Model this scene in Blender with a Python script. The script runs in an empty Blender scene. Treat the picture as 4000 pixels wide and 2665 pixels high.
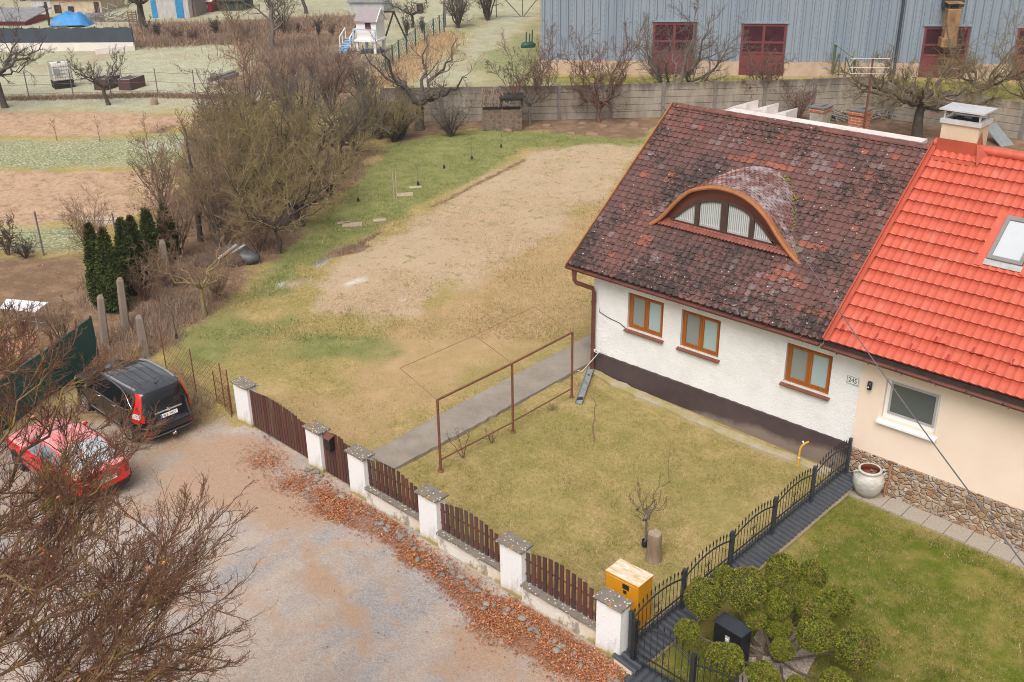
import bpy, math, random
import numpy as np
from mathutils import Matrix, Vector
from mathutils.bvhtree import BVHTree
C = bpy.context.scene.collection
S = bpy.context.scene
RAD = math.radians
# ------------------------------------------------------------------ camera
FPX, PIT, ROL, AZ, CH = 4077.0, RAD(25.265), RAD(0.833), RAD(-47.35), 14.0
def _axes():
    cp, sp = math.cos(PIT), math.sin(PIT)
    rt = np.array([1, 0, 0.]); fw = np.array([0, cp, -sp]); dn = np.array([0, -sp, -cp])
    c, s = math.cos(ROL), math.sin(ROL)
    R = np.array([c*rt+s*dn, -s*rt+c*dn, fw])
    U = np.array([math.sin(AZ), math.cos(AZ), 0]); W = np.array([math.cos(AZ), -math.sin(AZ), 0])
    B = np.array([-U, W, [0, 0, 1.]])
    return R @ B.T                      # rows: right, down, forward in world axes
RM = _axes()
O = np.array([0, 0, CH])
cam_d = bpy.data.cameras.new('camera'); cam = bpy.data.objects.new('camera', cam_d); C.objects.link(cam)
M4 = Matrix.Identity(4)
for i in range(3):
    M4[i][0] = RM[0][i]; M4[i][1] = -RM[1][i]; M4[i][2] = -RM[2][i]; M4[i][3] = O[i]
cam.matrix_world = M4
cam_d.sensor_width = 36; cam_d.lens = 36*FPX/4000; cam_d.clip_start = .1; cam_d.clip_end = 4000
S.camera = cam
# ------------------------------------------------------------------ sky, sun, exposure
SUN = Vector((.30, -.62, .95)).normalized()
wd = bpy.data.worlds.new('World'); S.world = wd; wd.use_nodes = True
nt = wd.node_tree; bg = nt.nodes['Background']
sk = nt.nodes.new('ShaderNodeTexSky'); sk.sky_type = 'NISHITA'; sk.sun_disc = False
sk.sun_elevation = math.asin(SUN.z); sk.sun_rotation = math.atan2(SUN.x, SUN.y)
sk.air_density = 1.0; sk.dust_density = 4.0; sk.ozone_density = 1.0
hs = nt.nodes.new('ShaderNodeHueSaturation'); hs.inputs['Saturation'].default_value = .12
nt.links.new(sk.outputs[0], hs.inputs['Color']); nt.links.new(hs.outputs[0], bg.inputs[0])
bg.inputs[1].default_value = .115
sd = bpy.data.lights.new('sun', 'SUN'); sd.energy = 1.9; sd.angle = RAD(40); sd.color = (1, .955, .92)
so = bpy.data.objects.new('sun', sd); C.objects.link(so); so.location = (0, 0, 60)
so.rotation_euler = SUN.to_track_quat('Z', 'Y').to_euler()
S.view_settings.view_transform = 'Standard'; S.view_settings.look = 'None'
S.view_settings.gamma = 1; S.view_settings.exposure = 0.50
S.cycles.max_bounces = 5; S.cycles.diffuse_bounces = 2; S.cycles.glossy_bounces = 2; S.cycles.transmission_bounces = 3
S.cycles.transparent_max_bounces = 6; S.cycles.use_denoising = True; S.cycles.denoising_prefilter = 'NONE'; S.cycles.filter_width = 1.0
# ------------------------------------------------------------------ places: a point of the photograph's ground, or of a plane
def gz(x, y=0):
    t = np.clip((x+8.86)/.3, 0, 1)
    return -.028*(np.clip(x, -26, 4)+13.5)-.15*t*t*(3-2*t)
def ray(px, py):
    d = np.array([(px-2000)/FPX, (py-1332.5)/FPX, 1.]); return RM.T @ d
def at(px, py, h=0.):
    """ground point (h metres above the ground) seen at pixel px,py of the 4000 px wide photograph"""
    d = ray(px, py); z = h
    for _ in range(8):
        t = (z-CH)/d[2]; P = O+t*d; z = float(gz(P[0]))+h
    return np.array([P[0], P[1], z])
def onp(ax, val, px, py):
    d = ray(px, py); return O+d*((val-O[ax])/d[ax])
def zc(c, r, x, y): return (c*1000+x*.42481, r*666+y*.42481)
def hgt(P, py):
    """height above the ground of the vertical through P at image row py"""
    lo, hi = -5, 30
    for _ in range(40):
        m = (lo+hi)/2; q = RM @ (np.array([P[0], P[1], m])-O)
        if q[1]/q[2]*FPX+1332.5 > py: lo = m
        else: hi = m
    return m-P[2]
VW = RAD(42.65)        # yaw of the view: local x to the right of the view, local y away
# ------------------------------------------------------------------ numpy value noise
_rs = np.random.RandomState(5); _T = _rs.rand(256, 256)
def vn(x, y, s=1., o=0):
    x = np.asarray(x)*s+o*17.3+1000; y = np.asarray(y)*s+o*9.1+1000
    xi = np.floor(x).astype(int); yi = np.floor(y).astype(int); fx = x-xi; fy = y-yi
    fx = fx*fx*(3-2*fx); fy = fy*fy*(3-2*fy)
    a = _T[xi % 256, yi % 256]; b = _T[(xi+1) % 256, yi % 256]; c = _T[xi % 256, (yi+1) % 256]; d = _T[(xi+1) % 256, (yi+1) % 256]
    return (a*(1-fx)+b*fx)*(1-fy)+(c*(1-fx)+d*fx)*fy
def fbm(x, y, s=1., o=0, n=4):
    r = 0; a = .5
    for i in range(n): r = r+a*vn(x, y, s*2**i, o+i*3); a *= .5
    return r/(1-.5**n)
# ------------------------------------------------------------------ materials
class NT:
    def __init__(s, name):
        s.m = bpy.data.materials.new(name); s.m.use_nodes = True; s.t = s.m.node_tree; s.b = s.t.nodes['Principled BSDF']
        s._c = None
    def n(s, ty, **k):
        o = s.t.nodes.new('ShaderNode'+ty)
        for a, v in k.items(): setattr(o, a, v)
        return o
    def L(s, a, b): s.t.links.new(a, b)
    def co(s):
        if s._c is None: s._c = s.n('TexCoord').outputs['Object']
        return s._c
    def _in(s, sock, v):
        if isinstance(v, (int, float)): sock.default_value = v
        elif isinstance(v, tuple): sock.default_value = v if len(v) == 4 or sock.type == 'VECTOR' else (*v, 1)
        else: s.L(v, sock)
    def map(s, sc=(1, 1, 1), rot=(0, 0, 0), v=None):
        o = s.n('Mapping'); s.L(v or s.co(), o.inputs[0]); o.inputs['Scale'].default_value = sc; o.inputs['Rotation'].default_value = rot
        return o.outputs[0]
    def noise(s, sc, det=4, rough=.55, v=None, dist=0., col=False):
        o = s.n('TexNoise'); s.L(v or s.co(), o.inputs['Vector']); o.inputs['Scale'].default_value = sc
        o.inputs['Detail'].default_value = det; o.inputs['Roughness'].default_value = rough; o.inputs['Distortion'].default_value = dist
        return o.outputs[1 if col else 0]
    def vor(s, sc, feat='F1', v=None, out=0, rnd=1.):
        o = s.n('TexVoronoi', feature=feat); s.L(v or s.co(), o.inputs['Vector']); o.inputs['Scale'].default_value = sc
        o.inputs['Randomness'].default_value = rnd
        return o.outputs[out]
    def ramp(s, f, st):
        o = s.n('ValToRGB'); s.L(f, o.inputs[0]); e = o.color_ramp.elements
        while len(e) < len(st): e.new(.5)
        for x, (p, c) in zip(e, st):
            x.position = p; x.color = (c, c, c, 1) if isinstance(c, (int, float)) else (*c, 1)
        return o.outputs[0]
    def mix(s, f, a, b, mode='MIX'):
        o = s.n('Mix', data_type='RGBA', blend_type=mode); s._in(o.inputs[0], f); s._in(o.inputs[6], a); s._in(o.inputs[7], b)
        return o.outputs[2]
    def ma(s, op, a, b=0., c=None, clamp=False):
        o = s.n('Math', operation=op, use_clamp=clamp); s._in(o.inputs[0], a); s._in(o.inputs[1], b)
        if c is not None: s._in(o.inputs[2], c)
        return o.outputs[0]
    def attr(s, name, out=0): return s.n('Attribute', attribute_name=name).outputs[out]
    def sep(s, c):
        o = s.n('SeparateColor'); s.L(c, o.inputs[0]); return o.outputs
    def xyz(s, v=None):
        o = s.n('SeparateXYZ'); s.L(v or s.co(), o.inputs[0]); return o.outputs
    def done(s, col, rough=.7, bump=None, bs=.3, bd=.02, metal=0., spec=None):
        s._in(s.b.inputs['Base Color'], col); s._in(s.b.inputs['Roughness'], rough); s.b.inputs['Metallic'].default_value = metal
        if spec is not None: s.b.inputs['Specular IOR Level'].default_value = spec
        if bump is not None:
            o = s.n('Bump'); o.inputs['Strength'].default_value = bs; o.inputs['Distance'].default_value = bd
            s.L(bump, o.inputs['Height']); s.L(o.outputs[0], s.b.inputs['Normal'])
        return s.m
def sc3(c, k): return tuple(min(1, x*k) for x in c)
def simple(name, c, rough=.6, var=.25, sc=6., bs=.15, bd=.01, metal=0., c2=None, fine=60., streak=None, spec=None):
    """a plain surface with soft large-scale and fine-scale variation"""
    m = NT(name); v = m.map(streak) if streak else None
    n1 = m.noise(sc, 5, .6, v); n2 = m.noise(fine, 3, .6, v)
    c2 = c2 or sc3(c, 1-var*1.5)
    col = m.mix(m.ramp(n1, [(.35, 0.), (.7, 1.)]), c, c2)
    col = m.mix(m.ma('MULTIPLY', n2, var), col, sc3(c, .45))
    return m.done(col, rough, m.ma('ADD', n1, n2), bs, bd, metal, spec)
# ------------------------------------------------------------------ meshes
def mesh_np(name, V, F, mat=None, matidx=None, smooth=False, cols=None):
    """V (n,3); F list of (m,k) int arrays"""
    me = bpy.data.meshes.new(name)
    V = np.ascontiguousarray(V, dtype=np.float32)
    Fs = [np.asarray(f, dtype=np.int32) for f in F if len(f)]
    me.vertices.add(len(V)); me.vertices.foreach_set('co', V.ravel())
    idx = np.concatenate([f.ravel() for f in Fs]); tot = np.concatenate([np.full(len(f), f.shape[1], np.int32) for f in Fs])
    st = np.concatenate([[0], np.cumsum(tot)[:-1]]).astype(np.int32)
    me.loops.add(len(idx)); me.loops.foreach_set('vertex_index', idx)
    me.polygons.add(len(tot)); me.polygons.foreach_set('loop_start', st); me.polygons.foreach_set('loop_total', tot)
    if smooth: me.polygons.foreach_set('use_smooth', np.ones(len(tot), bool))
    for m in (mat if isinstance(mat, (list, tuple)) else [mat] if mat else []): me.materials.append(m)
    if matidx is not None: me.polygons.foreach_set('material_index', np.asarray(matidx, np.int32))
    for nm, (dom, arr) in (cols or {}).items():
        a = me.attributes.new(nm, 'FLOAT_COLOR', dom); arr = np.asarray(arr, np.float32)
        if arr.shape[1] == 3: arr = np.c_[arr, np.ones(len(arr), np.float32)]
        a.data.foreach_set('color', np.ascontiguousarray(arr).ravel())
    me.update(calc_edges=True); me.validate()
    return me
class MB:
    """collects shapes (world or local coordinates) and links them as ONE mesh object"""
    def __init__(s): s.v = []; s.f = []; s.m = []; s.c = []; s.sm = []
    def add(s, vs, fs, mat=0, col=(.5, .5, .5), smooth=False):
        b = len(s.v); s.v += [tuple(map(float, v)) for v in vs]
        for f in fs: s.f.append(tuple(b+i for i in f)); s.m.append(mat); s.c.append(col); s.sm.append(smooth)
        return s
    def box(s, x0, x1, y0, y1, z0, z1, mat=0, col=(.5, .5, .5), b=0.):
        """box; b bevels the vertical and top edges"""
        if b:
            q = [(x0+b, y0), (x1-b, y0), (x1, y0+b), (x1, y1-b), (x1-b, y1), (x0+b, y1), (x0, y1-b), (x0, y0+b)]
            i = [(x0+b, y0+b), (x1-b, y0+b), (x1-b, y0+b), (x1-b, y1-b), (x1-b, y1-b), (x0+b, y1-b), (x0+b, y1-b), (x0+b, y0+b)]
            V = [(x, y, z0) for x, y in q]+[(x, y, z1-b) for x, y in q]+[(x*.5+X*.5, y*.5+Y*.5, z1) for (x, y), (X, Y) in zip(q, i)]
            F = [(k, (k+1) % 8, 8+(k+1) % 8, 8+k) for k in range(8)]+[(8+k, 8+(k+1) % 8, 16+(k+1) % 8, 16+k) for k in range(8)]
            F += [tuple(range(16, 24)), tuple(range(7, -1, -1))]
            return s.add(V, F, mat, col)
        V = [(x0, y0, z0), (x1, y0, z0), (x1, y1, z0), (x0, y1, z0), (x0, y0, z1), (x1, y0, z1), (x1, y1, z1), (x0, y1, z1)]
        return s.add(V, [(3, 2, 1, 0), (4, 5, 6, 7), (0, 1, 5, 4), (1, 2, 6, 5), (2, 3, 7, 6), (3, 0, 4, 7)], mat, col)
    def obox(s, c, ax, ay, az, hx, hy, hz, mat=0, col=(.5, .5, .5)):
        """box with centre c, unit axes and half sizes"""
        c, ax, ay, az = [np.array(q, float) for q in (c, ax, ay, az)]
        V = [c+sx*hx*ax+sy*hy*ay+sz*hz*az for sz in (-1, 1) for sx, sy in ((-1, -1), (1, -1), (1, 1), (-1, 1))]
        return s.add(V, [(3, 2, 1, 0), (4, 5, 6, 7), (0, 1, 5, 4), (1, 2, 6, 5), (2, 3, 7, 6), (3, 0, 4, 7)], mat, col)
    def bar(s, p, q, w, h, mat=0, col=(.5, .5, .5)):
        """rectangular bar from p to q, w across, h in the upright sense"""
        p, q = np.array(p, float), np.array(q, float); d = q-p; L = np.linalg.norm(d); d /= L
        up = np.array([0, 0, 1.]) if abs(d[2]) < .95 else np.array([0, 1., 0])
        sd_ = np.cross(d, up); sd_ /= np.linalg.norm(sd_); u = np.cross(sd_, d)
        return s.obox((p+q)/2, d, sd_, u, L/2, w/2, h/2, mat, col)
    def tube(s, pts, r, n=8, mat=0, col=(.5, .5, .5), cap=True, smooth=True):
        P = np.array(pts, float); k = len(P); R = np.full(k, r, float) if np.isscalar(r) else np.array(r, float)
        T = np.gradient(P, axis=0); T /= np.linalg.norm(T, axis=1)[:, None]+1e-9
        ref = np.array([0, 0, 1.]) if abs(T.mean(0)[2]) < .8 else np.array([1., 0, 0])
        V = []
        for i in range(k):
            a = np.cross(T[i], ref); a /= np.linalg.norm(a)+1e-9; b = np.cross(T[i], a)
            for j in range(n):
                t = 2*math.pi*j/n; V.append(P[i]+R[i]*(math.cos(t)*a+math.sin(t)*b))
        F = [(i*n+j, i*n+(j+1) % n, (i+1)*n+(j+1) % n, (i+1)*n+j) for i in range(k-1) for j in range(n)]
        s.add(V, F, mat, col, smooth)
        if cap: s.add(V[:n], [tuple(range(n-1, -1, -1))], mat, col); s.add(V[-n:], [tuple(range(n))], mat, col)
        return s
    def lathe(s, prof, c=(0, 0, 0), n=24, mat=0, col=(.5, .5, .5), ax='z', smooth=True):
        V = []
        for r, h in prof:
            for j in range(n):
                t = 2*math.pi*j/n; u, w = r*math.cos(t), r*math.sin(t)
                V.append((c[0]+u, c[1]+w, c[2]+h) if ax == 'z' else (c[0]+u, c[1]+h, c[2]+w) if ax == 'y' else (c[0]+h, c[1]+u, c[2]+w))
        k = len(prof)
        return s.add(V, [(i*n+j, i*n+(j+1) % n, (i+1)*n+(j+1) % n, (i+1)*n+j) for i in range(k-1) for j in range(n)], mat, col, smooth)
    def prism(s, poly, ax, a, b, mat=0, col=(.5, .5, .5)):
        """polygon extruded along axis ax from a to b; poly is in the two other axes in order"""
        def P(u, w, h): return (h, u, w) if ax == 0 else (u, h, w) if ax == 1 else (u, w, h)
        n = len(poly); V = [P(u, w, a) for u, w in poly]+[P(u, w, b) for u, w in poly]
        return s.add(V, [tuple(range(n)), tuple(range(2*n-1, n-1, -1))]+[(j, n+j, n+(j+1) % n, (j+1) % n) for j in range(n)], mat, col)
    def blob(s, c, r, seed=0, mat=0, col=(.5, .5, .5), n=9, k=.25, flat=1.):
        """uneven rounded lump"""
        rng = random.Random(seed); V = []; ph = [rng.uniform(0, 6.28) for _ in range(6)]
        for i in range(n+1):
            a = math.pi*i/n
            for j in range(2*n):
                b = math.pi*j/n
                q = 1+k*(math.sin(2*b+ph[0])*math.sin(a)+.7*math.sin(3*b+2*a+ph[1])*math.sin(a)+.6*math.cos(3*a+ph[2]))*.6
                V.append((c[0]+r[0]*q*math.sin(a)*math.cos(b), c[1]+r[1]*q*math.sin(a)*math.sin(b), c[2]+r[2]*q*math.cos(a)*flat))
        m_ = 2*n
        return s.add(V, [(i*m_+j, (i+1)*m_+j, (i+1)*m_+(j+1) % m_, i*m_+(j+1) % m_) for i in range(n) for j in range(m_)], mat, col, True)
    def mesh(s, name, mats, M=None):
        V = np.array(s.v, np.float32)
        if M is not None:
            A = np.array(M); V = V @ A[:3, :3].T+A[:3, 3]
        me = bpy.data.meshes.new(name); me.from_pydata(V.tolist(), [], s.f)
        for m in (mats if isinstance(mats, (list, tuple)) else [mats]): me.materials.append(m)
        me.polygons.foreach_set('material_index', s.m); me.polygons.foreach_set('use_smooth', s.sm)
        a = me.attributes.new('tint', 'FLOAT_COLOR', 'FACE')
        a.data.foreach_set('color', np.c_[np.array(s.c, np.float32), np.ones(len(s.c), np.float32)].ravel())
        me.update(); return me
    def build(s, name, mats, parent=None, world=True, loc=None, rz=0.):
        """parent: world coordinates are brought into the parent's space. Without parent: origin moves to the base of the mesh"""
        M = None
        if parent is not None and world: M = root_mat(parent).inverted()
        if parent is None and world:
            V = np.array(s.v); c = (V.min(0)+V.max(0))/2; loc = (c[0], c[1], V[:, 2].min()); M = Matrix.Translation(loc).inverted()
        o = bpy.data.objects.new(name, s.mesh(name, mats, M)); C.objects.link(o)
        if parent is not None: o.parent = parent
        else: o.location = tuple(map(float, loc)) if loc is not None else (0, 0, 0); o.rotation_euler = (0, 0, rz)
        return o
def root_mat(p):
    M = Matrix.Translation(p.location) @ p.rotation_euler.to_matrix().to_4x4()
    return root_mat(p.parent) @ M if p.parent else M
def tag(o, label=None, cat=None, group=None, kind=None):
    for k, v in (('label', label), ('category', cat), ('group', group), ('kind', kind)):
        if v: o[k] = v
    return o
def thing(name, label, cat, loc=(0, 0, 0), rz=0., group=None):
    o = bpy.data.objects.new(name, None); C.objects.link(o); o.empty_display_size = .2
    o.location = tuple(map(float, loc)); o.rotation_euler = (0, 0, rz)
    return tag(o, label, cat, group)
def ob(name, me, parent=None, loc=(0, 0, 0), rz=0.):
    o = bpy.data.objects.new(name, me); C.objects.link(o); o.location = tuple(map(float, loc)); o.rotation_euler = (0, 0, rz)
    if parent is not None: o.parent = parent
    return o
def dup(root, loc, rz=0., label=None, group=None, scale=1.):
    def cp(o, par):
        c = o.copy(); C.objects.link(c)
        if par: c.parent = par
        for ch in list(o.children): cp(ch, c)
        return c
    r = cp(root, None); r.location = tuple(map(float, loc)); r.rotation_euler = (0, 0, rz)
    r.scale = (scale,)*3 if np.isscalar(scale) else scale
    return tag(r, label, None, group)
_dg = None
def text_mesh(name, txt, size, mat, parent, loc, rot, ex=.002, sx=1.):
    cu = bpy.data.curves.new('letters', 'FONT'); cu.body = txt; cu.size = size; cu.extrude = ex; cu.align_x = 'CENTER'; cu.align_y = 'CENTER'
    t = bpy.data.objects.new('letters', cu); C.objects.link(t); bpy.context.view_layer.update()
    me = bpy.data.meshes.new_from_object(t.evaluated_get(bpy.context.evaluated_depsgraph_get())); bpy.data.objects.remove(t); bpy.data.curves.remove(cu)
    me.materials.clear(); me.materials.append(mat)
    o = bpy.data.objects.new(name, me); C.objects.link(o); o.parent = parent; o.location = loc; o.rotation_euler = rot; o.scale = (sx, 1, 1)
    return o
def lerp(a, b, t): return np.array(a)*(1-t)+np.array(b)*t
# ------------------------------------------------------------------ ground
def poly(px): return np.array([at(x, y)[:2] for x, y in px])
def sdist(P, x, y):
    """signed distance to a polygon, positive inside"""
    d = np.full(x.shape, 1e9); ins = np.zeros(x.shape, bool); n = len(P)
    for i in range(n):
        a, b = P[i], P[(i+1) % n]; e = b-a
        t = np.clip(((x-a[0])*e[0]+(y-a[1])*e[1])/(e@e+1e-9), 0, 1)
        d = np.minimum(d, np.hypot(x-a[0]-t*e[0], y-a[1]-t*e[1]))
        with np.errstate(divide='ignore', invalid='ignore'):
            ins ^= ((a[1] > y) != (b[1] > y)) & (x < e[0]*(y-a[1])/(e[1] if e[1] else 1e-9)+a[0])
    return np.where(ins, d, -d)
ZP = {
 'straw': [(2050, 598), (1900, 690), (1610, 853), (1440, 975), (1250, 1060), (1190, 1130), (1290, 1215), (1450, 1295), (1600, 1225), (1850, 1085), (2215, 860), (2440, 660), (2530, 575), (2300, 570)],
 'green': [(1500, 590), (1760, 515), (2060, 500), (2520, 545), (2490, 575), (2050, 590), (1600, 838), (1300, 1000), (1080, 1170), (930, 1170), (1050, 1000), (1250, 830)],
 'green2': [(640, 1300), (930, 1190), (1200, 1290), (1500, 1290), (1650, 1400), (1400, 1420), (1050, 1340), (800, 1480), (640, 1430)],
 'soil': [(880, 430), (1300, 560), (1480, 600), (1250, 830), (1180, 920), (1060, 1010), (930, 1150), (760, 1260), (560, 1400), (380, 1300), (540, 1000), (640, 800), (760, 480)],
 'soil2': [(1500, 440), (2620, 455), (2480, 545), (2250, 520), (1850, 500), (1500, 560)],
 'soil3': [(2650, 420), (4200, 520), (4200, 760), (3500, 700), (2600, 560)],
 'soil4': [(-300, 1050), (330, 980), (560, 1100), (640, 1500), (300, 1560), (-300, 1600)],
 'soil5': [(520, 92), (1000, 76), (1420, 52), (1420, 112), (1250, 250), (1480, 300), (1400, 420), (820, 340), (1000, 230), (1000, 172), (520, 178)],
 'road': [(640, 1620), (780, 1640), (890, 1610), (985, 1690), (1260, 1880), (1400, 1985), (1700, 2180), (1990, 2370), (2420, 2640), (2700, 2850), (2700, 3600), (-2600, 3600), (-2600, 1760), (-300, 1790), (330, 1640)],
 'plough': [(-900, 432), (430, 440), (700, 452), (800, 468), (600, 508), (420, 528), (-900, 540)],
 'plough2': [(-900, 672), (640, 668), (700, 730), (640, 800), (420, 870), (-900, 872)],
 'frost': [(-900, 550), (420, 545), (760, 520), (760, 600), (640, 655), (-900, 660)],
 'frost2': [(-900, 270), (300, 250), (500, 200), (900, 190), (1000, 270), (900, 430), (-900, 420)],
 'frost3': [(-300, 885), (300, 885), (420, 980), (-300, 990)],
 'litter': [(1270, 1935), (1330, 1950), (1400, 1975), (1700, 2165), (1990, 2355), (2440, 2640), (2600, 2760), (2400, 2760), (2080, 2560), (1800, 2380), (1520, 2160), (1300, 2010)],
 'olive': [(2420, 2600), (3045, 2190), (3280, 1920), (4000, 2230), (4500, 2430), (4500, 3600), (2700, 3600)],
 'yard': [(1560, 1850), (2290, 1445), (2800, 1640), (3310, 1815), (2480, 2430)],
 'tan': [(2440, 680), (2215, 870), (1850, 1100), (1500, 1300), (1300, 1560), (1100, 1540), (1300, 1720), (1500, 1700), (2000, 1400), (2250, 1250)],
 'pale': [(-2500, -200), (1000, -200), (2111, -200), (2111, 340), (1400, 330), (800, 440), (-900, 432), (-2500, 400)],
 'slope': [(1830, 250), (2111, 70), (2111, 345), (1960, 330), (1760, 200), (1900, 60), (1700, 130)],
 'verge': [(2111, 330), (2111, 300), (2700, 300), (4300, 340), (4300, 420), (2700, 335)],
 'brown': [(480, 1500), (700, 1420), (900, 1560), (960, 1650), (860, 1720), (640, 1960), (540, 2050), (200, 2200), (-600, 2100), (-600, 1700)],
 'dirt': [(640, 1660), (1000, 1710), (1300, 2010), (1500, 2190), (1800, 2410), (2080, 2600), (2300, 2760), (1950, 2760), (1560, 2420), (1250, 2120), (900, 2000), (620, 2000)],
 'dirt2': [(1080, 2080), (1250, 2120), (1500, 2480), (1420, 2520), (1150, 2240)],
 'patio': [(-300, 1262), (60, 1262), (150, 1300), (40, 1370), (-300, 1400)],
 'snow': [(1340, 1110), (1400, 1085), (1430, 1095), (1360, 1120)], 'snow2': [(1555, 1172), (1580, 1160), (1588, 1172), (1562, 1182)],
 'snow3': [(1380, 1098), (1425, 1082), (1420, 1095)], 'snow4': [(1228, 1038), (1270, 1012), (1300, 1005), (1240, 1046)], 'snow5': [(1085, 1110), (1105, 1100), (1100, 1115)],
 'mud': [(1275, 1010), (1300, 975), (1400, 950), (1440, 962), (1380, 990), (1290, 1015)], 'mud2': [(560, 505), (700, 470), (760, 460), (700, 500), (600, 520)],
 'snow6': [(320, 862), (420, 850), (470, 862), (400, 872)], 'snow7': [(520, 560), (760, 545), (760, 580), (560, 600)],
}
ZW = {k: poly(v) for k, v in ZP.items()}
TR0 = [(2055, 620), (1960, 670), (1830, 735), (1720, 790), (1600, 850), (1500, 900), (1400, 955), (1310, 990), (1240, 1035)]
TR = [at(*p) for p in TR0]
def zone(k, x, y, w=.4, wob=.5):
    s_ = sdist(ZW[k], x, y)+(fbm(x, y, .8, 3, 3)-.5)*2*wob
    t = np.clip(s_/(2*w)+.5, 0, 1); return t*t*(3-2*t)
def weights(x, y):
    z = lambda k, w=.4, wob=.5: zone(k, x, y, w, wob)
    straw = z('straw', .9, 1.1); green = np.maximum(z('green', .9, 1.), .75*z('green2', 1., 1.)); green = np.maximum.reduce([green, .75*z('slope', 1.5, 1.5), .75*z('frost', .5), .75*z('frost3', .6), .45*z('soil4', .8, 1.)])
    soil = np.maximum.reduce([z('soil', .9, 1.), z('soil2', .5, .6), z('soil3', .5), .68*z('soil4', .8, 1.), .68*z('soil5', 1.5, 1.5), z('mud', .2, .25), .8*z('mud2', .6, .5)])
    road = z('road', .55, .7); fy_ = 12.65+(-9-x)*.3/12.5; road = np.where((y < fy_+.15) & (y > 8) & (x > -21.7) & (x < -8.9), 1., road); pl = np.maximum(z('plough', .6, .5), z('plough2', .5, .4))
    fr = np.maximum.reduce([z('frost', .5), .9*z('frost2', 3, 2), .5*z('pale', 2, 2), .9*z('frost3', .6)])
    sn = np.maximum.reduce([z(k, .12, .12) for k in ('snow', 'snow2', 'snow3', 'snow4', 'snow5')]+[.5*z('snow6', .3, .3), .3*z('snow7', .8, .6)])*.6
    lit = z('litter', .35, .35); ol = np.maximum.reduce([z('olive', .5), .20*z('yard', .6), .8*z('verge', .6)]); tan = z('tan', .9, .9); soil = np.maximum(soil, .60*z('brown', .9, .9)); road = road*(1-.45*z('brown', 1., .9))
    tr = np.full(x.shape, 1e9)
    for a, b in zip(TR[:-1], TR[1:]):
        e = (b-a)[:2]; t = np.clip(((x-a[0])*e[0]+(y-a[1])*e[1])/(e@e), 0, 1)
        tr = np.minimum(tr, np.hypot(x-a[0]-t*e[0], y-a[1]-t*e[1]))
    trench = np.clip(1-tr/.16, 0, 1)*(np.clip(fbm(x, y, .5, 8)*3-.75, 0, 1))
    soil = np.maximum(soil, np.clip(trench*2, 0, 1))
    return dict(pale=np.maximum.reduce([.9*z('pale', 2., 2.)*(1-z('slope', 1.5, 1.5)), .85*z('dirt', .9, 1.2), .8*z('dirt2', .5, .6)]), straw=straw*(1-soil), green=green, soil=soil, road=road, plough=pl, frost=fr, snow=sn, lit=lit, olive=ol, tan=tan, trench=trench, patio=z('patio', .05, .02))
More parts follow.
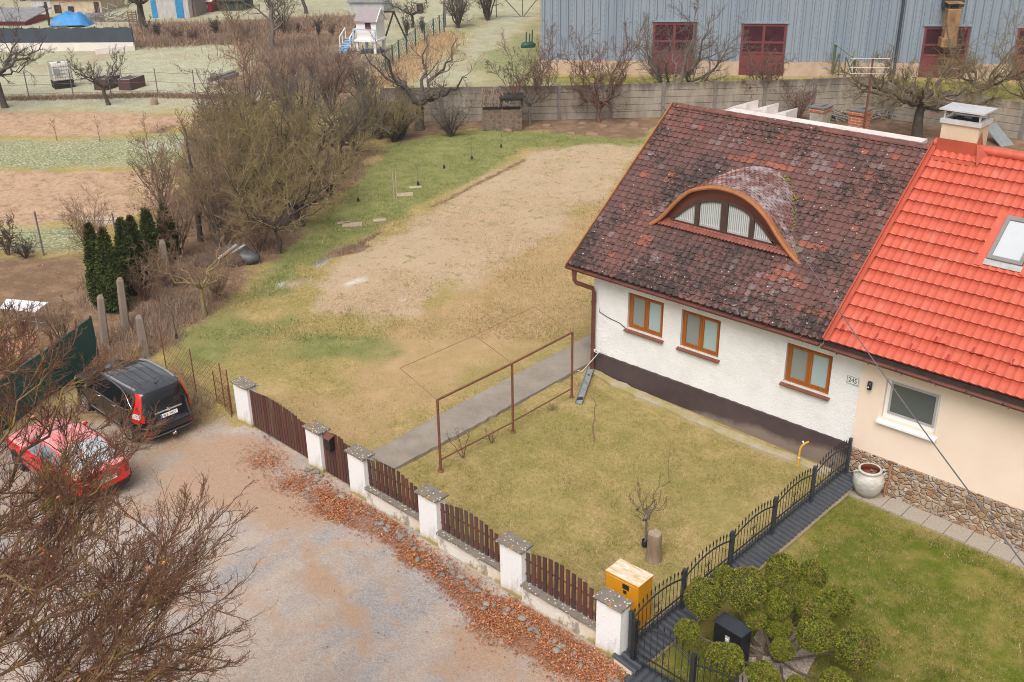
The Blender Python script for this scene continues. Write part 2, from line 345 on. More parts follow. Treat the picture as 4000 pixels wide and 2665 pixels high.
def base_cols(g):
    """colour of grass, straw, soil and gravel by the painted weights wa, wb, wc and by place"""
    A = g.sep(g.attr('wa')); B_ = g.sep(g.attr('wb')); Cc = g.sep(g.attr('wc'))
    nL = g.noise(.35, 5, .62); nM = g.noise(1.7, 5, .65); nF = g.noise(9, 6, .7); nX = g.noise(55, 3, .7)
    st = g.map((1, 1, 1), (0, 0, .75)); nS = g.noise(3.2, 6, .72, g.map((.35, 1.6, 1), (0, 0, .5)))
    def thr(w, n, k=.9, s=4.): return g.ma('ADD', g.ma('MULTIPLY', g.ma('SUBTRACT', g.ma('ADD', w, g.ma('MULTIPLY', g.ma('SUBTRACT', n, .5), k)), .5), s), .5, clamp=True)
    lawn = g.mix(g.ramp(nM, [(.38, 0.), (.62, 1.)]), (.54, .39, .185), (.36, .285, .095))
    lawn = g.mix(g.ma('MULTIPLY', g.ramp(nL, [(.42, 0.), (.62, 1.)]), .6), lawn, (.32, .275, .085)); lawn = g.mix(g.ramp(nF, [(.38, .55), (.60, 0.)]), lawn, (.23, .175, .07)); lawn = g.mix(g.ramp(g.noise(14, 5, .75), [(.52, 0.), (.72, .6)]), lawn, (.56, .42, .23))
    lawn = g.mix(Cc[2], lawn, g.mix(g.ramp(nM, [(.3, 0.), (.65, 1.)]), (.50, .335, .185), (.40, .285, .13)))
    ol = g.mix(g.ramp(nM, [(.38, 0.), (.6, 1.)]), (.275, .225, .058), (.12, .145, .012)); ol = g.mix(g.ramp(nL, [(.4, .0), (.65, .8)]), ol, (.095, .125, .008))
    ol = g.mix(g.ramp(g.noise(3.1, 5, .7), [(.5, 0.), (.72, .75)]), ol, (.30, .225, .085))
    lawn = g.mix(Cc[1], lawn, ol)
    pale = g.mix(g.ramp(nM, [(.35, 0.), (.65, 1.)]), (.40, .40, .25), (.33, .30, .18)); pale = g.mix(g.ramp(g.noise(.9, 6, .7), [(.50, 0.), (.66, .6)]), pale, (.50, .49, .41)); pale = g.mix(g.ramp(nL, [(.52, 0.), (.64, .7)]), pale, (.36, .25, .17)); lawn = g.mix(g.ma('MULTIPLY', g.attr('wb', 3), g.ma('SUBTRACT', 1., B_[0])), lawn, pale)
    gr = g.mix(g.ramp(nM, [(.35, 0.), (.65, 1.)]), (.115, .165, .035), (.27, .27, .105))
    lawn = g.mix(g.ma('MULTIPLY', thr(A[1], g.ma('ADD', g.ma('MULTIPLY', nL, .5), g.ma('MULTIPLY', nF, .5)), 1.6, 2.4), .82), lawn, gr)
    straw = g.mix(nS, (.57, .415, .29), (.43, .32, .205)); straw = g.mix(g.ramp(nX, [(.45, 0.), (.75, .6)]), straw, (.66, .52, .39)); straw = g.mix(g.ramp(g.noise(11, 5, .75), [(.52, 0.), (.72, .5)]), straw, (.42, .28, .165))
    straw = g.mix(g.ramp(g.noise(2.3, 4, .75), [(.575, 0.), (.64, .8)]), straw, (.20, .20, .06)); straw = g.mix(g.ramp(g.noise(5.5, 3, .7), [(.66, 0.), (.72, .8)]), straw, (.20, .19, .05))
    straw = g.mix(g.ramp(g.noise(1.1, 5, .7), [(.48, 0.), (.68, .55)]), straw, (.40, .33, .19)); lawn = g.mix(g.ma('MULTIPLY', thr(A[0], nF, 1.1, 2.), .9), lawn, straw)
    fm = g.ma('MULTIPLY', g.ramp(nF, [(.46, 0.), (.66, 1.)]), B_[2]); lawn = g.mix(fm, lawn, (.60, .60, .52))
    soil = g.mix(nF, (.25, .15, .095), (.14, .088, .055)); soil = g.mix(g.ramp(nM, [(.45, 0.), (.65, .8)]), soil, (.33, .215, .135))
    soil = g.mix(g.ramp(nX, [(.55, 0.), (.75, .6)]), soil, (.38, .24, .13))
    lawn = g.mix(thr(A[2], nF, .8, 3.), lawn, soil)
    pl = g.mix(g.noise(4.5, 7, .75, g.map((1, 1, 1))), (.43, .28, .18), (.60, .41, .275)); pl = g.mix(g.ramp(g.noise(3.2, 7, .8), [(.52, 0.), (.66, .8)]), pl, (.27, .155, .09))
    pl = g.mix(g.ramp(g.noise(1.9, 9, .85), [(.50, 0.), (.60, .7)]), pl, (.27, .16, .095)); lawn = g.mix(thr(B_[1], nF, .6), lawn, pl)
    nR = g.noise(.55, 5, .62, g.map((1.5, .55, 1), (0, 0, .33))); gv = g.vor(48); gv2 = g.vor(26, out=1)
    grav = g.mix(g.ramp(nR, [(.40, 0.), (.62, 1.)]), (.47, .365, .29), (.30, .275, .27)); grav = g.mix(g.ma('MULTIPLY', g.sep(gv2)[0], .38), grav, (.60, .55, .52))
    grav = g.mix(g.ramp(g.noise(30, 4, .75), [(.50, 0.), (.78, .65)]), grav, (.20, .16, .14))
    grav = g.mix(g.ramp(g.noise(1.3, 6, .7), [(.50, 0.), (.70, .85)]), grav, (.48, .32, .215))
    grav = g.mix(g.ramp(g.noise(.8, 6, .7, g.map((1, 1, 1), (0, 0, 0))), [(.56, 0.), (.72, .75)]), grav, (.36, .235, .15))
    grav = g.mix(thr(g.attr('wb', 3), g.noise(1.2, 5, .7), 1.2, 2.2), grav, g.mix(nF, (.50, .345, .245), (.36, .235, .16)))
    lawn = g.mix(thr(B_[0], nF, .7, 3.), lawn, grav)
    lit = g.mix(g.vor(30, out=0), (.34, .115, .045), (.22, .09, .045)); lawn = g.mix(g.ma('MULTIPLY', thr(Cc[0], nF, 1.), .7), lawn, lit)
    lawn = g.mix(g.attr('wa', 3), lawn, (.80, .80, .82))
    return lawn, nF, nX, nM
g = NT('ground_surface'); col, nF, nX, nM = base_cols(g)
col = g.mix(g.ma('MULTIPLY', g.ramp(nX, [(.3, 1.), (.6, 0.)]), .35), col, (.03, .025, .012))
M_GROUND = g.done(col, .95, g.ma('ADD', nF, g.ma('MULTIPLY', nX, .5)), .55, .05, spec=.15)
_ang = np.concatenate([np.linspace(RAD(-180), RAD(-50), 14)[:-1], np.linspace(RAD(-50), RAD(46), 300), np.linspace(RAD(46), RAD(180), 14)[1:]])
_rad = np.concatenate([[1.5, 5, 8, 10], np.exp(np.linspace(math.log(11), math.log(140), 420)), [170, 220, 300, 500, 900, 1800, 3400]])
AA, RR = np.meshgrid(_ang, _rad); hd = AA+0.
GX = RR*(-math.sin(VW)*np.cos(AA)+math.cos(VW)*np.sin(AA)); GY = RR*(math.cos(VW)*np.cos(AA)+math.sin(VW)*np.sin(AA))
gx, gy = GX.ravel(), GY.ravel(); W_ = weights(gx, gy)
near = np.clip((130-RR.ravel())/30, 0, 1)
gzv = gz(gx, gy)+near*(W_['plough']*(fbm(gx, gy, 2.2, 4, 3)-.5)*.40+(fbm(gx, gy, .5, 9, 3)-.5)*.10*(1-W_['road'])*(1-W_['plough'])-W_['trench']*.10+W_['soil']*(fbm(gx, gy, 1.5, 2, 3)-.5)*.12)
flat_ = np.clip((np.hypot(gx+9, gy-17)-14)/4, 0, 1)
gzv = np.where((gx > -18) & (gy > 20.5) & (gy < 32), gz(gx, gy)-.02, gzv)
# ramps up behind the houses beyond the yard wall are left level
wa = np.c_[W_['straw'], W_['green'], W_['soil'], W_['snow']]; wb = np.c_[W_['road'], W_['plough'], W_['frost'], W_['pale']]; wc = np.c_[W_['lit'], W_['olive'], W_['tan'], W_['snow']*0+1]
nr, na = RR.shape
ii, jj = np.meshgrid(np.arange(nr-1), np.arange(na-1), indexing='ij'); a_ = (ii*na+jj).ravel()
Q = np.c_[a_, a_+1, a_+na+1, a_+na]
fc = lambda k: W_[k][Q].mean(1)
rq = RR.ravel()[Q].mean(1)
cls = np.where(fc('road') > .5, 1, np.where(fc('plough') > .5, 2, np.where(fc('straw') > .5, 3, np.where((rq > 62), 0, 4))))
for k, nm in enumerate(('ground', 'dirt_road', 'ploughed_soil', 'straw_field', 'lawn')):
    q = Q[cls == k]; u, inv = np.unique(q, return_inverse=True); q = inv.reshape(q.shape)
    V = np.c_[gx, gy, gzv][u]
    tri = None
    me = mesh_np(nm, V, [q], M_GROUND, smooth=True, cols={'wa': ('POINT', wa[u]), 'wb': ('POINT', wb[u]), 'wc': ('POINT', wc[u])})
    tag(ob(nm, me), kind='structure')
# ------------------------------------------------------------------ paths
M_CONC = NT('worn_concrete'); g = M_CONC
n1 = g.noise(1.6, 6, .65); n2 = g.noise(24, 5, .7)
c = g.mix(g.ramp(n1, [(.35, 0.), (.65, 1.)]), (.30, .255, .205), (.22, .185, .15)); c = g.mix(g.ramp(n2, [(.5, 0.), (.8, .5)]), c, (.12, .10, .08))
c = g.mix(g.ramp(g.noise(3, 5, .7), [(.6, 0.), (.7, .5)]), c, (.34, .27, .19))
M_CONC = g.done(c, .9, g.ma('ADD', n1, n2), .4, .02)
g = NT('mossy_concrete'); n1 = g.noise(2.2, 6, .65); n2 = g.noise(24, 5, .7)
c = g.mix(g.ramp(n1, [(.4, 0.), (.6, 1.)]), (.40, .33, .235), (.33, .27, .10)); c = g.mix(g.ramp(n2, [(.5, 0.), (.8, .5)]), c, (.12, .10, .06))
M_MOSSC = g.done(c, .9, g.ma('ADD', n1, n2), .4, .02)
def slab_path(name, L, R, h, mat, seg=.25, wob=.02, seed=0):
    """strip between two px polylines, raised by h, ragged edges"""
    L = np.array([at(*p) for p in L]); R = np.array([at(*p) for p in R]); rng = np.random.RandomState(seed)
    def rs(P, n):
        d = np.r_[0, np.cumsum(np.linalg.norm(np.diff(P, axis=0), axis=1))]; t = np.linspace(0, d[-1], n)
        return np.c_[[np.interp(t, d, P[:, k]) for k in range(3)]].T
    n = int(np.linalg.norm(L[-1]-L[0])/seg)+2; a = rs(L, n); b = rs(R, n)
    a[:, :2] += rng.randn(n, 2)*wob; b[:, :2] += rng.randn(n, 2)*wob
    mb = MB(); V = []
    for p, q in zip(a, b):
        zp, zq = gz(p[0]), gz(q[0])
        V += [(p[0], p[1], zp-.12), (p[0], p[1], zp+h), (q[0], q[1], zq+h), (q[0], q[1], zq-.12)]
    F = []
    for i in range(n-1):
        for j in range(3): F.append((4*i+j, 4*i+4+j, 4*i+5+j, 4*i+1+j))
    F += [(0, 1, 2, 3), tuple(4*(n-1)+k for k in (3, 2, 1, 0))]
    mb.add(V, F); return tag(mb.build(name, mat), kind='structure')
slab_path('garden_path', [(1435, 1785), (1700, 1640), (1998, 1482), (2180, 1385), (2310, 1312), (2420, 1240)], [(1540, 1842), (1700, 1757), (1998, 1594), (2170, 1500), (2293, 1432), (2440, 1345)], .09, M_CONC, seed=1)
slab_path('house_kerb', [(2322, 1448), (2425, 1500), (2637, 1595), (2807, 1670), (2998, 1750), (3320, 1885)], [(2292, 1452), (2400, 1517), (2510, 1567), (2680, 1640), (2807, 1702), (2998, 1774), (3300, 1907)], .07, M_MOSSC, seed=2)
# doorstep stones before the small gate
M_STEP = simple('grey_step_stone', (.33, .30, .265), .9, .35, 3, .4, .03)
# ------------------------------------------------------------------ shared surfaces of the houses
g = NT('white_stucco'); n1 = g.noise(26, 5, .7); n2 = g.noise(1.4, 5, .65); n3 = g.noise(5, 5, .7)
z_ = g.xyz()
c = g.mix(g.ramp(n2, [(.4, 0.), (.75, .55)]), (.78, .765, .745), (.60, .575, .545)); c = g.mix(g.ramp(n3, [(.62, 0.), (.75, .35)]), c, (.50, .47, .43))
M_STUCCO = g.done(c, .9, g.ma('ADD', n1, g.ma('MULTIPLY', n3, .6)), .7, .03)
M_REVEAL = simple('reveal_plaster', (.66, .63, .60), .9, .2, 5)
g = NT('brown_plinth'); n1 = g.noise(18, 5, .7); n2 = g.noise(1.1, 6, .65); X, Y, Z = g.xyz()
c = g.mix(g.ramp(n2, [(.35, 0.), (.75, .7)]), (.052, .032, .032), (.095, .065, .06))
wear = g.ma('ADD', g.ma('ADD', g.ma('MULTIPLY', Z, -2.6), g.ma('MULTIPLY', X, .22)), g.ma('MULTIPLY', g.noise(.9, 5, .65), 1.6))
c = g.mix(g.ramp(wear, [(.55, 0.), (1.1, .6)]), c, (.30, .235, .185))
c = g.mix(g.ramp(g.ma('ADD', g.noise(7, 5, .7), g.ma('MULTIPLY', Z, -.5)), [(.72, 0.), (.80, .7)]), c, (.30, .12, .09))
M_PLINTH = g.done(c, .9, g.ma('ADD', n1, n2), .5, .02)
M_CREAM = simple('smooth_cream_render', (.80, .655, .53), .9, .05, 1.2, .12, .01, c2=(.76, .60, .475), fine=120)
M_ORWOOD = simple('orange_varnished_wood', (.42, .125, .018), .35, .3, 3, .1, .005, streak=(8, 8, .6), fine=14)
M_SILLB = simple('brown_sill_sheet', (.20, .078, .05), .4, .15, 4)
M_PVC = simple('white_window_plastic', (.80, .79, .77), .3, .05, 3)
M_GREYF = simple('grey_window_profile', (.42, .40, .39), .4, .1, 3)
def blind_mat(name, c, n, k=.35):
    g = NT(name); X, Y, Z = g.xyz()
    w = g.ma('FRACT', g.ma('MULTIPLY', Z, n)); c_ = g.mix(g.ma('MULTIPLY', g.ramp(w, [(.0, 1.), (.25, 0.), (.9, 0.)]), k), c, sc3(c, .45))
    c_ = g.mix(g.ma('MULTIPLY', g.noise(1.5, 3), .25), c_, sc3(c, .7))
    m = g.done(c_, .12); g.b.inputs['Specular IOR Level'].default_value = .5; return m
M_BLIND = blind_mat('pane_over_slatted_blind', (.36, .45, .44), 46); M_BLIND2 = blind_mat('dim_pane_over_blind', (.25, .265, .25), 46, .2)
M_DARKBL = blind_mat('pane_over_grey_blind', (.105, .115, .11), 40, .3)
g = NT('net_curtain_pane'); X, Y, Z = g.xyz(); w = g.n('TexWave'); w.inputs['Scale'].default_value = 5.5; w.inputs['Distortion'].default_value = 3.5; w.inputs['Detail'].default_value = 2
g.L(g.map((1, 1, .12)), w.inputs['Vector']); d = g.vor(34, rnd=.15)
c = g.mix(w.outputs[0], (.23, .25, .24), (.56, .57, .55)); c = g.mix(g.ramp(d, [(.25, .4), (.4, 0.)]), c, (.10, .11, .11)); M_NET = g.done(c, .12)
M_DKWOOD = simple('dark_weathered_wood', (.045, .026, .02), .6, .4, 4, .3, .01, streak=(10, 10, 1), fine=20, c2=(.10, .05, .035))
M_COPPER = simple('brown_gutter_paint', (.165, .050, .036), .28, .3, 2.5, .1, .005, c2=(.10, .035, .028))
M_FASCIA = simple('copper_brown_fascia_sheet', (.40, .155, .055), .38, .25, 3, .1, .004, c2=(.28, .10, .04))
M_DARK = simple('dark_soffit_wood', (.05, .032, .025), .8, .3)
g = NT('old_roof_tile'); t = g.attr('tint'); n1 = g.noise(9, 5, .7); n2 = g.noise(30, 4, .7); nL = g.noise(.8, 5, .65)
c = g.mix(g.ma('MULTIPLY', n1, .35), t, sc3((.3, .2, .2), .3))
moss = g.ramp(g.ma('ADD', g.ma('ADD', g.ma('MULTIPLY', n1, .75), g.ma('MULTIPLY', nL, .55)), g.ma('MULTIPLY', g.ma('MAXIMUM', 0., g.ma('SUBTRACT', 4.3, g.xyz()[2])), .07)), [(.655, 0.), (.73, 1.)])
c = g.mix(g.ma('MULTIPLY', moss, .88), c, (.022, .016, .013))
lich = g.vor(5.2); c = g.mix(g.ramp(g.ma('SUBTRACT', lich, g.ma('MULTIPLY', g.noise(2.3, 2), .12)), [(.015, .9), (.035, 0.)]), c, (.50, .47, .40))
M_TILE = g.done(c, .33, g.ma('ADD', n2, n1), .3, .012); g.L(g.ma('ADD', .24, g.ma('MULTIPLY', moss, .6)), g.b.inputs['Roughness'])
g = NT('red_metal_tile'); n1 = g.noise(3, 4, .6); n2 = g.noise(.7, 4, .6)
c = g.mix(g.ramp(n1, [(.4, 0.), (.7, .35)]), (.51, .098, .058), (.42, .078, .048)); c = g.mix(g.ramp(n2, [(.45, 0.), (.7, .4)]), c, (.53, .115, .072))
c = g.mix(g.ramp(g.vor(3.1), [(.012, .8), (.022, 0.)]), c, (.62, .5, .45)); c = g.mix(g.ma('MULTIPLY', g.ramp(g.noise(1.6, 3, .5, g.map((2.6, 1.2, 1.2))), [(.54, 0.), (.74, .26)]), g.ramp(n2, [(.35, 0.), (.6, 1.)])), c, (.70, .33, .26)); c = g.mix(g.ramp(g.noise(8, 5, .75), [(.56, 0.), (.8, .45)]), c, (.36, .07, .05)); c = g.mix(g.ramp(g.noise(1., 5, .7, g.map((9, .7, .7))), [(.54, 0.), (.72, .4)]), c, (.30, .055, .04))  # pale pink noise patches: highlights painted into the sheet colour
M_RED = g.done(c, .30, g.noise(60, 2), .05, .004)
M_REDFL = simple('red_flashing_sheet', (.42, .075, .04), .35, .15, 3)
def roll(pts_mb, *a): pass
# window with rebate: > frame, pane (two sashes), sill
def wood_window(house, x0, x1, z0, z1, y, panes):
    fr = MB(); t = .075; yf = y+.11
    for a, b, c0, d in ((x0, x1, z1-t, z1), (x0, x1, z0, z0+t)): fr.box(a, b, yf-.03, yf+.05, c0, d)
    for a, b in ((x0, x0+t), (x1-t, x1)): fr.box(a, b, yf-.03, yf+.05, z0+t, z1-t)
    xm = (x0+x1)/2; s_ = .05
    fr.box(xm-.018, xm+.018, yf-.052, yf+.05, z0+t, z1-t)
    for a, b in ((x0+t, xm-.02), (xm+.02, x1-t)):
        fr.box(a, b, yf-.045, yf+.04, z1-t-s_, z1-t-.002); fr.box(a, b, yf-.045, yf+.04, z0+t+.002, z0+t+s_)
        fr.box(a, a+s_, yf-.045, yf+.04, z0+t+s_, z1-t-s_); fr.box(b-s_, b, yf-.045, yf+.04, z0+t+s_, z1-t-s_)
    w = fr.build('window', M_ORWOOD, house)
    for k, (a, b) in enumerate(((x0+t+s_, xm-.02-s_), (xm+.02+s_, x1-t-s_))):
        p = MB(); p.box(a, b, yf-.012, yf+.0, z0+t+s_, z1-t-s_); p.build('pane', panes[k], w)
        q = MB()
        if k == 0: q.box(b+.03, b+.045, yf-.10, yf-.045, z0+.5, z0+.52); q.box(b+.03, b+.045, yf-.10, yf-.09, z0+.4, z0+.52); q.build('handle', M_PVC, w) if False else None
    sl = MB(); sl.add([(x0-.06, y+.08, z0+.0), (x1+.06, y+.08, z0), (x1+.06, y-.10, z0-.05), (x0-.06, y-.10, z0-.05), (x0-.06, y-.10, z0-.085), (x1+.06, y-.10, z0-.085), (x1+.06, y, z0-.06), (x0-.06, y, z0-.06)],
                      [(3, 2, 1, 0), (4, 5, 2, 3), (5, 4, 7, 6), (0, 7, 4, 3), (1, 2, 5, 6)]); sl.build('sill', M_SILLB, w)
    return w
def holed_wall(mb, x0, x1, z0, z1, y, holes, dep=.13, mat=0, rmat=1):
    """front face of a wall at plane y with reveals going dep inward; returns nothing"""
    xs = sorted({x0, x1, *[h[0] for h in holes], *[h[1] for h in holes]}); zs = sorted({z0, z1, *[h[2] for h in holes], *[h[3] for h in holes]})
    for a, b in zip(xs[:-1], xs[1:]):
        for c0, d in zip(zs[:-1], zs[1:]):
            if any(h[0] <= a and b <= h[1] and h[2] <= c0 and d <= h[3] for h in holes): continue
            mb.add([(a, y, c0), (b, y, c0), (b, y, d), (a, y, d)], [(0, 1, 2, 3)], mat)
    for a, b, c0, d in holes:
        e = y+dep+.06
        mb.add([(a, y, c0), (a, e, c0), (a, e, d), (a, y, d)], [(0, 1, 2, 3)], rmat); mb.add([(b, y, c0), (b, e, c0), (b, e, d), (b, y, d)], [(3, 2, 1, 0)], rmat)
        mb.add([(a, y, d), (a, e, d), (b, e, d), (b, y, d)], [(0, 1, 2, 3)], rmat); mb.add([(a, y, c0), (a, e, c0), (b, e, c0), (b, y, c0)], [(3, 2, 1, 0)], rmat)
YF = 21.75
# ================================================================== white house
XE, XR = -17.47, -9.72
EY, EZ, RY, RZ = 21.35, 3.36, 26.25, 7.02
SL = (RZ-EZ)/(RY-EY); ROOFN = np.array([0, -SL, 1])/math.hypot(SL, 1); ROOFD = np.array([0, 1, SL])/math.hypot(SL, 1); RLEN = math.hypot(RY-EY, RZ-EZ)
def roofz(y): return EZ+(y-EY)*SL
wh = thing('white_house', 'low white stuccoed house with mossy dark tiled roof and arched dormer', 'house', (-13, 22, gz(-13)))
wins = [(-15.66, -14.48), (-13.92, -12.70), (-10.78, -9.57)]; wz0, wz1 = 1.79, 2.88
wins = [(-15.64, -14.46, 1.81, 2.89), (-13.88, -12.68, 1.79, 2.88), (-10.77, -9.55, 1.78, 2.86)]
XWL, XWR = -16.83, -8.80
mb = MB(); holed_wall(mb, XWL, XWR, .72, 3.25, YF, wins)
mb.add([(XWL, YF, -.4), (XWL, YF, 3.25), (XWL, RY, 6.9), (XWL, 30.75, 3.25), (XWL, 30.75, -.4)], [(0, 1, 2, 3, 4)], 0)
mb.add([(XWL, 30.75, -.4), (XWL, 30.75, 3.25), (XWR, 30.75, 3.25), (XWR, 30.75, -.4)], [(0, 1, 2, 3)], 0)
mb.build('wall', [M_STUCCO, M_REVEAL], wh)
mb = MB(); n = 60; V = []
for i in range(n+1):
    x = XWL-.02+(XWR-XWL+.02)*i/n; V += [(x, YF-.025, -.5), (x, YF-.025, .70+.012*math.sin(i*1.7)+.008*math.sin(i*.6)), (x, YF+.01, .735+.01*math.sin(i*2.3))]
mb.add(V, [(3*i+j, 3*i+3+j, 3*i+4+j, 3*i+1+j) for i in range(n) for j in range(2)]); mb.add([(XWL-.02, YF-.025, -.5), (XWL-.02, 30.8, -.5), (XWL-.02, 30.8, .7), (XWL-.02, YF-.025, .7)], [(3, 2, 1, 0)])
mb.build('plinth', M_PLINTH, wh)
for k, (a, b, c0, d) in enumerate(wins): wood_window(wh, a, b, c0, d, YF, (M_BLIND2, M_BLIND))
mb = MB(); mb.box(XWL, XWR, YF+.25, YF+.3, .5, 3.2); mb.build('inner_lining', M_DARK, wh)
# old tiles: every tile is a rounded plate with a raised side roll, laid in courses
rng = np.random.RandomState(11)
def tile_tint(x, s, r):
    a = fbm(x, s, .9, 2, 4); b = vn(x, s, 2.3, 7)+rng.rand()*.18; row = vn(x*.5, np.round(s/.2)*3.7, .8, 5)
    c = lerp((.175, .075, .060), (.108, .060, .054), np.clip(a*1.9-.5, 0, 1))
    if row*.62+b*.38 > .75: c = lerp(c, (.32, .10, .058), min(.75, (row*.62+b*.38-.75)*7))
    if rng.rand() < .012: c = lerp(c, (.33, .09, .05), .6)
    if rng.rand() < .03+.5*max(0, vn(x, s, .8, 21)-.55)/.45: c = lerp(c, (.27, .22, .22), .2+.35*rng.rand())  # clustered share of tiles paled: glints painted into the tile colour
    return tuple(np.clip(np.array(c)*(1+(rng.rand()-.5)*.28), 0, 1))
def plate(mb, P, ex, ey, ez, w, l, col, roll_=True, th=.016, lift=.036, arc=.26):
    """one tile: P lower left corner, ex across, ey up the slope, ez out"""
    us = [0, .1, .2, .45, .75, 1.]; hs = [.030, .038, .012, .004, .004, .010] if roll_ else [0, .002, .004, .004, .002, 0]
    V = []
    for t in (0, 1):
        for u, h in zip(us, hs):
            y0 = arc*(abs(u-.5)*2)**2.2*l*.6 if t == 0 else l
            V.append(P+ex*u*w+ey*y0+ez*((lift if t == 0 else .004)+h))
    for u, h in zip(us, hs): V.append(P+ex*u*w+ey*(arc*(abs(u-.5)*2)**2.2*l*.6)+ez*(lift+h-th-.012))
    n = len(us); F = [(j, j+1, n+j+1, n+j) for j in range(n-1)]+[(2*n+j, 2*n+j+1, j+1, j) for j in range(n-1)]
    F.append((2*n, 0, n)); mb.add(V, F, 0, col)
    for j in range(n-1): mb.c[-len(F)+n-1+j] = (.27, .085, .055)
    if roll_ and (ey[2]*7919*P[0]+P[1]*104.7) % 1 < .45:
        for j in (0,): mb.c[-len(F)+j] = (.052, .036, .030)
# dormer arch (front plane y = DY)
DY = 22.9
ARC = np.array([(-15.80, 4.53), (-15.56, 4.70), (-15.36, 4.90), (-15.0, 5.33), (-14.66, 5.66), (-14.38, 5.81), (-13.90, 5.955), (-13.4, 5.97), (-12.98, 5.89), (-12.6, 5.72), (-12.24, 5.44), (-11.9, 5.06), (-11.55, 4.72), (-11.2, 4.46)])
def spline(P, n):
    P = np.array(P, float); Q = np.vstack([2*P[0]-P[1], P, 2*P[-1]-P[-2]]); out = []
    m = len(P)-1
    for t in np.linspace(0, m, n):
        i = min(int(t), m-1); f = t-i; a, b, c, d = Q[i], Q[i+1], Q[i+2], Q[i+3]
        out.append(.5*(2*b+(c-a)*f+(2*a-5*b+4*c-d)*f*f+(3*b-a-3*c+d)*f**3))
    return np.array(out)
AS = spline(ARC, 64)
def arcz(x): return np.interp(x, AS[:, 0], AS[:, 1], left=0, right=0)
def dz(x, y): return arcz(x)+.05*(y-DY)
mb = MB(); ROWS, TW = 31, .205; ex = np.array([1., 0, 0]); rowl = RLEN/ROWS
cols_ = int((XR-XE)/TW)
for r in range(ROWS):
    for cidx in range(cols_+1):
        x = XE+cidx*TW+rng.randn()*.004; s_ = r*rowl; P = np.array([x, EY, EZ])+ROOFD*s_
        xm = x+TW/2
        if x+TW > XR+.12: continue
        y = P[1]+.1
        if y > DY+.25 and dz(xm, y) > roofz(y)+.12: continue
        if DY-.02 < y <= DY+.25 and -15.5 < xm < -11.45 and arcz(xm) > roofz(y)+.2 and y > 23.1: continue
        plate(mb, P+ROOFN*rng.randn()*.003, ex, ROOFD, ROOFN, TW*1.0, rowl*1.13, tile_tint(x, s_, r))
mb.build('roof_tiles', M_TILE, None) if False else None
TILES = mb
mb = MB(); mb.add([(XE, EY+.06, EZ-.01), (XR, EY+.06, EZ-.01), (XR, RY, RZ-.05), (XE, RY, RZ-.05)], [(0, 1, 2, 3)]); mb.add([(XE, EY+.06, EZ-.09), (XR, EY+.06, EZ-.09), (XR, RY, RZ-.15), (XE, RY, RZ-.15)], [(3, 2, 1, 0)])
mb.add([(XE, RY, RZ-.03), (XR, RY, RZ-.03), (XR, 31.15, EZ), (XE, 31.15, EZ)], [(0, 1, 2, 3)]); mb.add([(XE, EY+.06, EZ-.09), (XR, EY+.06, EZ-.09), (XR, EY+.06, EZ-.01), (XE, EY+.06, EZ-.01)], [(0, 1, 2, 3)])
b0 = len(mb.v); T = TILES; roof = MB(); roof.v = mb.v+T.v; roof.f = mb.f+[tuple(i+b0 for i in f) for f in T.f]; roof.m = [1]*len(mb.f)+T.m; roof.c = mb.c+T.c; roof.sm = [False]*len(roof.f)
rf = roof.build('roof', [M_TILE, M_DARK], wh)
mb = MB()                                    # ridge tiles: overlapping half rounds with pale lichen
x = XE+.05; k = 0
while x < XR-.1:
    prof = []
    for j in range(9):
        t = math.pi*(j/8); prof.append((math.cos(t)*.135, math.sin(t)*.10))
    V = [(x, RY-u, RZ+w-.015) for u, w in prof]+[(x+.40, RY-u*.93, RZ+w*.93-.022) for u, w in prof]
    mb.add(V, [(j, j+1, 10+j, 9+j) for j in range(8)], 0, tuple(np.array((.16, .055, .04))*(1+.5*(rng.rand()-.4))))
    mb.add([(x, RY, RZ-.02)]+V[:9], [(0, j+2, j+1) for j in range(8)], 0, (.1, .03, .03)); x += .36
mb.build('ridge_tiles', M_TILE, rf)
mb = MB()                                    # bargeboard sheet along the left verge
p0, p1 = np.array([XE-.03, EY-.02, EZ+.02]), np.array([XE-.03, RY, RZ+.06])
mb.bar(p0, p1, .035, .10); mb.bar(p0+[-.03, 0, -.09], p1+[-.03, 0, -.09], .02, .17); mb.build('verge_board', M_FASCIA, rf)
# ---- dormer
dm = MB(); ys_ = []
xs_d = np.linspace(ARC[0, 0]+.02, ARC[-1, 0]-.02, 74); n = 14; V = []
for x in xs_d:
    z0 = float(arcz(x)); ye = EY+(z0-.05*DY-EZ+EY*.0)/1.; 
    ye = (z0-.05*DY-EZ+SL*EY)/(SL-.05); ye = max(ye, DY+.01)
    for j in range(n+1):
        y = DY+(ye+.05-DY)*j/n; V.append((x, y, z0+.05*(y-DY)+.004))
dm.add(V, [(i*(n+1)+j, (i+1)*(n+1)+j, (i+1)*(n+1)+j+1, i*(n+1)+j+1) for i in range(len(xs_d)-1) for j in range(n)], 1)
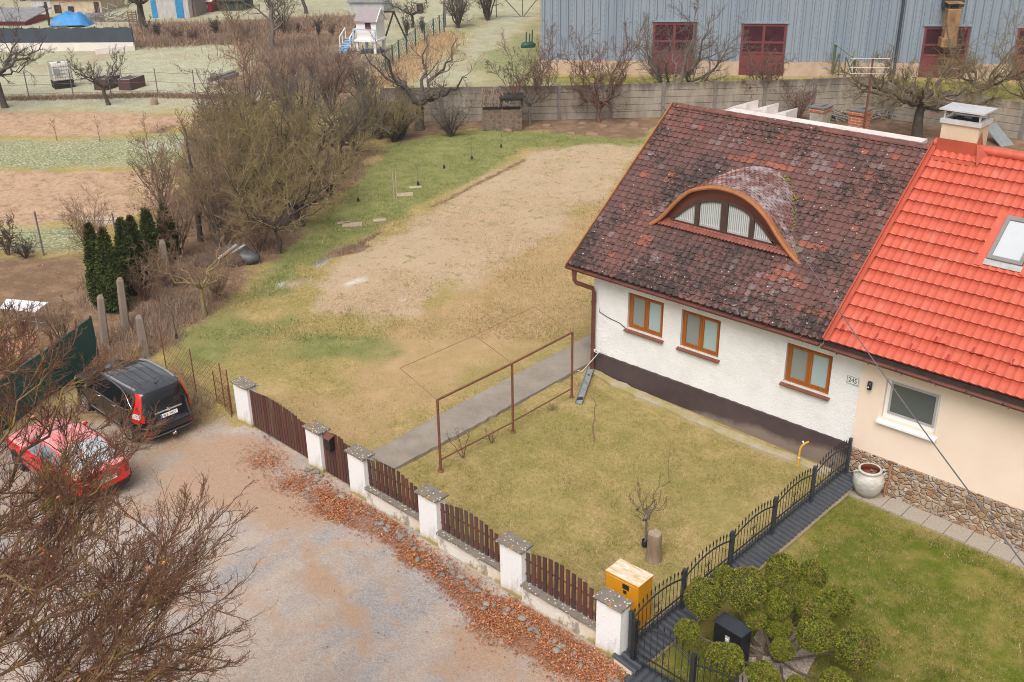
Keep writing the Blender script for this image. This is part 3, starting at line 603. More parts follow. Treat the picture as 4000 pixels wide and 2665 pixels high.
# scale tiles on the dormer back
ds = np.r_[0, np.cumsum(np.hypot(np.diff(AS[:, 0]), np.diff(AS[:, 1])))]
na_ = int(ds[-1]/.145)
for r in range(22):
    for a in range(na_):
        s_ = (a+.5*(r % 2)+.25)*.145
        if s_ > ds[-1]-.1: continue
        x = np.interp(s_, ds, AS[:, 0]); x2 = np.interp(s_+.145, ds, AS[:, 0]); z0 = np.interp(s_, ds, AS[:, 1]); z2 = np.interp(s_+.145, ds, AS[:, 1]); y = DY+.02+r*.115
        if z0+.05*(y-DY) < roofz(y)+.02: continue
        e1 = np.array([x2-x, 0, z2-z0]); e1 /= np.linalg.norm(e1)+1e-9; e2 = np.array([0, 1, .05]); e3 = np.cross(e1, e2)
        q = fbm(x, y, 1.4, 6); col = lerp((.19, .10, .095), (.32, .25, .25), np.clip(q*2.4-.7, 0, 1)); col = tuple(np.array(col)*(.75+.5*rng.rand()))
        plate(dm, np.array([x, y, z0+.05*(y-DY)]), e1, e2, e3, .15, .15, col, False, .012, .030, .6)
g = NT('wet_dormer_tile'); t = g.attr('tint'); n1 = g.noise(9, 5, .7); c = g.mix(g.ma('MULTIPLY', n1, .3), t, (.08, .05, .05)); c = g.mix(g.ramp(g.noise(1.7, 6, .75), [(.46, 0.), (.60, .75)]), c, (.46, .43, .44)); c = g.mix(g.ramp(g.noise(5, 5, .8), [(.54, 0.), (.62, .85)]), c, (.04, .03, .026)); c = g.mix(g.ramp(g.vor(6), [(.03, .9), (.06, 0.)]), c, (.55, .52, .46)); M_DTILE = g.done(c, .20, n1, .25, .01)
dorm = dm.build('dormer', [M_DTILE, M_DARK], wh)
mb = MB(); rr_ = random.Random(8)
for k in range(26):
    x = rr_.uniform(-12.9, -11.35); z0 = float(arcz(x)); y = (z0-.05*DY-EZ+SL*EY)/(SL-.05); mb.blob((x+rr_.uniform(-.05, .08), y, roofz(y)+.05), (rr_.uniform(.02, .05), rr_.uniform(.02, .05), .03), k, n=5)
mb.build('moss_tufts', simple('bright_roof_moss', (.20, .22, .02), .9, .4, 20), dorm)
mb = MB(); n = len(AS); V = []              # fascia band: proud sheet following the arch
nrm = np.gradient(AS, axis=0); nrm = np.c_[-nrm[:, 1], nrm[:, 0]]; nrm /= np.linalg.norm(nrm, axis=1)[:, None]
for (x, z0), (u, w) in zip(AS, nrm):
    for o1, yy in ((.035, DY+.10), (.05, DY-.05), (-.01, DY-.075), (-.05, DY-.06), (-.055, DY+.05)): V.append((x+u*o1, yy, z0+w*o1))
mb.add(V, [(i*5+j, i*5+j+1, (i+1)*5+j+1, (i+1)*5+j) for i in range(n-1) for j in range(4)], 0, smooth=False)
mb.add(V[:5], [tuple(range(5))]); mb.add(V[-5:], [tuple(range(4, -1, -1))]); mb.build('fascia', M_FASCIA, dorm)
# arch shaped front: reddish scale boarding around the window, dark frame and four panes
WY = 23.02
IN = spline([(-15.16, 4.80), (-14.98, 4.98), (-14.66, 5.27), (-14.34, 5.47), (-13.9, 5.60), (-13.5, 5.62), (-13.05, 5.56), (-12.68, 5.38), (-12.36, 5.14), (-12.02, 4.80)], 48)
def inz(x): return np.interp(x, IN[:, 0], IN[:, 1], left=0, right=0)
mb = MB(); V = []
xs_f = np.linspace(-15.75, -11.25, 90)
for x in xs_f: V += [(x, WY+.02, 4.3), (x, WY+.02, max(4.35, float(arcz(x))-.03))]
mb.add(V, [(2*i, 2*i+2, 2*i+3, 2*i+1) for i in range(len(xs_f)-1)], 0, (.16, .045, .03))
for r in range(4):                            # apron scales under the sill
    for a in range(40):
        x = -15.55+a*.105+.05*(r % 2); y = 22.70+r*.075; z0 = 4.43+r*.088
        if r < 2 or x > -11.5 or z0 > arcz(x)-.03: continue
        plate(mb, np.array([x, y, z0]), ex, np.array([0, .65, .76]), np.array([0, -.76, .65]), .108, .13, tuple(np.array((.22, .058, .036))*(.75+.4*rng.rand())), False, .006, .012, .5)
g = NT('red_scale_boarding'); M_SCALE = g.done(g.mix(g.ma('MULTIPLY', g.noise(9, 4), .3), g.attr('tint'), (.08, .03, .02)), .5)
fr_ = mb.build('front_boarding', M_SCALE, dorm)
dw = MB(); fx = [-15.10, -14.43, -14.30, -13.64, -13.44, -12.78, -12.65, -12.06]
ins = lambda x, d: max(4.85, float(inz(x))-d)
V = []
for x, z0 in IN: V += [(x, WY-.05, z0+.03), (x, WY-.05, max(4.80, z0-.075)), (x, WY+.02, max(4.80, z0-.075))]
dw.add(V, [(3*i+j, 3*i+3+j, 3*i+4+j, 3*i+1+j) for i in range(len(IN)-1) for j in range(2)])
for a, b in ((-14.44, -14.31), (-13.64, -13.45), (-12.78, -12.65)): dw.box(a, b, WY-.065, WY+.02, 4.78, float(inz((a+b)/2))-.02)
dw.box(-15.2, -11.98, WY-.07, WY+.02, 4.775, 4.805)
win = dw.build('window', M_DKWOOD, dorm)
for a, b in ((-15.10, -14.445), (-14.30, -13.645), (-13.44, -12.785), (-12.645, -12.06)):
    mb = MB(); xs_ = np.linspace(a, b, 12); V = []
    for x in xs_: V += [(x, WY-.01, 4.86), (x, WY-.01, max(4.861, float(inz(x))-.07))]
    mb.add(V, [(2*i, 2*i+2, 2*i+3, 2*i+1) for i in range(11)]); mb.build('pane', M_NET, win)
    mb = MB(); mb.box(a+.01, b-.01, WY-.05, WY+.0, 4.806, 4.862); mb.build('sill', simple('grey_sill_board', (.45, .42, .42), .5, .2), win)
# ---- gutter and downpipe
mb = MB(); prof = [(math.cos(t)*.075, math.sin(t)*.075) for t in np.linspace(math.pi, 2*math.pi, 9)]
GY, GZ = EY-.06, EZ-.03
def gutter(mb, xa, xb, y, z0, z1, sag=0):
    n = 24; V = []
    for i in range(n+1):
        x = xa+(xb-xa)*i/n; z = z0+(z1-z0)*i/n
        for u, w in prof: V.append((x, y+u, z+w))
        for u, w in prof[::-1]: V.append((x, y+u*.9, z+w*.9+.004))
    m = 18; mb.add(V, [(i*m+j, (i+1)*m+j, (i+1)*m+(j+1) % m, i*m+(j+1) % m) for i in range(n) for j in range(m)], 0, smooth=False)
    mb.tube([(xa, y-.078, z0+.003), (xb, y-.078, z1+.003)], .012, 6)
    for s_ in (0, n): mb.add(V[s_*m:s_*m+9], [tuple(range(9))])
gutter(mb, XE-.02, XR-.02, GY, GZ, GZ-.02)
for x in np.arange(XE+.6, XR, .95): mb.bar((x, GY+.1, GZ+.035), (x, GY-.085, GZ+.012), .03, .006); mb.tube([(x, GY-.08, GZ+.01), (x, GY-.06, GZ-.06), (x, GY, GZ-.085)], .012, 5)
mb.build('gutter', M_COPPER, wh)
mb = MB(); mb.lathe([(.085, 0), (.075, -.06), (.055, -.14)], (XE+.28, GY, GZ-.05), 12); mb.tube([(XE+.28, GY, GZ-.15), (XE+.28, GY, GZ-.33), (XE+.32, GY+.03, GZ-.42), (XWL+.02, YF-.10, 2.72), (XWL+.06, YF-.09, 2.60), (XWL+.06, YF-.09, 1.2), (XWL+.06, YF-.09, .20)], .062, 12)
for z0 in (.9, 2.3): mb.lathe([(.072, 0), (.072, .05)], (XWL+.06, YF-.09, z0), 12)
mb.build('downpipe', M_COPPER, wh)
# thin cables on the facade, loose white cable round the downpipe
M_BLACKC = simple('black_cable', (.02, .018, .018), .5, .1); M_WHITEC = simple('white_cable', (.7, .69, .66), .5, .1)
mb = MB(); mb.tube([(-16.62, YF-.012, 3.2), (-16.62, YF-.012, 2.2), (-16.62, YF-.012, 2.02), (-16.3, YF-.012, 1.93), (-15.9, YF-.012, 1.88), (-15.7, YF-.02, 1.8)], .011, 5); mb.build('cable', M_BLACKC, wh)
mb = MB(); pts = [(-16.55+.10*math.cos(t), YF-.17-.06*math.sin(t), .86+.02*math.cos(2*t)) for t in np.linspace(0, 5.5, 24)]
mb.tube([(-16.35, YF-.03, .80), (-16.5, YF-.12, .84)]+pts+[(-16.7, YF-.25, .5), (-16.95, YF-.35, .13), (-17.2, YF-.4, .12)], .013, 5); mb.build('cable', M_WHITEC, wh)
# number plate 245
M_PLATE = simple('white_enamel', (.78, .77, .74), .4, .1); M_INK = simple('black_ink', (.02, .02, .02), .5, .1)
mb = MB(); hx = -8.98; mb.box(hx-.155, hx+.155, YF-.022, YF-.004, 2.30, 2.52, b=.002)
for a, b, c0, d in ((-.145, .145, .2, .208), (-.145, .145, .012, .02), (-.145, -.137, .02, .2), (.137, .145, .02, .2)): mb.box(hx+a, hx+b, YF-.025, YF-.02, 2.30+c0, 2.30+d, 1)
pl_ = mb.build('number_plate', [M_PLATE, M_INK], wh)
text_mesh('house_number', '245', .17, M_INK, pl_, Vector((hx, YF-.026, 2.408))-Vector(root_mat(pl_).translation), (RAD(90), 0, 0), .002, .85)
# rear chimneys, aerial and rear parapets
g = NT('old_red_brick'); br = g.n('TexBrick'); X, Y, Z = g.xyz(); cm = g.n('CombineXYZ'); g.L(g.ma('ADD', X, Y), cm.inputs[0]); g.L(Z, cm.inputs[1]); g.L(cm.outputs[0], br.inputs['Vector'])
br.inputs['Scale'].default_value = 1; br.inputs['Brick Width'].default_value = .25; br.inputs['Row Height'].default_value = .08; br.inputs['Mortar Size'].default_value = .009
br.inputs['Color1'].default_value = (.48, .13, .05, 1); br.inputs['Color2'].default_value = (.36, .10, .045, 1); br.inputs['Mortar'].default_value = (.50, .38, .29, 1)
M_BRICK = g.done(g.mix(g.ma('MULTIPLY', g.noise(9, 4), .35), br.outputs[0], (.15, .06, .03)), .9, br.outputs[1], -.5, .01)
M_PLAST = simple('crumbling_plaster', (.50, .42, .34), .9, .3, 4, .3)
M_SLATE = simple('grey_slate', (.19, .18, .17), .8, .3, 5, .3)
M_SNOWM = simple('white_painted_sheet', (.72, .66, .63), .5, .15, 3, c2=(.60, .5, .46))
M_RUST = simple('rusty_steel', (.21, .065, .032), .75, .4, 7, .3, .005, c2=(.11, .04, .025))
def brick_chimney(px, w, d, y, top, label, plastered):
    P = onp(1, y, px, 0); x = P[0]; ztop = onp(1, y, px, top)[2]; zb = roofz(RY)-(y-RY)*SL-.3
    t = thing('chimney', label, 'chimney', (x, y, zb))
    mb = MB(); mb.box(x-w/2, x+w/2, y, y+d, zb, ztop-.17); mb.box(x-w/2-.035, x+w/2+.035, y-.035, y+d+.035, ztop-.17, ztop-.06); b = mb.build('shaft', M_BRICK, t)
    if plastered:
        q = MB(); q.add([(x-w/2-.012, y-.012, ztop-.17), (x+w/2+.012, y-.012, ztop-.17), (x+w/2+.012, y-.012, zb), (x+.05, y-.012, zb), (x+.06, y-.012, ztop-.75), (x-.05, y-.012, ztop-.5), (x-w/2-.012, y-.012, ztop-.55)], [(6, 5, 4, 3, 2, 1, 0)])
        q.box(x+w/2, x+w/2+.014, y-.01, y+d, zb, ztop-.172); q.build('render', M_PLAST, t)
    q = MB(); q.box(x-w/2-.05, x+w/2+.05, y-.05, y+d+.05, ztop-.06, ztop-.01, b=.008); q.box(x-w*.25, x+w*.3, y+.08, y+d-.08, ztop-.01, ztop+.03); q.build('capping', M_SLATE, t)
    return x, ztop, zb
brick_chimney(3240, .40, .5, 29.3, 424, 'squat brick chimney behind the ridge with half its plaster gone', True)
cx_, ct_, cb_ = brick_chimney(3402, .44, .5, 29.1, 436, 'bare red brick chimney with slate cap behind the ridge', False)
an = thing('tv_aerial', 'rusty mast with spiky television aerial in front of the brick chimney', 'aerial', (cx_-.05, 29.0, cb_))
ax_ = onp(1, 29.0, 3388, 400)[0]; ztop = onp(1, 29.0, 3384, 222)[2]
mb = MB(); mb.tube([(ax_, 29.0, cb_), (ax_, 29.0, ztop)], .028, 6); mb.build('mast', M_RUST, an)
M_ALU = simple('dull_aluminium', (.55, .54, .53), .4, .1, metal=.3)
for dzz, L, m_ in ((-.02, .95, 2), (-.28, .95, 7), (-.45, .9, 2)):
    mb = MB(); d = np.array([.95, .3, .06]); c0 = np.array([ax_, 28.96, ztop+dzz]); mb.tube([c0-d*L*.62, c0+d*L*.5], .012, 5)
    for j in range(m_):
        c1 = c0+d*L*(-.5+j/(max(1, m_-1))); mb.tube([c1-[-.06, .22, 0], c1+[-.06, .22, 0]], .008, 4)
    mb.build('antenna_boom', M_ALU, an)
pw = thing('rear_parapet', 'white capped parapet running just behind the mossy ridge', 'parapet', (-13, 27.2, 6))
mb = MB(); xa, xb = onp(1, 27.3, 2850, 430)[0], onp(1, 27.3, 3610, 560)[0]; za, zb = onp(1, 27.3, 2850, 427)[2], onp(1, 27.3, 3610, 548)[2]
mb.add([(xa, 27.15, za-.02), (xb, 27.15, zb-.02), (xb, 27.5, zb), (xa, 27.5, za), (xa, 27.15, za-.9), (xb, 27.15, zb-.9), (xb, 27.5, zb-.9), (xa, 27.5, za-.9)], [(0, 1, 2, 3), (4, 5, 1, 0), (2, 6, 7, 3), (0, 3, 7, 4), (1, 5, 6, 2)])
mb.build('coping', M_SNOWM, pw)
for k, (px, top, w) in enumerate(((2880, 405, .62), (2960, 417, .62), (3035, 438, .5))):
    q = MB(); x = onp(1, 27.6, px, 420)[0]; zt = onp(1, 27.6, px+20, top)[2]
    q.add([(x-.5, 27.6, zt-.30), (x+.3, 27.6, zt), (x+.3, 28.3, zt+.02), (x-.5, 28.3, zt-.28), (x-.5, 27.6, zt-.9), (x+.3, 27.6, zt-.9), (x+.3, 28.3, zt-.9), (x-.5, 28.3, zt-.9)], [(0, 1, 2, 3), (0, 4, 5, 1), (1, 5, 6, 2), (3, 7, 4, 0)])
    q.build('stepped_gable', M_SNOWM, pw)
# ================================================================== cream house
ch = thing('cream_house', 'smooth cream house with bright red metal tile roof and stone clad base', 'house', (-4, 22, gz(-4)))
CX0, CX1 = XWR+.0, 2.2
cw = (-8.18, -6.90, 1.70, 2.74)
mb = MB(); holed_wall(mb, CX0, CX1, .62, 3.15, YF-.012, [cw], .16)
mb.add([(CX0, YF-.012, .3), (CX0, YF-.012, 3.1), (CX0, YF+.3, 3.1), (CX0, YF+.3, .3)], [(0, 1, 2, 3)])
mb.add([(CX1, YF, -.6), (CX1, YF, 3.1), (CX1, RY, 6.9), (CX1, 30.75, 3.1), (CX1, 30.75, -.6)], [(4, 3, 2, 1, 0)])
mb.build('wall', [M_CREAM, M_CREAM], ch)
g = NT('stone_cladding'); v = g.map((7.2, 7.2, 8.6)); w2 = g.noise(5, 3, .6, col=True); vv = g.mix(.45, v, w2, 'ADD')
vd = g.vor(1, 'DISTANCE_TO_EDGE', vv); vc = g.sep(g.vor(1, 'F1', vv, 1))
c = g.ramp(vc[0], [(0, (.20, .085, .035)), (.18, (.46, .30, .17)), (.4, (.35, .16, .055)), (.55, (.55, .42, .30)), (.72, (.17, .10, .065)), (.85, (.60, .50, .40)), (1., (.40, .22, .09))])
c = g.mix(g.ma('MULTIPLY', g.noise(26, 5, .7), .45), c, (.16, .08, .04)); c = g.mix(g.ramp(vd, [(.03, 1.), (.09, 0.)]), c, (.43, .36, .31))
M_STONE = g.done(c, .75, g.ma('ADD', g.ramp(vd, [(0, 0.), (.16, 1.)]), g.ma('MULTIPLY', g.noise(20, 4), .3)), .9, .05)
mb = MB(); n = 40; V = []
for i in range(n+1):
    x = CX0-.02+(CX1-CX0+.02)*i/n; V += [(x, YF-.05, -.8), (x, YF-.05, .66-.012*(x-CX0)), (x, YF+.0, .675-.012*(x-CX0))]
mb.add(V, [(3*i+j, 3*i+3+j, 3*i+4+j, 3*i+1+j) for i in range(n) for j in range(2)]); mb.add([(CX0-.02, YF-.05, -.8), (CX0-.02, YF-.05, .66), (CX0-.02, YF, .66), (CX0-.02, YF, -.8)], [(0, 1, 2, 3)])
mb.build('stone_plinth', M_STONE, ch)
x0, x1, z0, z1 = cw; fr = MB(); yf = YF+.1; t = .085
for a, b, c0, d in ((x0, x1, z1-t, z1), (x0, x1, z0, z0+t+.03)): fr.box(a, b, yf, yf+.07, c0, d)
for a, b in ((x0, x0+t), (x1-t, x1)): fr.box(a, b, yf, yf+.07, z0+t+.03, z1-t)
w = fr.build('window', M_PVC, ch); q = MB(); a, b, c0, d = x0+t, x1-t, z0+t+.03, z1-t; s_ = .05
for A, B_, C0, D in ((a, b, d-s_, d), (a, b, c0, c0+s_)): q.box(A, B_, yf-.015, yf+.06, C0, D)
for A, B_ in ((a, a+s_), (b-s_, b)): q.box(A, B_, yf-.015, yf+.06, c0+s_, d-s_)
q.build('sash', M_GREYF, w); q = MB(); q.box(a+s_, b-s_, yf+.01, yf+.03, c0+s_, d-s_); q.build('pane', M_DARKBL, w)
q = MB(); q.add([(x0-.07, YF+.16, z0+.01), (x1+.07, YF+.16, z0+.01), (x1+.07, YF-.13, z0-.06), (x0-.07, YF-.13, z0-.06), (x0-.07, YF-.13, z0-.11), (x1+.07, YF-.13, z0-.11), (x1+.07, YF-.01, z0-.08), (x0-.07, YF-.01, z0-.08)], [(3, 2, 1, 0), (4, 5, 2, 3), (5, 4, 7, 6), (0, 7, 4, 3), (1, 2, 5, 6)]); q.build('sill', M_PVC, w)
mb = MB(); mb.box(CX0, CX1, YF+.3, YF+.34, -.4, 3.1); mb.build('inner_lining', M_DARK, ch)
# red metal tile roof: waves across, a step every course
CE, CEZ = -9.66, EZ+.06; CRL = RLEN+.05; step = .362; mb = MB()
xs = np.arange(CE+.10, CX1+.45, .024); nxs = len(xs)
wv = ((xs-CE)/.191) % 1.0
prof_w = .015*np.cos(2*np.pi*wv)+.004*np.cos(4*np.pi*wv)
V = []; F = []; rowsn = int(CRL/step)+1; k = 0
for r in range(rowsn):
    s0 = r*step; s1 = min(CRL, s0+step)
    for s_, h in ((s0, -.004), (s0, .042), (s0+.02, .041), ((s0+s1)/2, .02), (s1, .0)):
        for x, p_ in zip(xs, prof_w): V.append(np.array([x, EY-.02, CEZ])+ROOFD*s_+ROOFN*(h+p_+.02))
V = np.array(V); L_ = rowsn*5
for r in range(L_-1):
    a = np.arange(nxs-1)+r*nxs; F.append(np.c_[a, a+1, a+nxs+1, a+nxs])
me = mesh_np('roof', V, [np.vstack(F)], M_RED, smooth=False); sm = np.ones(len(me.polygons), bool).reshape(L_-1, nxs-1); sm[0::5] = False; sm[4::5] = False
me.polygons.foreach_set('use_smooth', sm.ravel())
roofc = ob('roof', me, ch); roofc.location = -Vector(ch.location)
mb = MB(); yb = 31.15; mb.add([(CE, RY, RZ+.12), (CX1+.4, RY, RZ+.12), (CX1+.4, yb, EZ), (CE, yb, EZ)], [(0, 1, 2, 3)]); mb.add([(CE+.05, EY+.05, CEZ-.06), (CX1+.4, EY+.05, CEZ-.06), (CX1+.4, RY, RZ+.0), (CE+.05, RY, RZ+.0)], [(3, 2, 1, 0)])
mb.build('rear_slope', M_RED, ch)
mb = MB(); P0 = np.array([CE, EY-.05, CEZ]); P1 = P0+ROOFD*(CRL+.05)
for dx, h, w_ in ((.02, .07, .035), (.085, .045, .10)): mb.bar(P0+[dx, 0, 0]+ROOFN*h, P1+[dx, 0, 0]+ROOFN*h, w_, .02 if w_ > .05 else .10)
mb.build('verge_flashing', M_REDFL, ch)
mb = MB(); mb.tube([(CE+.05, RY+.02, RZ+.15), (CX1+.4, RY+.02, RZ+.15)], .12, 14); mb.build('ridge_cap', M_RED, ch)
mb = MB(); gutter(mb, CE-.0, CX1+.4, EY-.07, EZ-.07, EZ-.19)
for x in np.arange(CE+.3, CX1, .78): mb.tube([(x, EY-.15, EZ-.07-.01*(x-CE)), (x, EY-.155, EZ-.03-.01*(x-CE))], .02, 6); mb.tube([(x+.1, EY-.15, EZ-.10-.01*(x-CE)), (x+.1, EY-.08, EZ-.165-.01*(x-CE))], .02, 6)
mb.build('gutter', M_COPPER, ch)
mb = MB(); mb.box(CE+.0, CX1+.4, EY+.02, EY+.05, EZ-.14, EZ+.02); mb.box(CE, CX1+.4, EY+.05, YF, EZ-.17, EZ-.14); mb.build('soffit', M_DARK, ch)
# skylight
sx0, sx1 = -7.13, -6.35; s0, s1 = 3.13, 4.39
def rp(x, s_, h): return np.array([x, EY, CEZ])+ROOFD*s_+ROOFN*h
M_SKYF = simple('grey_skylight_frame', (.22, .205, .20), .4, .1, 3); g = NT('pale_pane'); M_SKYP = g.done(g.mix(g.noise(1.2, 3), (.52, .53, .54), (.42, .44, .46)), .08)
mb = MB()
for a, b, c0, d in ((sx0, sx1, s1-.11, s1), (sx0, sx1, s0, s0+.10), (sx0, sx0+.085, s0+.1, s1-.11), (sx1-.085, sx1, s0+.1, s1-.11)):
    mb.obox(rp((a+b)/2, (c0+d)/2, .075), ex, ROOFD, ROOFN, (b-a)/2, (d-c0)/2, .07)
sk_ = mb.build('skylight', M_SKYF, ch); mb = MB(); mb.obox(rp((sx0+sx1)/2, (s0+s1)/2, .095), ex, ROOFD, ROOFN, (sx1-sx0)/2-.084, (s1-s0)/2-.1, .01); mb.build('pane', M_SKYP, sk_)
mb = MB(); mb.obox(rp((sx0+sx1)/2, s0-.075, .085), ex, ROOFD, ROOFN, (sx1-sx0)/2+.03, .08, .012); mb.build('apron', simple('grey_lead', (.42, .42, .40), .5, .2), sk_)
for x_ in (sx0-.11, sx1+.11): mb = MB(); mb.obox(rp(x_, (s0+s1)/2-.05, .078), ex, ROOFD, ROOFN, .10, (s1-s0)/2+.16, .008); mb.build('side_flashing', M_RED, sk_)
# snow guards: small red brackets
def on_croof(px, py):
    d = ray(px, py); t = ((np.array([0, EY, CEZ+.03])-O)@ROOFN)/(d@ROOFN); return O+t*d
for q in (zc(3, 1, 930, 1410), zc(3, 1, 715, 1480), zc(3, 1, 1245, 1500), zc(3, 2, 1030, 0), zc(3, 2, 1345, 92), zc(3, 2, 1575, 30), zc(3, 2, 1685, 195), zc(3, 2, 1920, 130), zc(3, 2, 2045, 295), zc(3, 2, 2285, 240)):
    P = on_croof(*q); mb = MB(); V = []
    for i in range(7):
        u = (i-3)/3; h = .045+.02*u*u
        for hh, oo in ((0.0, 0), (h, 0), (h, .012), (0., .012)): V.append(P+ex*u*.14+ROOFN*(hh+.012)+ROOFD*oo)
    mb.add(V, [(4*i+j, 4*i+4+j, 4*i+4+(j+1) % 4, 4*i+(j+1) % 4) for i in range(6) for j in range(4)]); mb.obox(P-ex*.10+ROOFN*.06+ROOFD*.06, ex, ROOFD, ROOFN, .02, .08, .004)
    mb.build('snow_guard', simple('dark_red_bracket', (.32, .025, .015), .4, .1) if 'dark_red_bracket' not in bpy.data.materials else bpy.data.materials['dark_red_bracket'], ch)
# chimney with sheet cap
M_CHIM = simple('aged_cream_chimney_render', (.62, .49, .36), .9, .12, 2.5, .2, c2=(.55, .42, .29))
M_CAPM = simple('pale_zinc_sheet', (.62, .62, .63), .35, .15, 3, metal=.2)
cy0, cy1 = 26.12, 26.80
xa, xb = onp(1, cy0, *zc(3, 0, 1590, 1200))[0], onp(1, cy0, *zc(3, 0, 1925, 1300))[0]; ct = onp(1, cy0, *zc(3, 0, 1945, 1165))[2]
ck = MB(); ck.box(xa, xb, cy0, cy1, 6.6, ct); chim = ck.build('chimney', M_CHIM, ch)
mb = MB(); o_ = .045
for a, b, c0, d in ((xa-o_, xb+o_, cy0-o_, cy0+.07), (xa-o_, xb+o_, cy1-.07, cy1+o_), (xa-o_, xa+.07, cy0+.07, cy1-.07), (xb-.07, xb+o_, cy0+.07, cy1-.07)): mb.box(a, b, c0, d, ct-.03, ct+.075)
mb.box(xa+.05, xb-.05, cy0+.05, cy1-.05, ct-.02, ct+.01, 1); mb.lathe([(.09, 0), (.09, .10), (.06, .10), (.06, 0)], (xa+.3, (cy0+cy1)/2, ct), 10, 1); mb.lathe([(.09, 0), (.09, .12), (.06, .12), (.06, 0)], (xb-.25, (cy0+cy1)/2, ct), 10, 1)
mb.build('rim', [M_CAPM, M_DARK], chim)
mb = MB()
for x in (xa+.03, xb-.03):
    for y in (cy0+.03, cy1-.03): mb.box(x-.02, x+.02, y-.02, y+.02, ct+.05, ct+.29)
mb.box(xa-.09, xb+.09, cy0-.09, cy1+.09, ct+.29, ct+.325); mb.build('cap', M_CAPM, chim)
mb = MB(); zr = lambda y: CEZ+(y-EY)*SL
mb.add([(xa-.04, cy0-.015, zr(cy0)+.36), (xb+.04, cy0-.015, zr(cy0)+.36), (xb+.04, cy0-.02, zr(cy0)+.04), (xa-.04, cy0-.02, zr(cy0)+.04), (xb+.12, cy0-.28, zr(cy0-.28)+.07), (xa-.12, cy0-.28, zr(cy0-.28)+.07)], [(3, 2, 1, 0), (5, 4, 2, 3)])
mb.add([(xb+.012, cy0-.015, zr(cy0)+.36), (xb+.012, cy0+.2, zr(cy0)+.62), (xb+.012, cy0+.5, zr(cy0)+.1), (xb+.16, cy0-.28, zr(cy0-.28)+.07), (xb+.30, cy0+.12, zr(cy0+.12)+.06)], [(2, 1, 0), (3, 4, 2, 0)])
mb.build('flashing', M_REDFL, chim)
# wall lamp, conduit
mb = MB(); lx = -8.53; mb.lathe([(0, 0), (.055, 0), (.055, .19), (0, .19)], (lx, YF-.09, 2.36), 14); mb.box(lx-.03, lx+.03, YF-.05, YF, 2.40, 2.50); mb.lathe([(0, 0), (.02, 0), (.02, .012), (0, .014)], (lx-.01, YF-.147, 2.43), 8, 1, ax='y'); mb.build('wall_lamp', [M_INK, M_PVC], ch)
M_CU = simple('orange_copper_pipe', (.42, .16, .07), .45, .2)
mb = MB(); px_ = -7.72; mb.tube([(px_, YF-.06, .62), (px_, YF-.09, .57), (px_, YF-.09, .18), (px_-.03, YF-.16, .05), (px_-.03, YF-.18, -.02), (px_-.03, YF-.17, gz(px_)-.03)], .022, 8); mb.build('conduit', M_CU, ch)
# overhead wire: from the roof slope down past the cream eave to a far anchor at the right
A = np.array([-11.15, 22.85, 4.72]); Bp = O+ray(4000, 2205)*17.0/np.linalg.norm(ray(4000, 2205))
mb = MB(); d_ = Bp-A; pts = [A+d_*t+np.array([0, 0, -.18*4*t*(1-t)*.6]) for t in np.linspace(0, 1.5, 30)]
mb.tube(pts, .013, 6); tag(mb.build('overhead_wire', simple('grey_wire', (.15, .14, .15), .5, .1)), 'grey overhead wire sloping from the dormer corner across the cream wall', 'wire')
# ================================================================== front wall of pillars, copings and pickets
g = NT('whitewashed_pillar'); n1 = g.noise(2.3, 6, .7, g.map((1, 1, .35))); n2 = g.noise(22, 5, .7); X, Y, Z = g.xyz()
c = g.mix(g.ramp(n1, [(.52, 0.), (.70, .8)]), (.76, .74, .725), (.40, .375, .36))
bt = g.ma('SUBTRACT', g.ma('ADD', .62, g.ma('MULTIPLY', n1, .6)), g.ma('MULTIPLY', Z, 2.2))
c = g.mix(g.ramp(bt, [(.45, 0.), (.68, .55)]), c, (.55, .40, .24)); c = g.mix(g.ramp(bt, [(.70, 0.), (.82, .85)]), c, (.30, .24, .035))
c = g.mix(g.ramp(g.noise(6, 5, .75), [(.62, 0.), (.72, .7)]), c, (.25, .225, .20))
M_PILL = g.done(c, .9, g.ma('ADD', n2, n1), .5, .02)
g = NT('lichened_cap'); n1 = g.noise(7, 5, .7); n2 = g.noise(2.3, 4, .6); sp = g.vor(13)
c = g.mix(n1, (.26, .215, .175), (.10, .085, .07)); c = g.mix(g.ramp(g.ma('SUBTRACT', sp, g.ma('MULTIPLY', n2, .25)), [(.08, .9), (.14, 0.)]), c, (.60, .57, .48))
c = g.mix(g.ramp(g.ma('ADD', g.noise(4, 4, .7), g.ma('MULTIPLY', g.attr('tint', 2), .22)), [(.70, 0.), (.76, .9)]), c, (.50, .21, .02)); M_CAP = g.done(c, .9, n1, .8, .03)
g = NT('stained_garden_wall'); n1 = g.noise(1.7, 6, .7); n2 = g.noise(22, 5, .7); n3 = g.noise(3.2, 5, .7, g.map((1, 1, .5))); X, Y, Z = g.xyz()
c = g.mix(g.ramp(n1, [(.40, 0.), (.66, .9)]), (.70, .66, .60), (.66, .52, .34)); c = g.mix(g.ramp(n3, [(.56, 0.), (.64, .85)]), c, (.24, .21, .18))
c = g.mix(g.ramp(g.ma('SUBTRACT', n1, g.ma('MULTIPLY', Z, 1.6)), [(.42, 0.), (.55, .8)]), c, (.28, .22, .05)); M_GWALL = g.done(c, .9, g.ma('ADD', n2, n3), .6, .03)
g = NT('brown_fence_paint'); t = g.attr('tint'); n1 = g.noise(6, 5, .7, g.map((4, 4, .6))); n2 = g.noise(30, 4, .7, g.map((3, 3, .3)))
c = g.mix(g.ramp(n1, [(.35, 0.), (.7, .6)]), t, (.05, .03, .026)); c = g.mix(g.ramp(n2, [(.60, 0.), (.8, .4)]), c, (.30, .22, .18)); M_PICK = g.done(c, .6, n2, .4, .01)
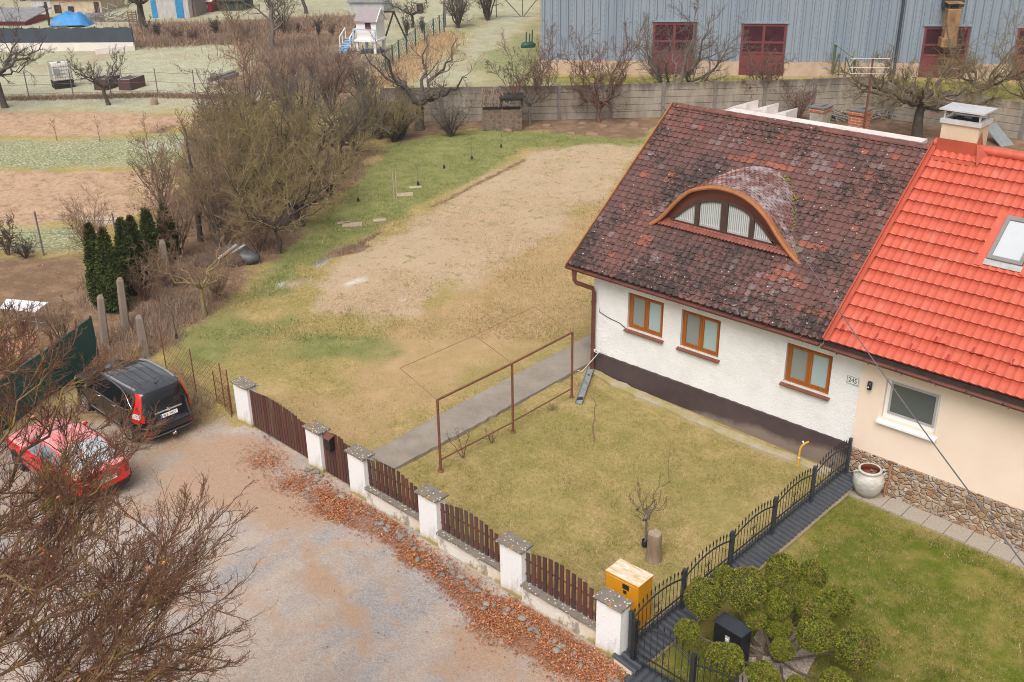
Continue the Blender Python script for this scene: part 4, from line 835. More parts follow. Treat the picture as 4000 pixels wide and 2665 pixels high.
M_RRAIL = simple('red_brown_rail', (.19, .05, .03), .6, .3, 5)
FY = lambda x: 12.65+(-9-x)*.3/12.5
PIL = [(-21.98, -21.36, 1.43), (-18.83, -18.28, 1.30), (-17.18, -16.60, 1.28), (-14.69, -14.11, 1.26), (-12.17, -11.57, 1.20), (-9.60, -9.02, 1.16)]
PLAB = ['white fence pillar at the far left end of the drive gate beside the wire netting', 'white pillar with bright orange lichen on its cap between the two picket gates', 'white pillar right of the small gate with yellow moss at its foot',
        'white pillar in the middle of the picket wall, opposite the lawn sapling', 'white pillar second from the black iron fence with pale lichen spots', 'white corner pillar touching the black iron fence, lichen spotted cap']
for k, (a, b, zt) in enumerate(PIL):
    y = FY((a+b)/2); z0 = gz((a+b)/2)
    t = thing('fence_pillar', PLAB[k], 'pillar', ((a+b)/2, y+.17, z0), 0, 'white pillars of the front fence')
    n = 8; mb = MB(); w = (b-a)/2; mb.box(-w, w, -.15, .15, -.15, zt-z0-.05, b=.012); mb.build('shaft', M_PILL, t, world=False)
    mb = MB(); tn = (.5, .5, 1. if k == 1 else .0 if k in (2,) else .4); h = zt-z0-.05
    rng = random.Random(k)
    for s_ in (0, 1):
        x0 = -w-.05+s_*(w+.052); x1 = x0+w+.05-.004
        V = []
        for (xx, yy, zz) in ((x0, -.20, h), (x1, -.20, h), (x1, .19, h), (x0, .19, h), (x0, -.20, h+.04), (x1, -.20, h+.04), (x1, .19, h+.045), (x0, .19, h+.045)): V.append((xx+rng.uniform(-.004, .004), yy+rng.uniform(-.012, .012), zz+rng.uniform(0, .008)))
        mb.add(V, [(3, 2, 1, 0), (4, 5, 6, 7), (0, 1, 5, 4), (1, 2, 6, 5), (2, 3, 7, 6), (3, 0, 4, 7)], 0, tn)
    mb.build('cap', M_CAP, t, world=False)
def ptint(r):
    q = r.random(); return (.105, .034, .025) if q < .55 else (.07, .028, .022) if q < .8 else (.10, .055, .035)
def topz(px, y):
    P = [onp(1, y, *q) for q in px]; return np.array([p[0] for p in P]), np.array([p[2] for p in P])
def pickets(parent, xa, xb, n, y, zb0, zb1, tops, w, seed, rails=True):
    r = random.Random(seed); tx, tz = topz(tops, y)
    if np.mean(tz) < 0: tz = tz+0
    for i in range(n):
        x = xa+(xb-xa)*(i+.5)/n; zb = zb0+(zb1-zb0)*(i+.5)/n; zt = float(np.interp(x, tx, tz)); mb = MB(); ww = w/2*r.uniform(.94, 1.04); l = r.uniform(-.012, .012)
        V = [(x-ww, y, zb), (x+ww, y, zb), (x+ww, y+.02, zb), (x-ww, y+.02, zb), (x-ww+l, y, zt-.006), (x+ww+l, y, zt), (x+ww+l, y+.02, zt), (x-ww+l, y+.02, zt-.006)]
        mb.add(V, [(3, 2, 1, 0), (4, 5, 6, 7), (0, 1, 5, 4), (1, 2, 6, 5), (2, 3, 7, 6), (3, 0, 4, 7)], 0, tuple(np.array(ptint(r))*r.uniform(.8, 1.25))); mb.build('picket', M_PICK, parent)
    mb = MB()
    for f_ in (.22, .72):
        za = zb0+(np.interp(xa, tx, tz)-zb0)*f_; zz = zb1+(np.interp(xb, tx, tz)-zb1)*f_; mb.bar((xa-.06, y+.035, za), (xb+.06, y+.035, zz), .025, .03)
    mb.build('rail', M_RRAIL, parent)
z12 = lambda L: [zc(1, 2, *p) for p in L]; z13 = lambda L: [zc(1, 3, *p) for p in L]; z23 = lambda L: [zc(2, 3, *p) for p in L]
WL = [(2, 3, .50, .47, z12([(1015, 1090), (1150, 1120), (1240, 1160), (1320, 1210), (1400, 1285), (1470, 1345)]), 'low stained wall with picket panel next to the small gate'),
      (3, 4, .44, .40, z12([(1690, 1495), (1770, 1508), (1890, 1543)])+z13([(1950, 8), (2035, 58), (2120, 128), (2222, 220)]), 'low stained wall with picket panel in the middle of the front fence'),
      (4, 5, .385, .34, z23([(110, 378), (235, 405), (335, 435), (440, 485), (545, 560), (655, 640), (710, 685), (760, 742)]), 'low stained wall with picket panel in front of the yellow cabinet')]
for i, j, za, zb, tops, lab in WL:
    xa, xb = PIL[i][1]+.003, PIL[j][0]-.003; y = FY((xa+xb)/2)
    t = thing('picket_wall', lab, 'fence', ((xa+xb)/2, y+.15, gz((xa+xb)/2)), 0, 'low walls with brown pickets along the road')
    mb = MB(); mb.add([(xa, y+.06, -.5), (xb, y+.06, -.5), (xb, y+.28, -.5), (xa, y+.28, -.5), (xa, y+.06, za-.05), (xb, y+.06, zb-.05), (xb, y+.28, zb-.05), (xa, y+.28, za-.05)], [(3, 2, 1, 0), (4, 5, 6, 7), (0, 1, 5, 4), (1, 2, 6, 5), (2, 3, 7, 6), (3, 0, 4, 7)]); mb.build('low_wall', M_GWALL, t)
    mb = MB(); rng = random.Random(i); nS = 4
    for s_ in range(nS):
        a, b = xa+(xb-xa)*s_/nS+.003, xa+(xb-xa)*(s_+1)/nS-.003; u, v = za+(zb-za)*s_/nS, za+(zb-za)*(s_+1)/nS
        q = lambda: rng.uniform(-.012, .012)
        V = [(a, y+.01+q(), u-.048), (b, y+.01+q(), v-.048), (b, y+.32, v-.048), (a, y+.32, u-.048), (a, y+.01+q(), u), (b, y+.01+q(), v), (b, y+.32, v+.006), (a, y+.32, u+.006)]
        mb.add(V, [(3, 2, 1, 0), (4, 5, 6, 7), (0, 1, 5, 4), (1, 2, 6, 5), (2, 3, 7, 6), (3, 0, 4, 7)], 0, (.5, .5, .1))
    mb.build('coping', M_CAP, t)
    pickets(t, xa+.02, xb-.02, 13, y+.15, za+.03, zb+.03, tops, .092, i*7+1)
xa, xb = PIL[0][1]+.02, PIL[1][0]-.02; y = FY((xa+xb)/2)+.12
t = thing('drive_gate', 'wide brown picket gate with arched top across the drive', 'gate', ((xa+xb)/2, y, gz((xa+xb)/2)))
pickets(t, xa, xb, 21, y, gz(xa)+.07, gz(xb)+.07, [zc(0, 2, 2262, 440)]+z12([(0, 478), (100, 515), (190, 570), (280, 630), (350, 680), (405, 735)]), .092, 5)
xa, xb = PIL[1][1]+.02, PIL[2][0]-.02; y = FY((xa+xb)/2)+.12
t = thing('small_gate', 'narrow brown picket gate with rounded top and black letterbox', 'gate', ((xa+xb)/2, y, gz((xa+xb)/2)))
pickets(t, xa, xb, 9, y, gz(xa)+.06, gz(xb)+.06, z12([(600, 850), (640, 843), (690, 848), (740, 868), (780, 893), (815, 945)]), .092, 9)
M_BOX = simple('black_letterbox_paint', (.016, .015, .018), .4, .3, 6); M_BOXL = simple('rusty_brown_lid', (.20, .075, .045), .5, .4, 8)
P = onp(1, y-.10, *zc(1, 2, 668, 930)); bx = thing('letterbox', 'black letterbox with rusty brown lid hanging on the small gate', 'letterbox', (P[0], y-.07, P[2]-.22))
mb = MB(); mb.box(-.11, .11, -.09, .065, 0, .33, b=.01); mb.box(-.07, .07, -.095, -.088, .22, .24, 0); mb.build('box', M_BOX, bx, world=False)
mb = MB(); mb.add([(-.13, -.12, .335), (.13, -.12, .335), (.13, .065, .40), (-.13, .065, .40), (-.13, -.12, .355), (.13, -.12, .355), (.13, .065, .42), (-.13, .065, .42)], [(3, 2, 1, 0), (4, 5, 6, 7), (0, 1, 5, 4), (1, 2, 6, 5), (2, 3, 7, 6), (3, 0, 4, 7)]); mb.build('lid', M_BOXL, bx, world=False)
# ================================================================== black iron fence on tiled wall
M_IRON = simple('anthracite_iron', (.018, .020, .024), .42, .15, 8); M_IRON2 = simple('weathered_iron_post', (.045, .052, .062), .38, .2, 5)
g = NT('anthracite_coping_tile'); n1 = g.noise(7, 5, .7); n2 = g.noise(40, 3, .6); c = g.mix(n1, (.060, .066, .078), (.032, .034, .040)); c = g.mix(g.ramp(g.noise(3, 5, .7), [(.56, 0.), (.72, .6)]), c, (.11, .10, .075)); M_CTILE = g.done(c, .45, n2, .3, .006)
M_FWALL = simple('pale_cream_wall', (.68, .55, .44), .9, .12, 2, .3, c2=(.58, .46, .35))
def iron_panel(name, p, q, zt, zb, label, nb, rise=.17, gate=False):
    """panel between p and q (xy); arched top rail, spear bars, two bottom rails, scroll rosette"""
    p, q = np.array(p), np.array(q); L = np.linalg.norm(q-p); d = (q-p)/L; m = (p+q)/2
    t = thing(name, label, 'fence', (m[0], m[1], zb), math.atan2(d[1], d[0]), 'panels of the black iron fence')
    h = zt-zb; f = lambda u: h-.12+rise*(1-(2*u/L)**2)-.04
    mb = MB()
    us = np.linspace(-L/2+.04, L/2-.04, 16); mb.tube([(u, 0, f(u)-.06) for u in us], .017, 6)
    mb.bar((-L/2+.04, 0, .11), (L/2-.04, 0, .11), .03, .012); mb.bar((-L/2+.04, 0, .20), (L/2-.04, 0, .20), .03, .012) if False else mb.bar((-L/2+.04, 0, .30), (L/2-.04, 0, .30), .03, .014)
    mb.build('rail', M_IRON, t, world=False)
    for i in range(nb):
        u = -L/2+.04+(L-.08)*(i+.5)/nb; b = MB(); tp = f(u)+.07
        b.tube([(u, 0, .05), (u, 0, tp)], .0075, 4, smooth=False); b.lathe([(.0, .11), (.016, .045), (.019, .03), (.007, 0)], (u, 0, tp), 5); b.lathe([(.014, 0), (.014, .015)], (u, 0, tp-.02), 5); b.build('bar', M_IRON, t, world=False)
    s = MB()
    for sx in (-1, 1):
        for sz in (-1, 1):
            pts = [(sx*(.02+.055*(1-k/14)*math.cos(k*.55)+.045), 0, h*.52+sz*(.03+.055*(1-k/14)*math.sin(k*.55)+.06)) for k in range(12)]; s.tube(pts, .007, 4)
    s.tube([(0, 0, h*.52-.22), (0.02, 0, h*.52), (0, 0, h*.52+.22)], .008, 4); s.build('scroll', M_IRON, t, world=False)
    return t
def iron_post(x, y, z0, z1, label, m=None, w=.035):
    t = thing('iron_post', label, 'post', (x, y, z0), 0, 'square posts of the black iron fence'); mb = MB(); mb.box(-w, w, -w, w, -.03, z1-z0, b=.004); mb.build('shaft', m or M_IRON2, t, world=False)
    mb = MB(); mb.box(-w-.006, w+.006, -w-.006, w+.006, z1-z0, z1-z0+.018, b=.008); mb.build('cap', m or M_IRON2, t, world=False)
FP = [(-8.95+.21*k/5, 12.93+(21.54-12.93)*k/5) for k in range(6)]; FZT, FZB = .98, .07
PL2 = ['black iron post at the road corner beside the white pillar', 'black iron post beside the yellow cabinet', 'black iron post level with the tree stump', 'black iron post in the middle of the fence run', 'black iron post next to last before the house', 'black iron post against the house corner']
for k, (x, y) in enumerate(FP): iron_post(x, y, FZB-.02, FZT, PL2[k])
NL = ['at the road corner beside the yellow cabinet', 'behind the round topiary', 'second panel up from the topiary', 'third panel up from the topiary', 'touching the house corner above the clay jar']
for k in range(5): iron_panel('iron_fence_panel', FP[k], FP[k+1], FZT, FZB, 'arched black iron fence panel '+NL[k], 13)
CP = at(2478, 2425, 0.0); CPt = onp(2, .93, 2480, 2425); CP2 = onp(2, .93, *zc(2, 3, 1675, 1325)); dF = CP2[:2]-CPt[:2]; lF = np.linalg.norm(dF); dF /= lF
CP3 = CP2[:2]+dF*1.75
print('front fence', CPt, CP2, lF)
iron_post(CPt[0], CPt[1], -.1, .93, 'black iron post that starts the fence along the road, beside the corner pillar', M_IRON, .045)
iron_post(CP2[0], CP2[1], -.1, .93, 'black iron post in front of the topiary at the bottom edge', M_IRON, .045)
iron_post(CP3[0], CP3[1], -.1, .93, 'black iron post farthest right along the road', M_IRON, .045)
iron_panel('iron_fence_panel', CPt[:2], CP2[:2], .93, -.08, 'arched black iron fence panel along the road left of the topiary', 9, .26); iron_panel('iron_fence_panel', CP2[:2], CP3, .93, -.08, 'arched black iron fence panel along the road in front of the topiary', 13, .2)
def tiled_wall(name, p, q, z, label, side, wd_=.40, zb=-.6):
    """low wall under a coping of lapped half round tiles that slopes to one side"""
    p, q = np.array(p), np.array(q); L = np.linalg.norm(q-p); d = (q-p)/L; nrm = np.array([d[1], -d[0]])*side; m = (p+q)/2
    t = thing(name, label, 'wall', (m[0], m[1], gz(m[0]))); P3 = lambda u, w, h: (p[0]+d[0]*u+nrm[0]*w, p[1]+d[1]*u+nrm[1]*w, h)
    mb = MB(); V = [P3(0, -.12, zb), P3(L, -.12, zb), P3(L, wd_-.10, zb), P3(0, wd_-.10, zb), P3(0, -.12, z-.06), P3(L, -.12, z-.06), P3(L, wd_-.10, z-.13), P3(0, wd_-.10, z-.13)]
    mb.add(V, [(3, 2, 1, 0), (4, 5, 6, 7), (0, 1, 5, 4), (1, 2, 6, 5), (2, 3, 7, 6), (3, 0, 4, 7)]); mb.build('base', M_FWALL, t)
    c = MB(); n = int(L/.155); rr = random.Random(3)
    for i in range(n):
        a, b = L*i/n, L*(i+1)/n; prof_ = [(0, .0), (.12, .034), (.3, .046), (.55, .044), (.8, .028), (.94, .006), (1.0, -.004)]
        V = []
        for w, dh in ((-.17, 0), (wd_-.02, -.085)):
            for u, h in prof_: V.append(P3(a+(b-a)*u*1.02, w+rr.uniform(-.006, .006), z-.035+dh+h))
        m_ = len(prof_); V += [P3(a+(b-a)*u*1.02, wd_-.02, z-.035-.085+h-.025) for u, h in prof_]
        c.add(V, [(j, j+1, m_+j+1, m_+j) for j in range(m_-1)]+[(m_+j, m_+j+1, 2*m_+j+1, 2*m_+j) for j in range(m_-1)], 0, (.5, .5, .5))
    c.build('tile_coping', M_CTILE, t)
tiled_wall('tiled_wall', (FP[0][0], FP[0][1]-.35), (FP[5][0], FP[5][1]+.12), .06, 'low cream wall with dark tile coping under the side iron fence', 1)
e_ = np.array([-dF[1], dF[0]]); tiled_wall('tiled_wall', CPt[:2]-dF*.1, CP3+dF*1.0, -.09, 'low wall with dark tile coping along the road under the iron fence', 1, .42, -1.2)
# ================================================================== yard objects
M_YEL = NT('weathered_yellow_paint'); g = M_YEL; n1 = g.noise(3, 6, .7, g.map((1, 1, .5))); N_ = g.n('NewGeometry'); nz_ = g.xyz(N_.outputs['Normal'])[2]
c = g.mix(g.ramp(n1, [(.5, 0.), (.75, .5)]), (.66, .275, .008), (.42, .20, .015)); top = g.mix(g.ramp(g.noise(4, 6, .75, g.map((1, 3, 1))), [(.35, 0.), (.62, 1.)]), (.52, .32, .12), (.74, .66, .56)); c = g.mix(g.ramp(nz_, [(.7, 0.), (.8, 1.)]), c, top); M_YEL = g.done(c, .5, n1, .2, .01)
zt = .98; Pf = onp(2, zt, *zc(2, 3, 1165, 695)); Pl = onp(2, zt, *zc(2, 3, 865, 540)); Pr = onp(2, zt, *zc(2, 3, 1295, 585))
w_ = np.linalg.norm(Pf-Pl); d_ = np.linalg.norm(Pr-Pf); az_ = math.atan2((Pf-Pl)[1], (Pf-Pl)[0]); m = (Pl+Pr)/2
yc = thing('gas_cabinet', 'yellow metal gas meter cabinet with worn whitish top behind the corner pillar', 'cabinet', (m[0], m[1], gz(m[0])), az_)
h = zt-gz(m[0]); print('yellow', w_, d_, h, m)
mb = MB(); mb.box(-w_/2, w_/2, -d_/2, d_/2, -.03, h-.03, b=.008); mb.box(-w_/2-.012, w_/2+.012, -d_/2-.012, d_/2+.012, h-.03, h, b=.006); mb.build('body', M_YEL, yc, world=False)
mb = MB(); mb.box(-w_/2+.025, w_/2-.025, -d_/2-.008, -d_/2-.001, .08, h-.06); dr = mb.build('door', M_YEL, yc, world=False)
for a, b, c0, e in ((.03*w_, .23*w_, h-.22, h-.10), (.06*w_, .16*w_, h-.33, h-.25)): mb = MB(); mb.box(a, b, -d_/2-.012, -d_/2-.0085, c0, e); mb.build('opening', M_INK, dr, world=False)
zt = .62; Pf = onp(2, zt, *zc(2, 3, 2115, 1160)); Pl = onp(2, zt, *zc(2, 3, 1850, 1000)); Pr = onp(2, zt, *zc(2, 3, 2220, 1075)); w_ = np.linalg.norm(Pf-Pl); d_ = np.linalg.norm(Pr-Pf); az_ = math.atan2((Pf-Pl)[1], (Pf-Pl)[0]); m = (Pl+Pr)/2; h = zt-gz(m[0])
print('black cab', w_, d_, h, m)
M_BCAB = simple('black_cabinet_paint', (.012, .014, .019), .35, .2, 3); M_BTOP = simple('dusty_black_lid', (.055, .062, .075), .4, .3, 2, c2=(.03, .034, .042))
bc = thing('meter_cabinet', 'black meter cabinet with grey sloping lid among the round topiary', 'cabinet', (m[0], m[1], gz(m[0])), az_)
mb = MB(); mb.box(-w_/2+.02, w_/2-.02, -d_/2+.025, d_/2-.02, -.03, h-.03, b=.006); bd_ = mb.build('body', M_BCAB, bc, world=False)
mb = MB(); mb.box(-w_/2, w_/2, -d_/2, d_/2, h-.03, h, b=.006); mb.build('lid', M_BTOP, bc, world=False)
mb = MB(); mb.box(-.04, .06, -d_/2+.012, -d_/2+.02, h-.34, h-.19, b=.002); lk = mb.build('latch', M_GREYF, bd_, world=False); mb = MB(); mb.box(-.025, .045, -d_/2+.008, -d_/2+.012, h-.30, h-.27); mb.box(-.03, .05, -d_/2-.005, -d_/2+.008, h-.26, h-.24); mb.build('keyhole', M_PVC, lk, world=False) if False else mb.build('keyhole', M_PVC, bd_, world=False)
# pavement slabs along the cream house
M_SLAB = simple('exposed_aggregate_slab', (.42, .36, .285), .9, .25, 30, .5, .01, fine=90)
k = 0
for x in np.arange(-8.62, 1.6, .5):
    mb = MB(); z = gz(x+.25)+.03; mb.box(x+.004, x+.496, YF-.62+.01*(k % 2), YF-.055, z-.2, z+.004*(k % 3), b=.006); s_ = tag(mb.build('paving_slab', M_SLAB), 'pale aggregate paving slab laid along the stone base of the cream house', 'slab', 'paving slabs along the cream house'); k += 1
# clay jar
P = at(3384, 1932); jr = thing('clay_jar', 'bulging grey clay jar with two handles on the slabs by the cream house', 'jar', P)
g = NT('glazed_grey_clay'); n1 = g.noise(5, 5, .7, g.map((1, 1, 3))); X, Y, Z = g.xyz(); c = g.mix(g.ramp(n1, [(.4, 0.), (.65, 1.)]), (.55, .50, .42), (.34, .335, .32)); c = g.mix(g.ramp(Z, [(.05, 1.), (.2, 0.)]), c, (.24, .18, .13)); M_JAR = g.done(c, .45, n1, .15, .01); M_JARI = simple('red_clay_inside', (.22, .055, .03), .8, .2)
hj = .78; mb = MB(); mb.lathe([(.0, .01), (.20, .0), (.225, .03), (.30, .16), (.365, .33), (.375, .45), (.345, .56), (.275, .64), (.255, .67), (.285, .70), (.285, .735), (.255, .75), (.225, .735)], (0, 0, 0), 36); mb.build('body', M_JAR, jr, world=False)
mb = MB(); mb.lathe([(.226, .738), (.21, .66), (.27, .58), (.29, .5), (.0, .45)], (0, 0, 0), 28); mb.build('inside', M_JARI, jr, world=False)
ca, sa = math.cos(VW), math.sin(VW)
for s_ in (-1, 1):
    mb = MB(); mb.tube([(s_*ca*r, s_*sa*r, z) for r, z in ((.27, .67), (.33, .70), (.385, .67), (.39, .60), (.345, .555))], .022, 8); mb.build('handle', M_JAR, jr, world=False)
# yellow gas riser, drain trough
M_GASY = simple('yellow_gas_pipe', (.72, .34, .03), .4, .1); P = at(*zc(3, 2, 275, 1140)); hp = hgt(P, 1332+925*.4248)
gp = thing('gas_pipe', 'bent yellow gas pipe rising by the brown plinth', 'pipe', P); mb = MB(); mb.tube([(0, 0, -.05), (0, 0, hp*.3), (.0, .02, hp*.66), (.02, .06, hp*.8), (.10, .10, hp*.93), (.15, .12, hp)], .028, 8); mb.build('riser', M_GASY, gp, world=False)
mb = MB(); mb.tube([(.05, .09, hp*.86), (.0, .11, hp*.95)], .02, 6); mb.lathe([(.032, 0), (.032, .04)], (0, 0, hp*.3), 8); mb.build('fitting', M_PVC, gp, world=False)
M_ZINC = simple('galvanised_sheet', (.36, .39, .41), .4, .3, 4, metal=.3, c2=(.28, .29, .3)); Pa = np.array([-16.77, YF-.16, .19]); Pb = at(2261, 1578, .03)
tr = thing('drain_trough', 'galvanised drain trough leading from the brown downpipe onto the lawn', 'trough', Pb); d = Pb-Pa; L = np.linalg.norm(d); d /= L; sd_ = np.cross(d, [0, 0, 1]); sd_ /= np.linalg.norm(sd_); up = np.cross(sd_, d)
V = []
for i in range(7):
    c0 = Pa+d*L*i/6
    for u, w in ((-.10, .085), (-.085, .0), (.085, .0), (.10, .085), (.092, .085), (.078, .01), (-.078, .01), (-.092, .085)): V.append(c0+sd_*u+up*w)
mb = MB(); mb.add(V, [(8*i+j, 8*i+8+j, 8*i+8+(j+1) % 8, 8*i+(j+1) % 8) for i in range(6) for j in range(8)]); mb.build('channel', M_ZINC, tr)
mb = MB(); 
for (f_, w) in ((.18, .05), (.42, .02), (.6, .02), (.86, .075)): mb.blob(Pa+d*L*f_+up*.014, (w, w*1.6 if f_ > .8 else w*.7, .012), int(f_*99), n=6)
mb.build('wet_leaves', simple('dark_wet_leaves', (.05, .025, .018), .4, .3, 20), tr)
# stump
P = at(2553, 2185); hs_ = hgt(P, 2082); g = NT('split_grey_wood'); n1 = g.noise(16, 5, .7, g.map((1, 1, .08))); c = g.mix(n1, (.36, .25, .16), (.12, .08, .05)); g2 = g.noise(3, 4, .6); c = g.mix(g.ramp(g2, [(.5, 0.), (.75, .6)]), c, (.30, .25, .16)); M_STUMP = g.done(c, .9, n1, .8, .03)
st_ = thing('tree_stump', 'tall split grey tree stump on the lawn behind the yellow cabinet', 'stump', P); mb = MB(); V = []; n = 20; pr = [(.215, -.03), (.185, .05), (.168, .2), (.160, .45), (.158, hs_-.02), (.148, hs_)]; rr = random.Random(4); kk = [1+.05*math.sin(j*2.1)+.05*rr.uniform(-1, 1) for j in range(n)]
for r, z in pr:
    for j in range(n): V.append((r*kk[j]*math.cos(j*2*math.pi/n), r*kk[j]*math.sin(j*2*math.pi/n), z+(.012*math.sin(j*1.3) if z > .5 else 0)))
mb.add(V, [(i*n+j, i*n+(j+1) % n, (i+1)*n+(j+1) % n, (i+1)*n+j) for i in range(len(pr)-1) for j in range(n)], smooth=True); mb.build('bark', M_STUMP, st_, world=False); mb = MB(); mb.add(V[-n:], [tuple(range(n))]); mb.build('cut_face', simple('cut_wood', (.40, .30, .21), .9, .3, 10, .3), st_, world=False)
# rusty clothes frame: posts and rails
A1, A2, A3 = at(1722, 1840), at(2004, 1688), at(2233, 1555); hT = 1.98; M_RUST2 = simple('rust_painted_tube', (.225, .075, .038), .65, .35, 9, .2, .005, c2=(.12, .045, .03), streak=(1, 1, .4))
M_RUST3 = simple('faded_rust_rod', (.42, .20, .13), .7, .3, 9); cf = thing('clothes_frame', 'rusty red tube clothes frame standing across the concrete path', 'clothes frame', A2)
tops = [np.array([A[0], A[1], A[2]+hgt(A, y_)]) for A, y_ in ((A1, 1563), (A2, 1420), (A3, 1298))]; print('frame tops', [t_[2] for t_ in tops])
zm = np.mean([t_[2] for t_ in tops]); 
for A, T in zip((A1, A2, A3), tops):
    mb = MB(); mb.tube([A-[0, 0, .1], T], .032, 8); mb.lathe([(.09, -.05), (.08, .02), (.03, .03)], A, 10); mb.build('post', M_RUST2, cf)
B1, B2, B3 = onp(2, tops[0][2], 1562, 1438), onp(2, tops[1][2], 1855, 1310), onp(2, tops[2][2], 2086, 1198)
for a, b, r in ((tops[0], tops[1], .03), (tops[1], tops[2], .03), (tops[0], B1, .013), (tops[1], B2, .013), (tops[2], B3, .013), (B1, B2, .010), (B2, B3, .010)): mb = MB(); mb.tube([a, b], r, 6); mb.build('rail', M_RUST2 if r > .02 else M_RUST3, cf)
for a, b in ((A1, A2), (A2, A3)): mb = MB(); mb.tube([a+[0, 0, .32], b+[0, 0, .30]], .02, 6); mb.build('low_rail', M_RUST2, cf)
# the far rail is carried by two thin legs beyond the path
# ================================================================== stones, leaf litter
rng = np.random.RandomState(21); M_ST = NT('river_stone'); g = M_ST; o = g.n('ObjectInfo'); c = g.mix(o.outputs['Random'], (.26, .235, .205), (.15, .13, .115)); c = g.mix(g.ramp(g.noise(9, 4, .7), [(.5, 0.), (.7, .5)]), c, (.33, .30, .24)); M_ST = g.done(c, .85, g.noise(20, 4), .3, .01)
sm_ = []
for k in range(7): mb = MB(); mb.blob((0, 0, .32), (.5, .42, .36), k, n=6, k=.2); sm_.append(mb.mesh('stone', M_ST))
line = [(1275, 1868), (1330, 1935), (1392, 1968), (1480, 2040), (1560, 2095), (1640, 2150), (1740, 2225), (1850, 2300), (1950, 2368), (2060, 2440), (2180, 2520), (2300, 2600), (2410, 2668)]
lx = np.array(line, float); cum = np.r_[0, np.cumsum(np.hypot(*np.diff(lx, axis=0).T))]; ns = 150
for k in range(ns):
    s_ = rng.rand()*cum[-1]; px, py = np.interp(s_, cum, lx[:, 0]), np.interp(s_, cum, lx[:, 1]); off = abs(rng.randn())*16-8
    P = at(px-off*.55, py+off); r = rng.uniform(.06, .16) if rng.rand() < .8 else rng.uniform(.15, .22)
    o = ob('stone', sm_[k % 7], None, P-[0, 0, r*.12], rng.rand()*6.3); o.scale = (r, r*rng.uniform(.7, 1), r*rng.uniform(.6, .9)); tag(o, 'grey rounded stone in the row at the foot of the picket wall', 'stone', 'stones at the foot of the front wall')
for k, (px, py) in enumerate([(1200, 1840), (1225, 1850), (1205, 1868), (1240, 1845), (1235, 1880), (1255, 1862), (1190, 1858), (1218, 1832)]):
    o = ob('stone', sm_[k % 7], None, at(px, py)-[0, 0, .02], k); o.scale = (.17, .14, .12); tag(o, 'larger grey stone in the heap beside the small gate', 'stone', 'stones heaped beside the small gate')
for k, (px, py, w, d) in enumerate([(1215, 1940, .55, .35), (1310, 1935, .6, .3), (1265, 1975, .7, .3), (1350, 1950, .45, .3)]):
    P = at(px, py); mb = MB(); n = 9; rr = random.Random(k); V = [(w/2*math.cos(j*6.283/n)*rr.uniform(.85, 1.1), d/2*math.sin(j*6.283/n)*rr.uniform(.8, 1.15), 0) for j in range(n)]
    mb.add([(x, y, .035) for x, y, z in V]+[(x*1.04, y*1.04, -.04) for x, y, z in V], [tuple(range(n))]+[(n+j, n+(j+1) % n, (j+1) % n, j) for j in range(n)])
    o = mb.build('stepping_stone', M_STEP, None, world=False, loc=P, rz=.1*k); tag(o, 'flat grey stone slab laid before the small gate', 'stone slab', 'flat stones before the small gate')
def leaf_mesh(P, sz, rng):
    """many small folded dead leaves in one mesh"""
    n = len(P); a = rng.rand(n)*6.283; t1 = rng.randn(n)*.35; t2 = rng.randn(n)*.35; s_ = sz*(.6+.8*rng.rand(n)); ux = np.c_[np.cos(a), np.sin(a), t1]*s_[:, None]; uy = np.c_[-np.sin(a), np.cos(a), t2]*(s_*.45)[:, None]
    up = np.c_[np.zeros(n), np.zeros(n), .35*s_*rng.rand(n)]
    V = np.stack([P-ux, P-uy+up, P+ux, P+uy+up], 1).reshape(-1, 3); q = np.arange(n)*4
    pal = np.array([(.42, .13, .03), (.33, .095, .03), (.48, .19, .07), (.22, .075, .035), (.48, .24, .14), (.36, .12, .04)]); c = pal[rng.randint(0, len(pal), n)]*(.65+.55*rng.rand(n))[:, None]
    F = np.r_[np.c_[q, q+1, q+2], np.c_[q, q+2, q+3]]
    return V, F, np.r_[c, c]
g = NT('dead_leaf'); M_LEAF = g.done(g.attr('tint'), .7)
lx_, ly_ = [], []
xy = np.c_[rng.uniform(-23, -7, 190000), rng.uniform(8.5, 14.5, 190000)]; wl = zone('litter', xy[:, 0], xy[:, 1], .5, .5); keep = rng.rand(len(xy)) < wl*.75*np.clip(fbm(xy[:, 0], xy[:, 1], 1.1, 5)*3.2-1.0, .08, 1)*np.clip(1.15-(FY(xy[:, 0])-xy[:, 1]-.3)/1.9, .08, 1)*2.4
pa = xy[keep]
for px, py, sx, sy, n in ((1035, 1800, 45, 26, 700), (1165, 1885, 60, 24, 900), (1300, 1975, 70, 30, 800), (1055, 1725, 40, 20, 90), (860, 1590, 40, 20, 80), (640, 1500, 60, 25, 60), (590, 2010, 50, 20, 160), (1160, 1905, 40, 16, 200)):
    q = np.array([at(px+rng.randn()*sx, py+rng.randn()*sy)[:2] for _ in range(n)]); pa = np.vstack([pa, q])
q = np.array([at(rng.uniform(500, 2300), rng.uniform(1650, 2660))[:2] for _ in range(260)]); pa = np.vstack([pa, q])
q = np.array([at(rng.uniform(-100, 560), rng.uniform(1000, 1500))[:2] for _ in range(1500)]); pa = np.vstack([pa, q])
q = np.array([at(rng.uniform(1500, 4000), rng.uniform(1500, 2650))[:2] for _ in range(300)]); pa = np.vstack([pa, q])
bad = ((pa[:, 1] > YF-.7) & (pa[:, 0] > -17)) | ((np.abs(pa[:, 1]-FY(pa[:, 0])-.17) < .2) & (pa[:, 0] > -18)); pa = pa[~bad]
P = np.c_[pa, gz(pa[:, 0])+.035+.02*rng.rand(len(pa))]; V, F, cc = leaf_mesh(P, .026, rng); print('leaves', len(P))
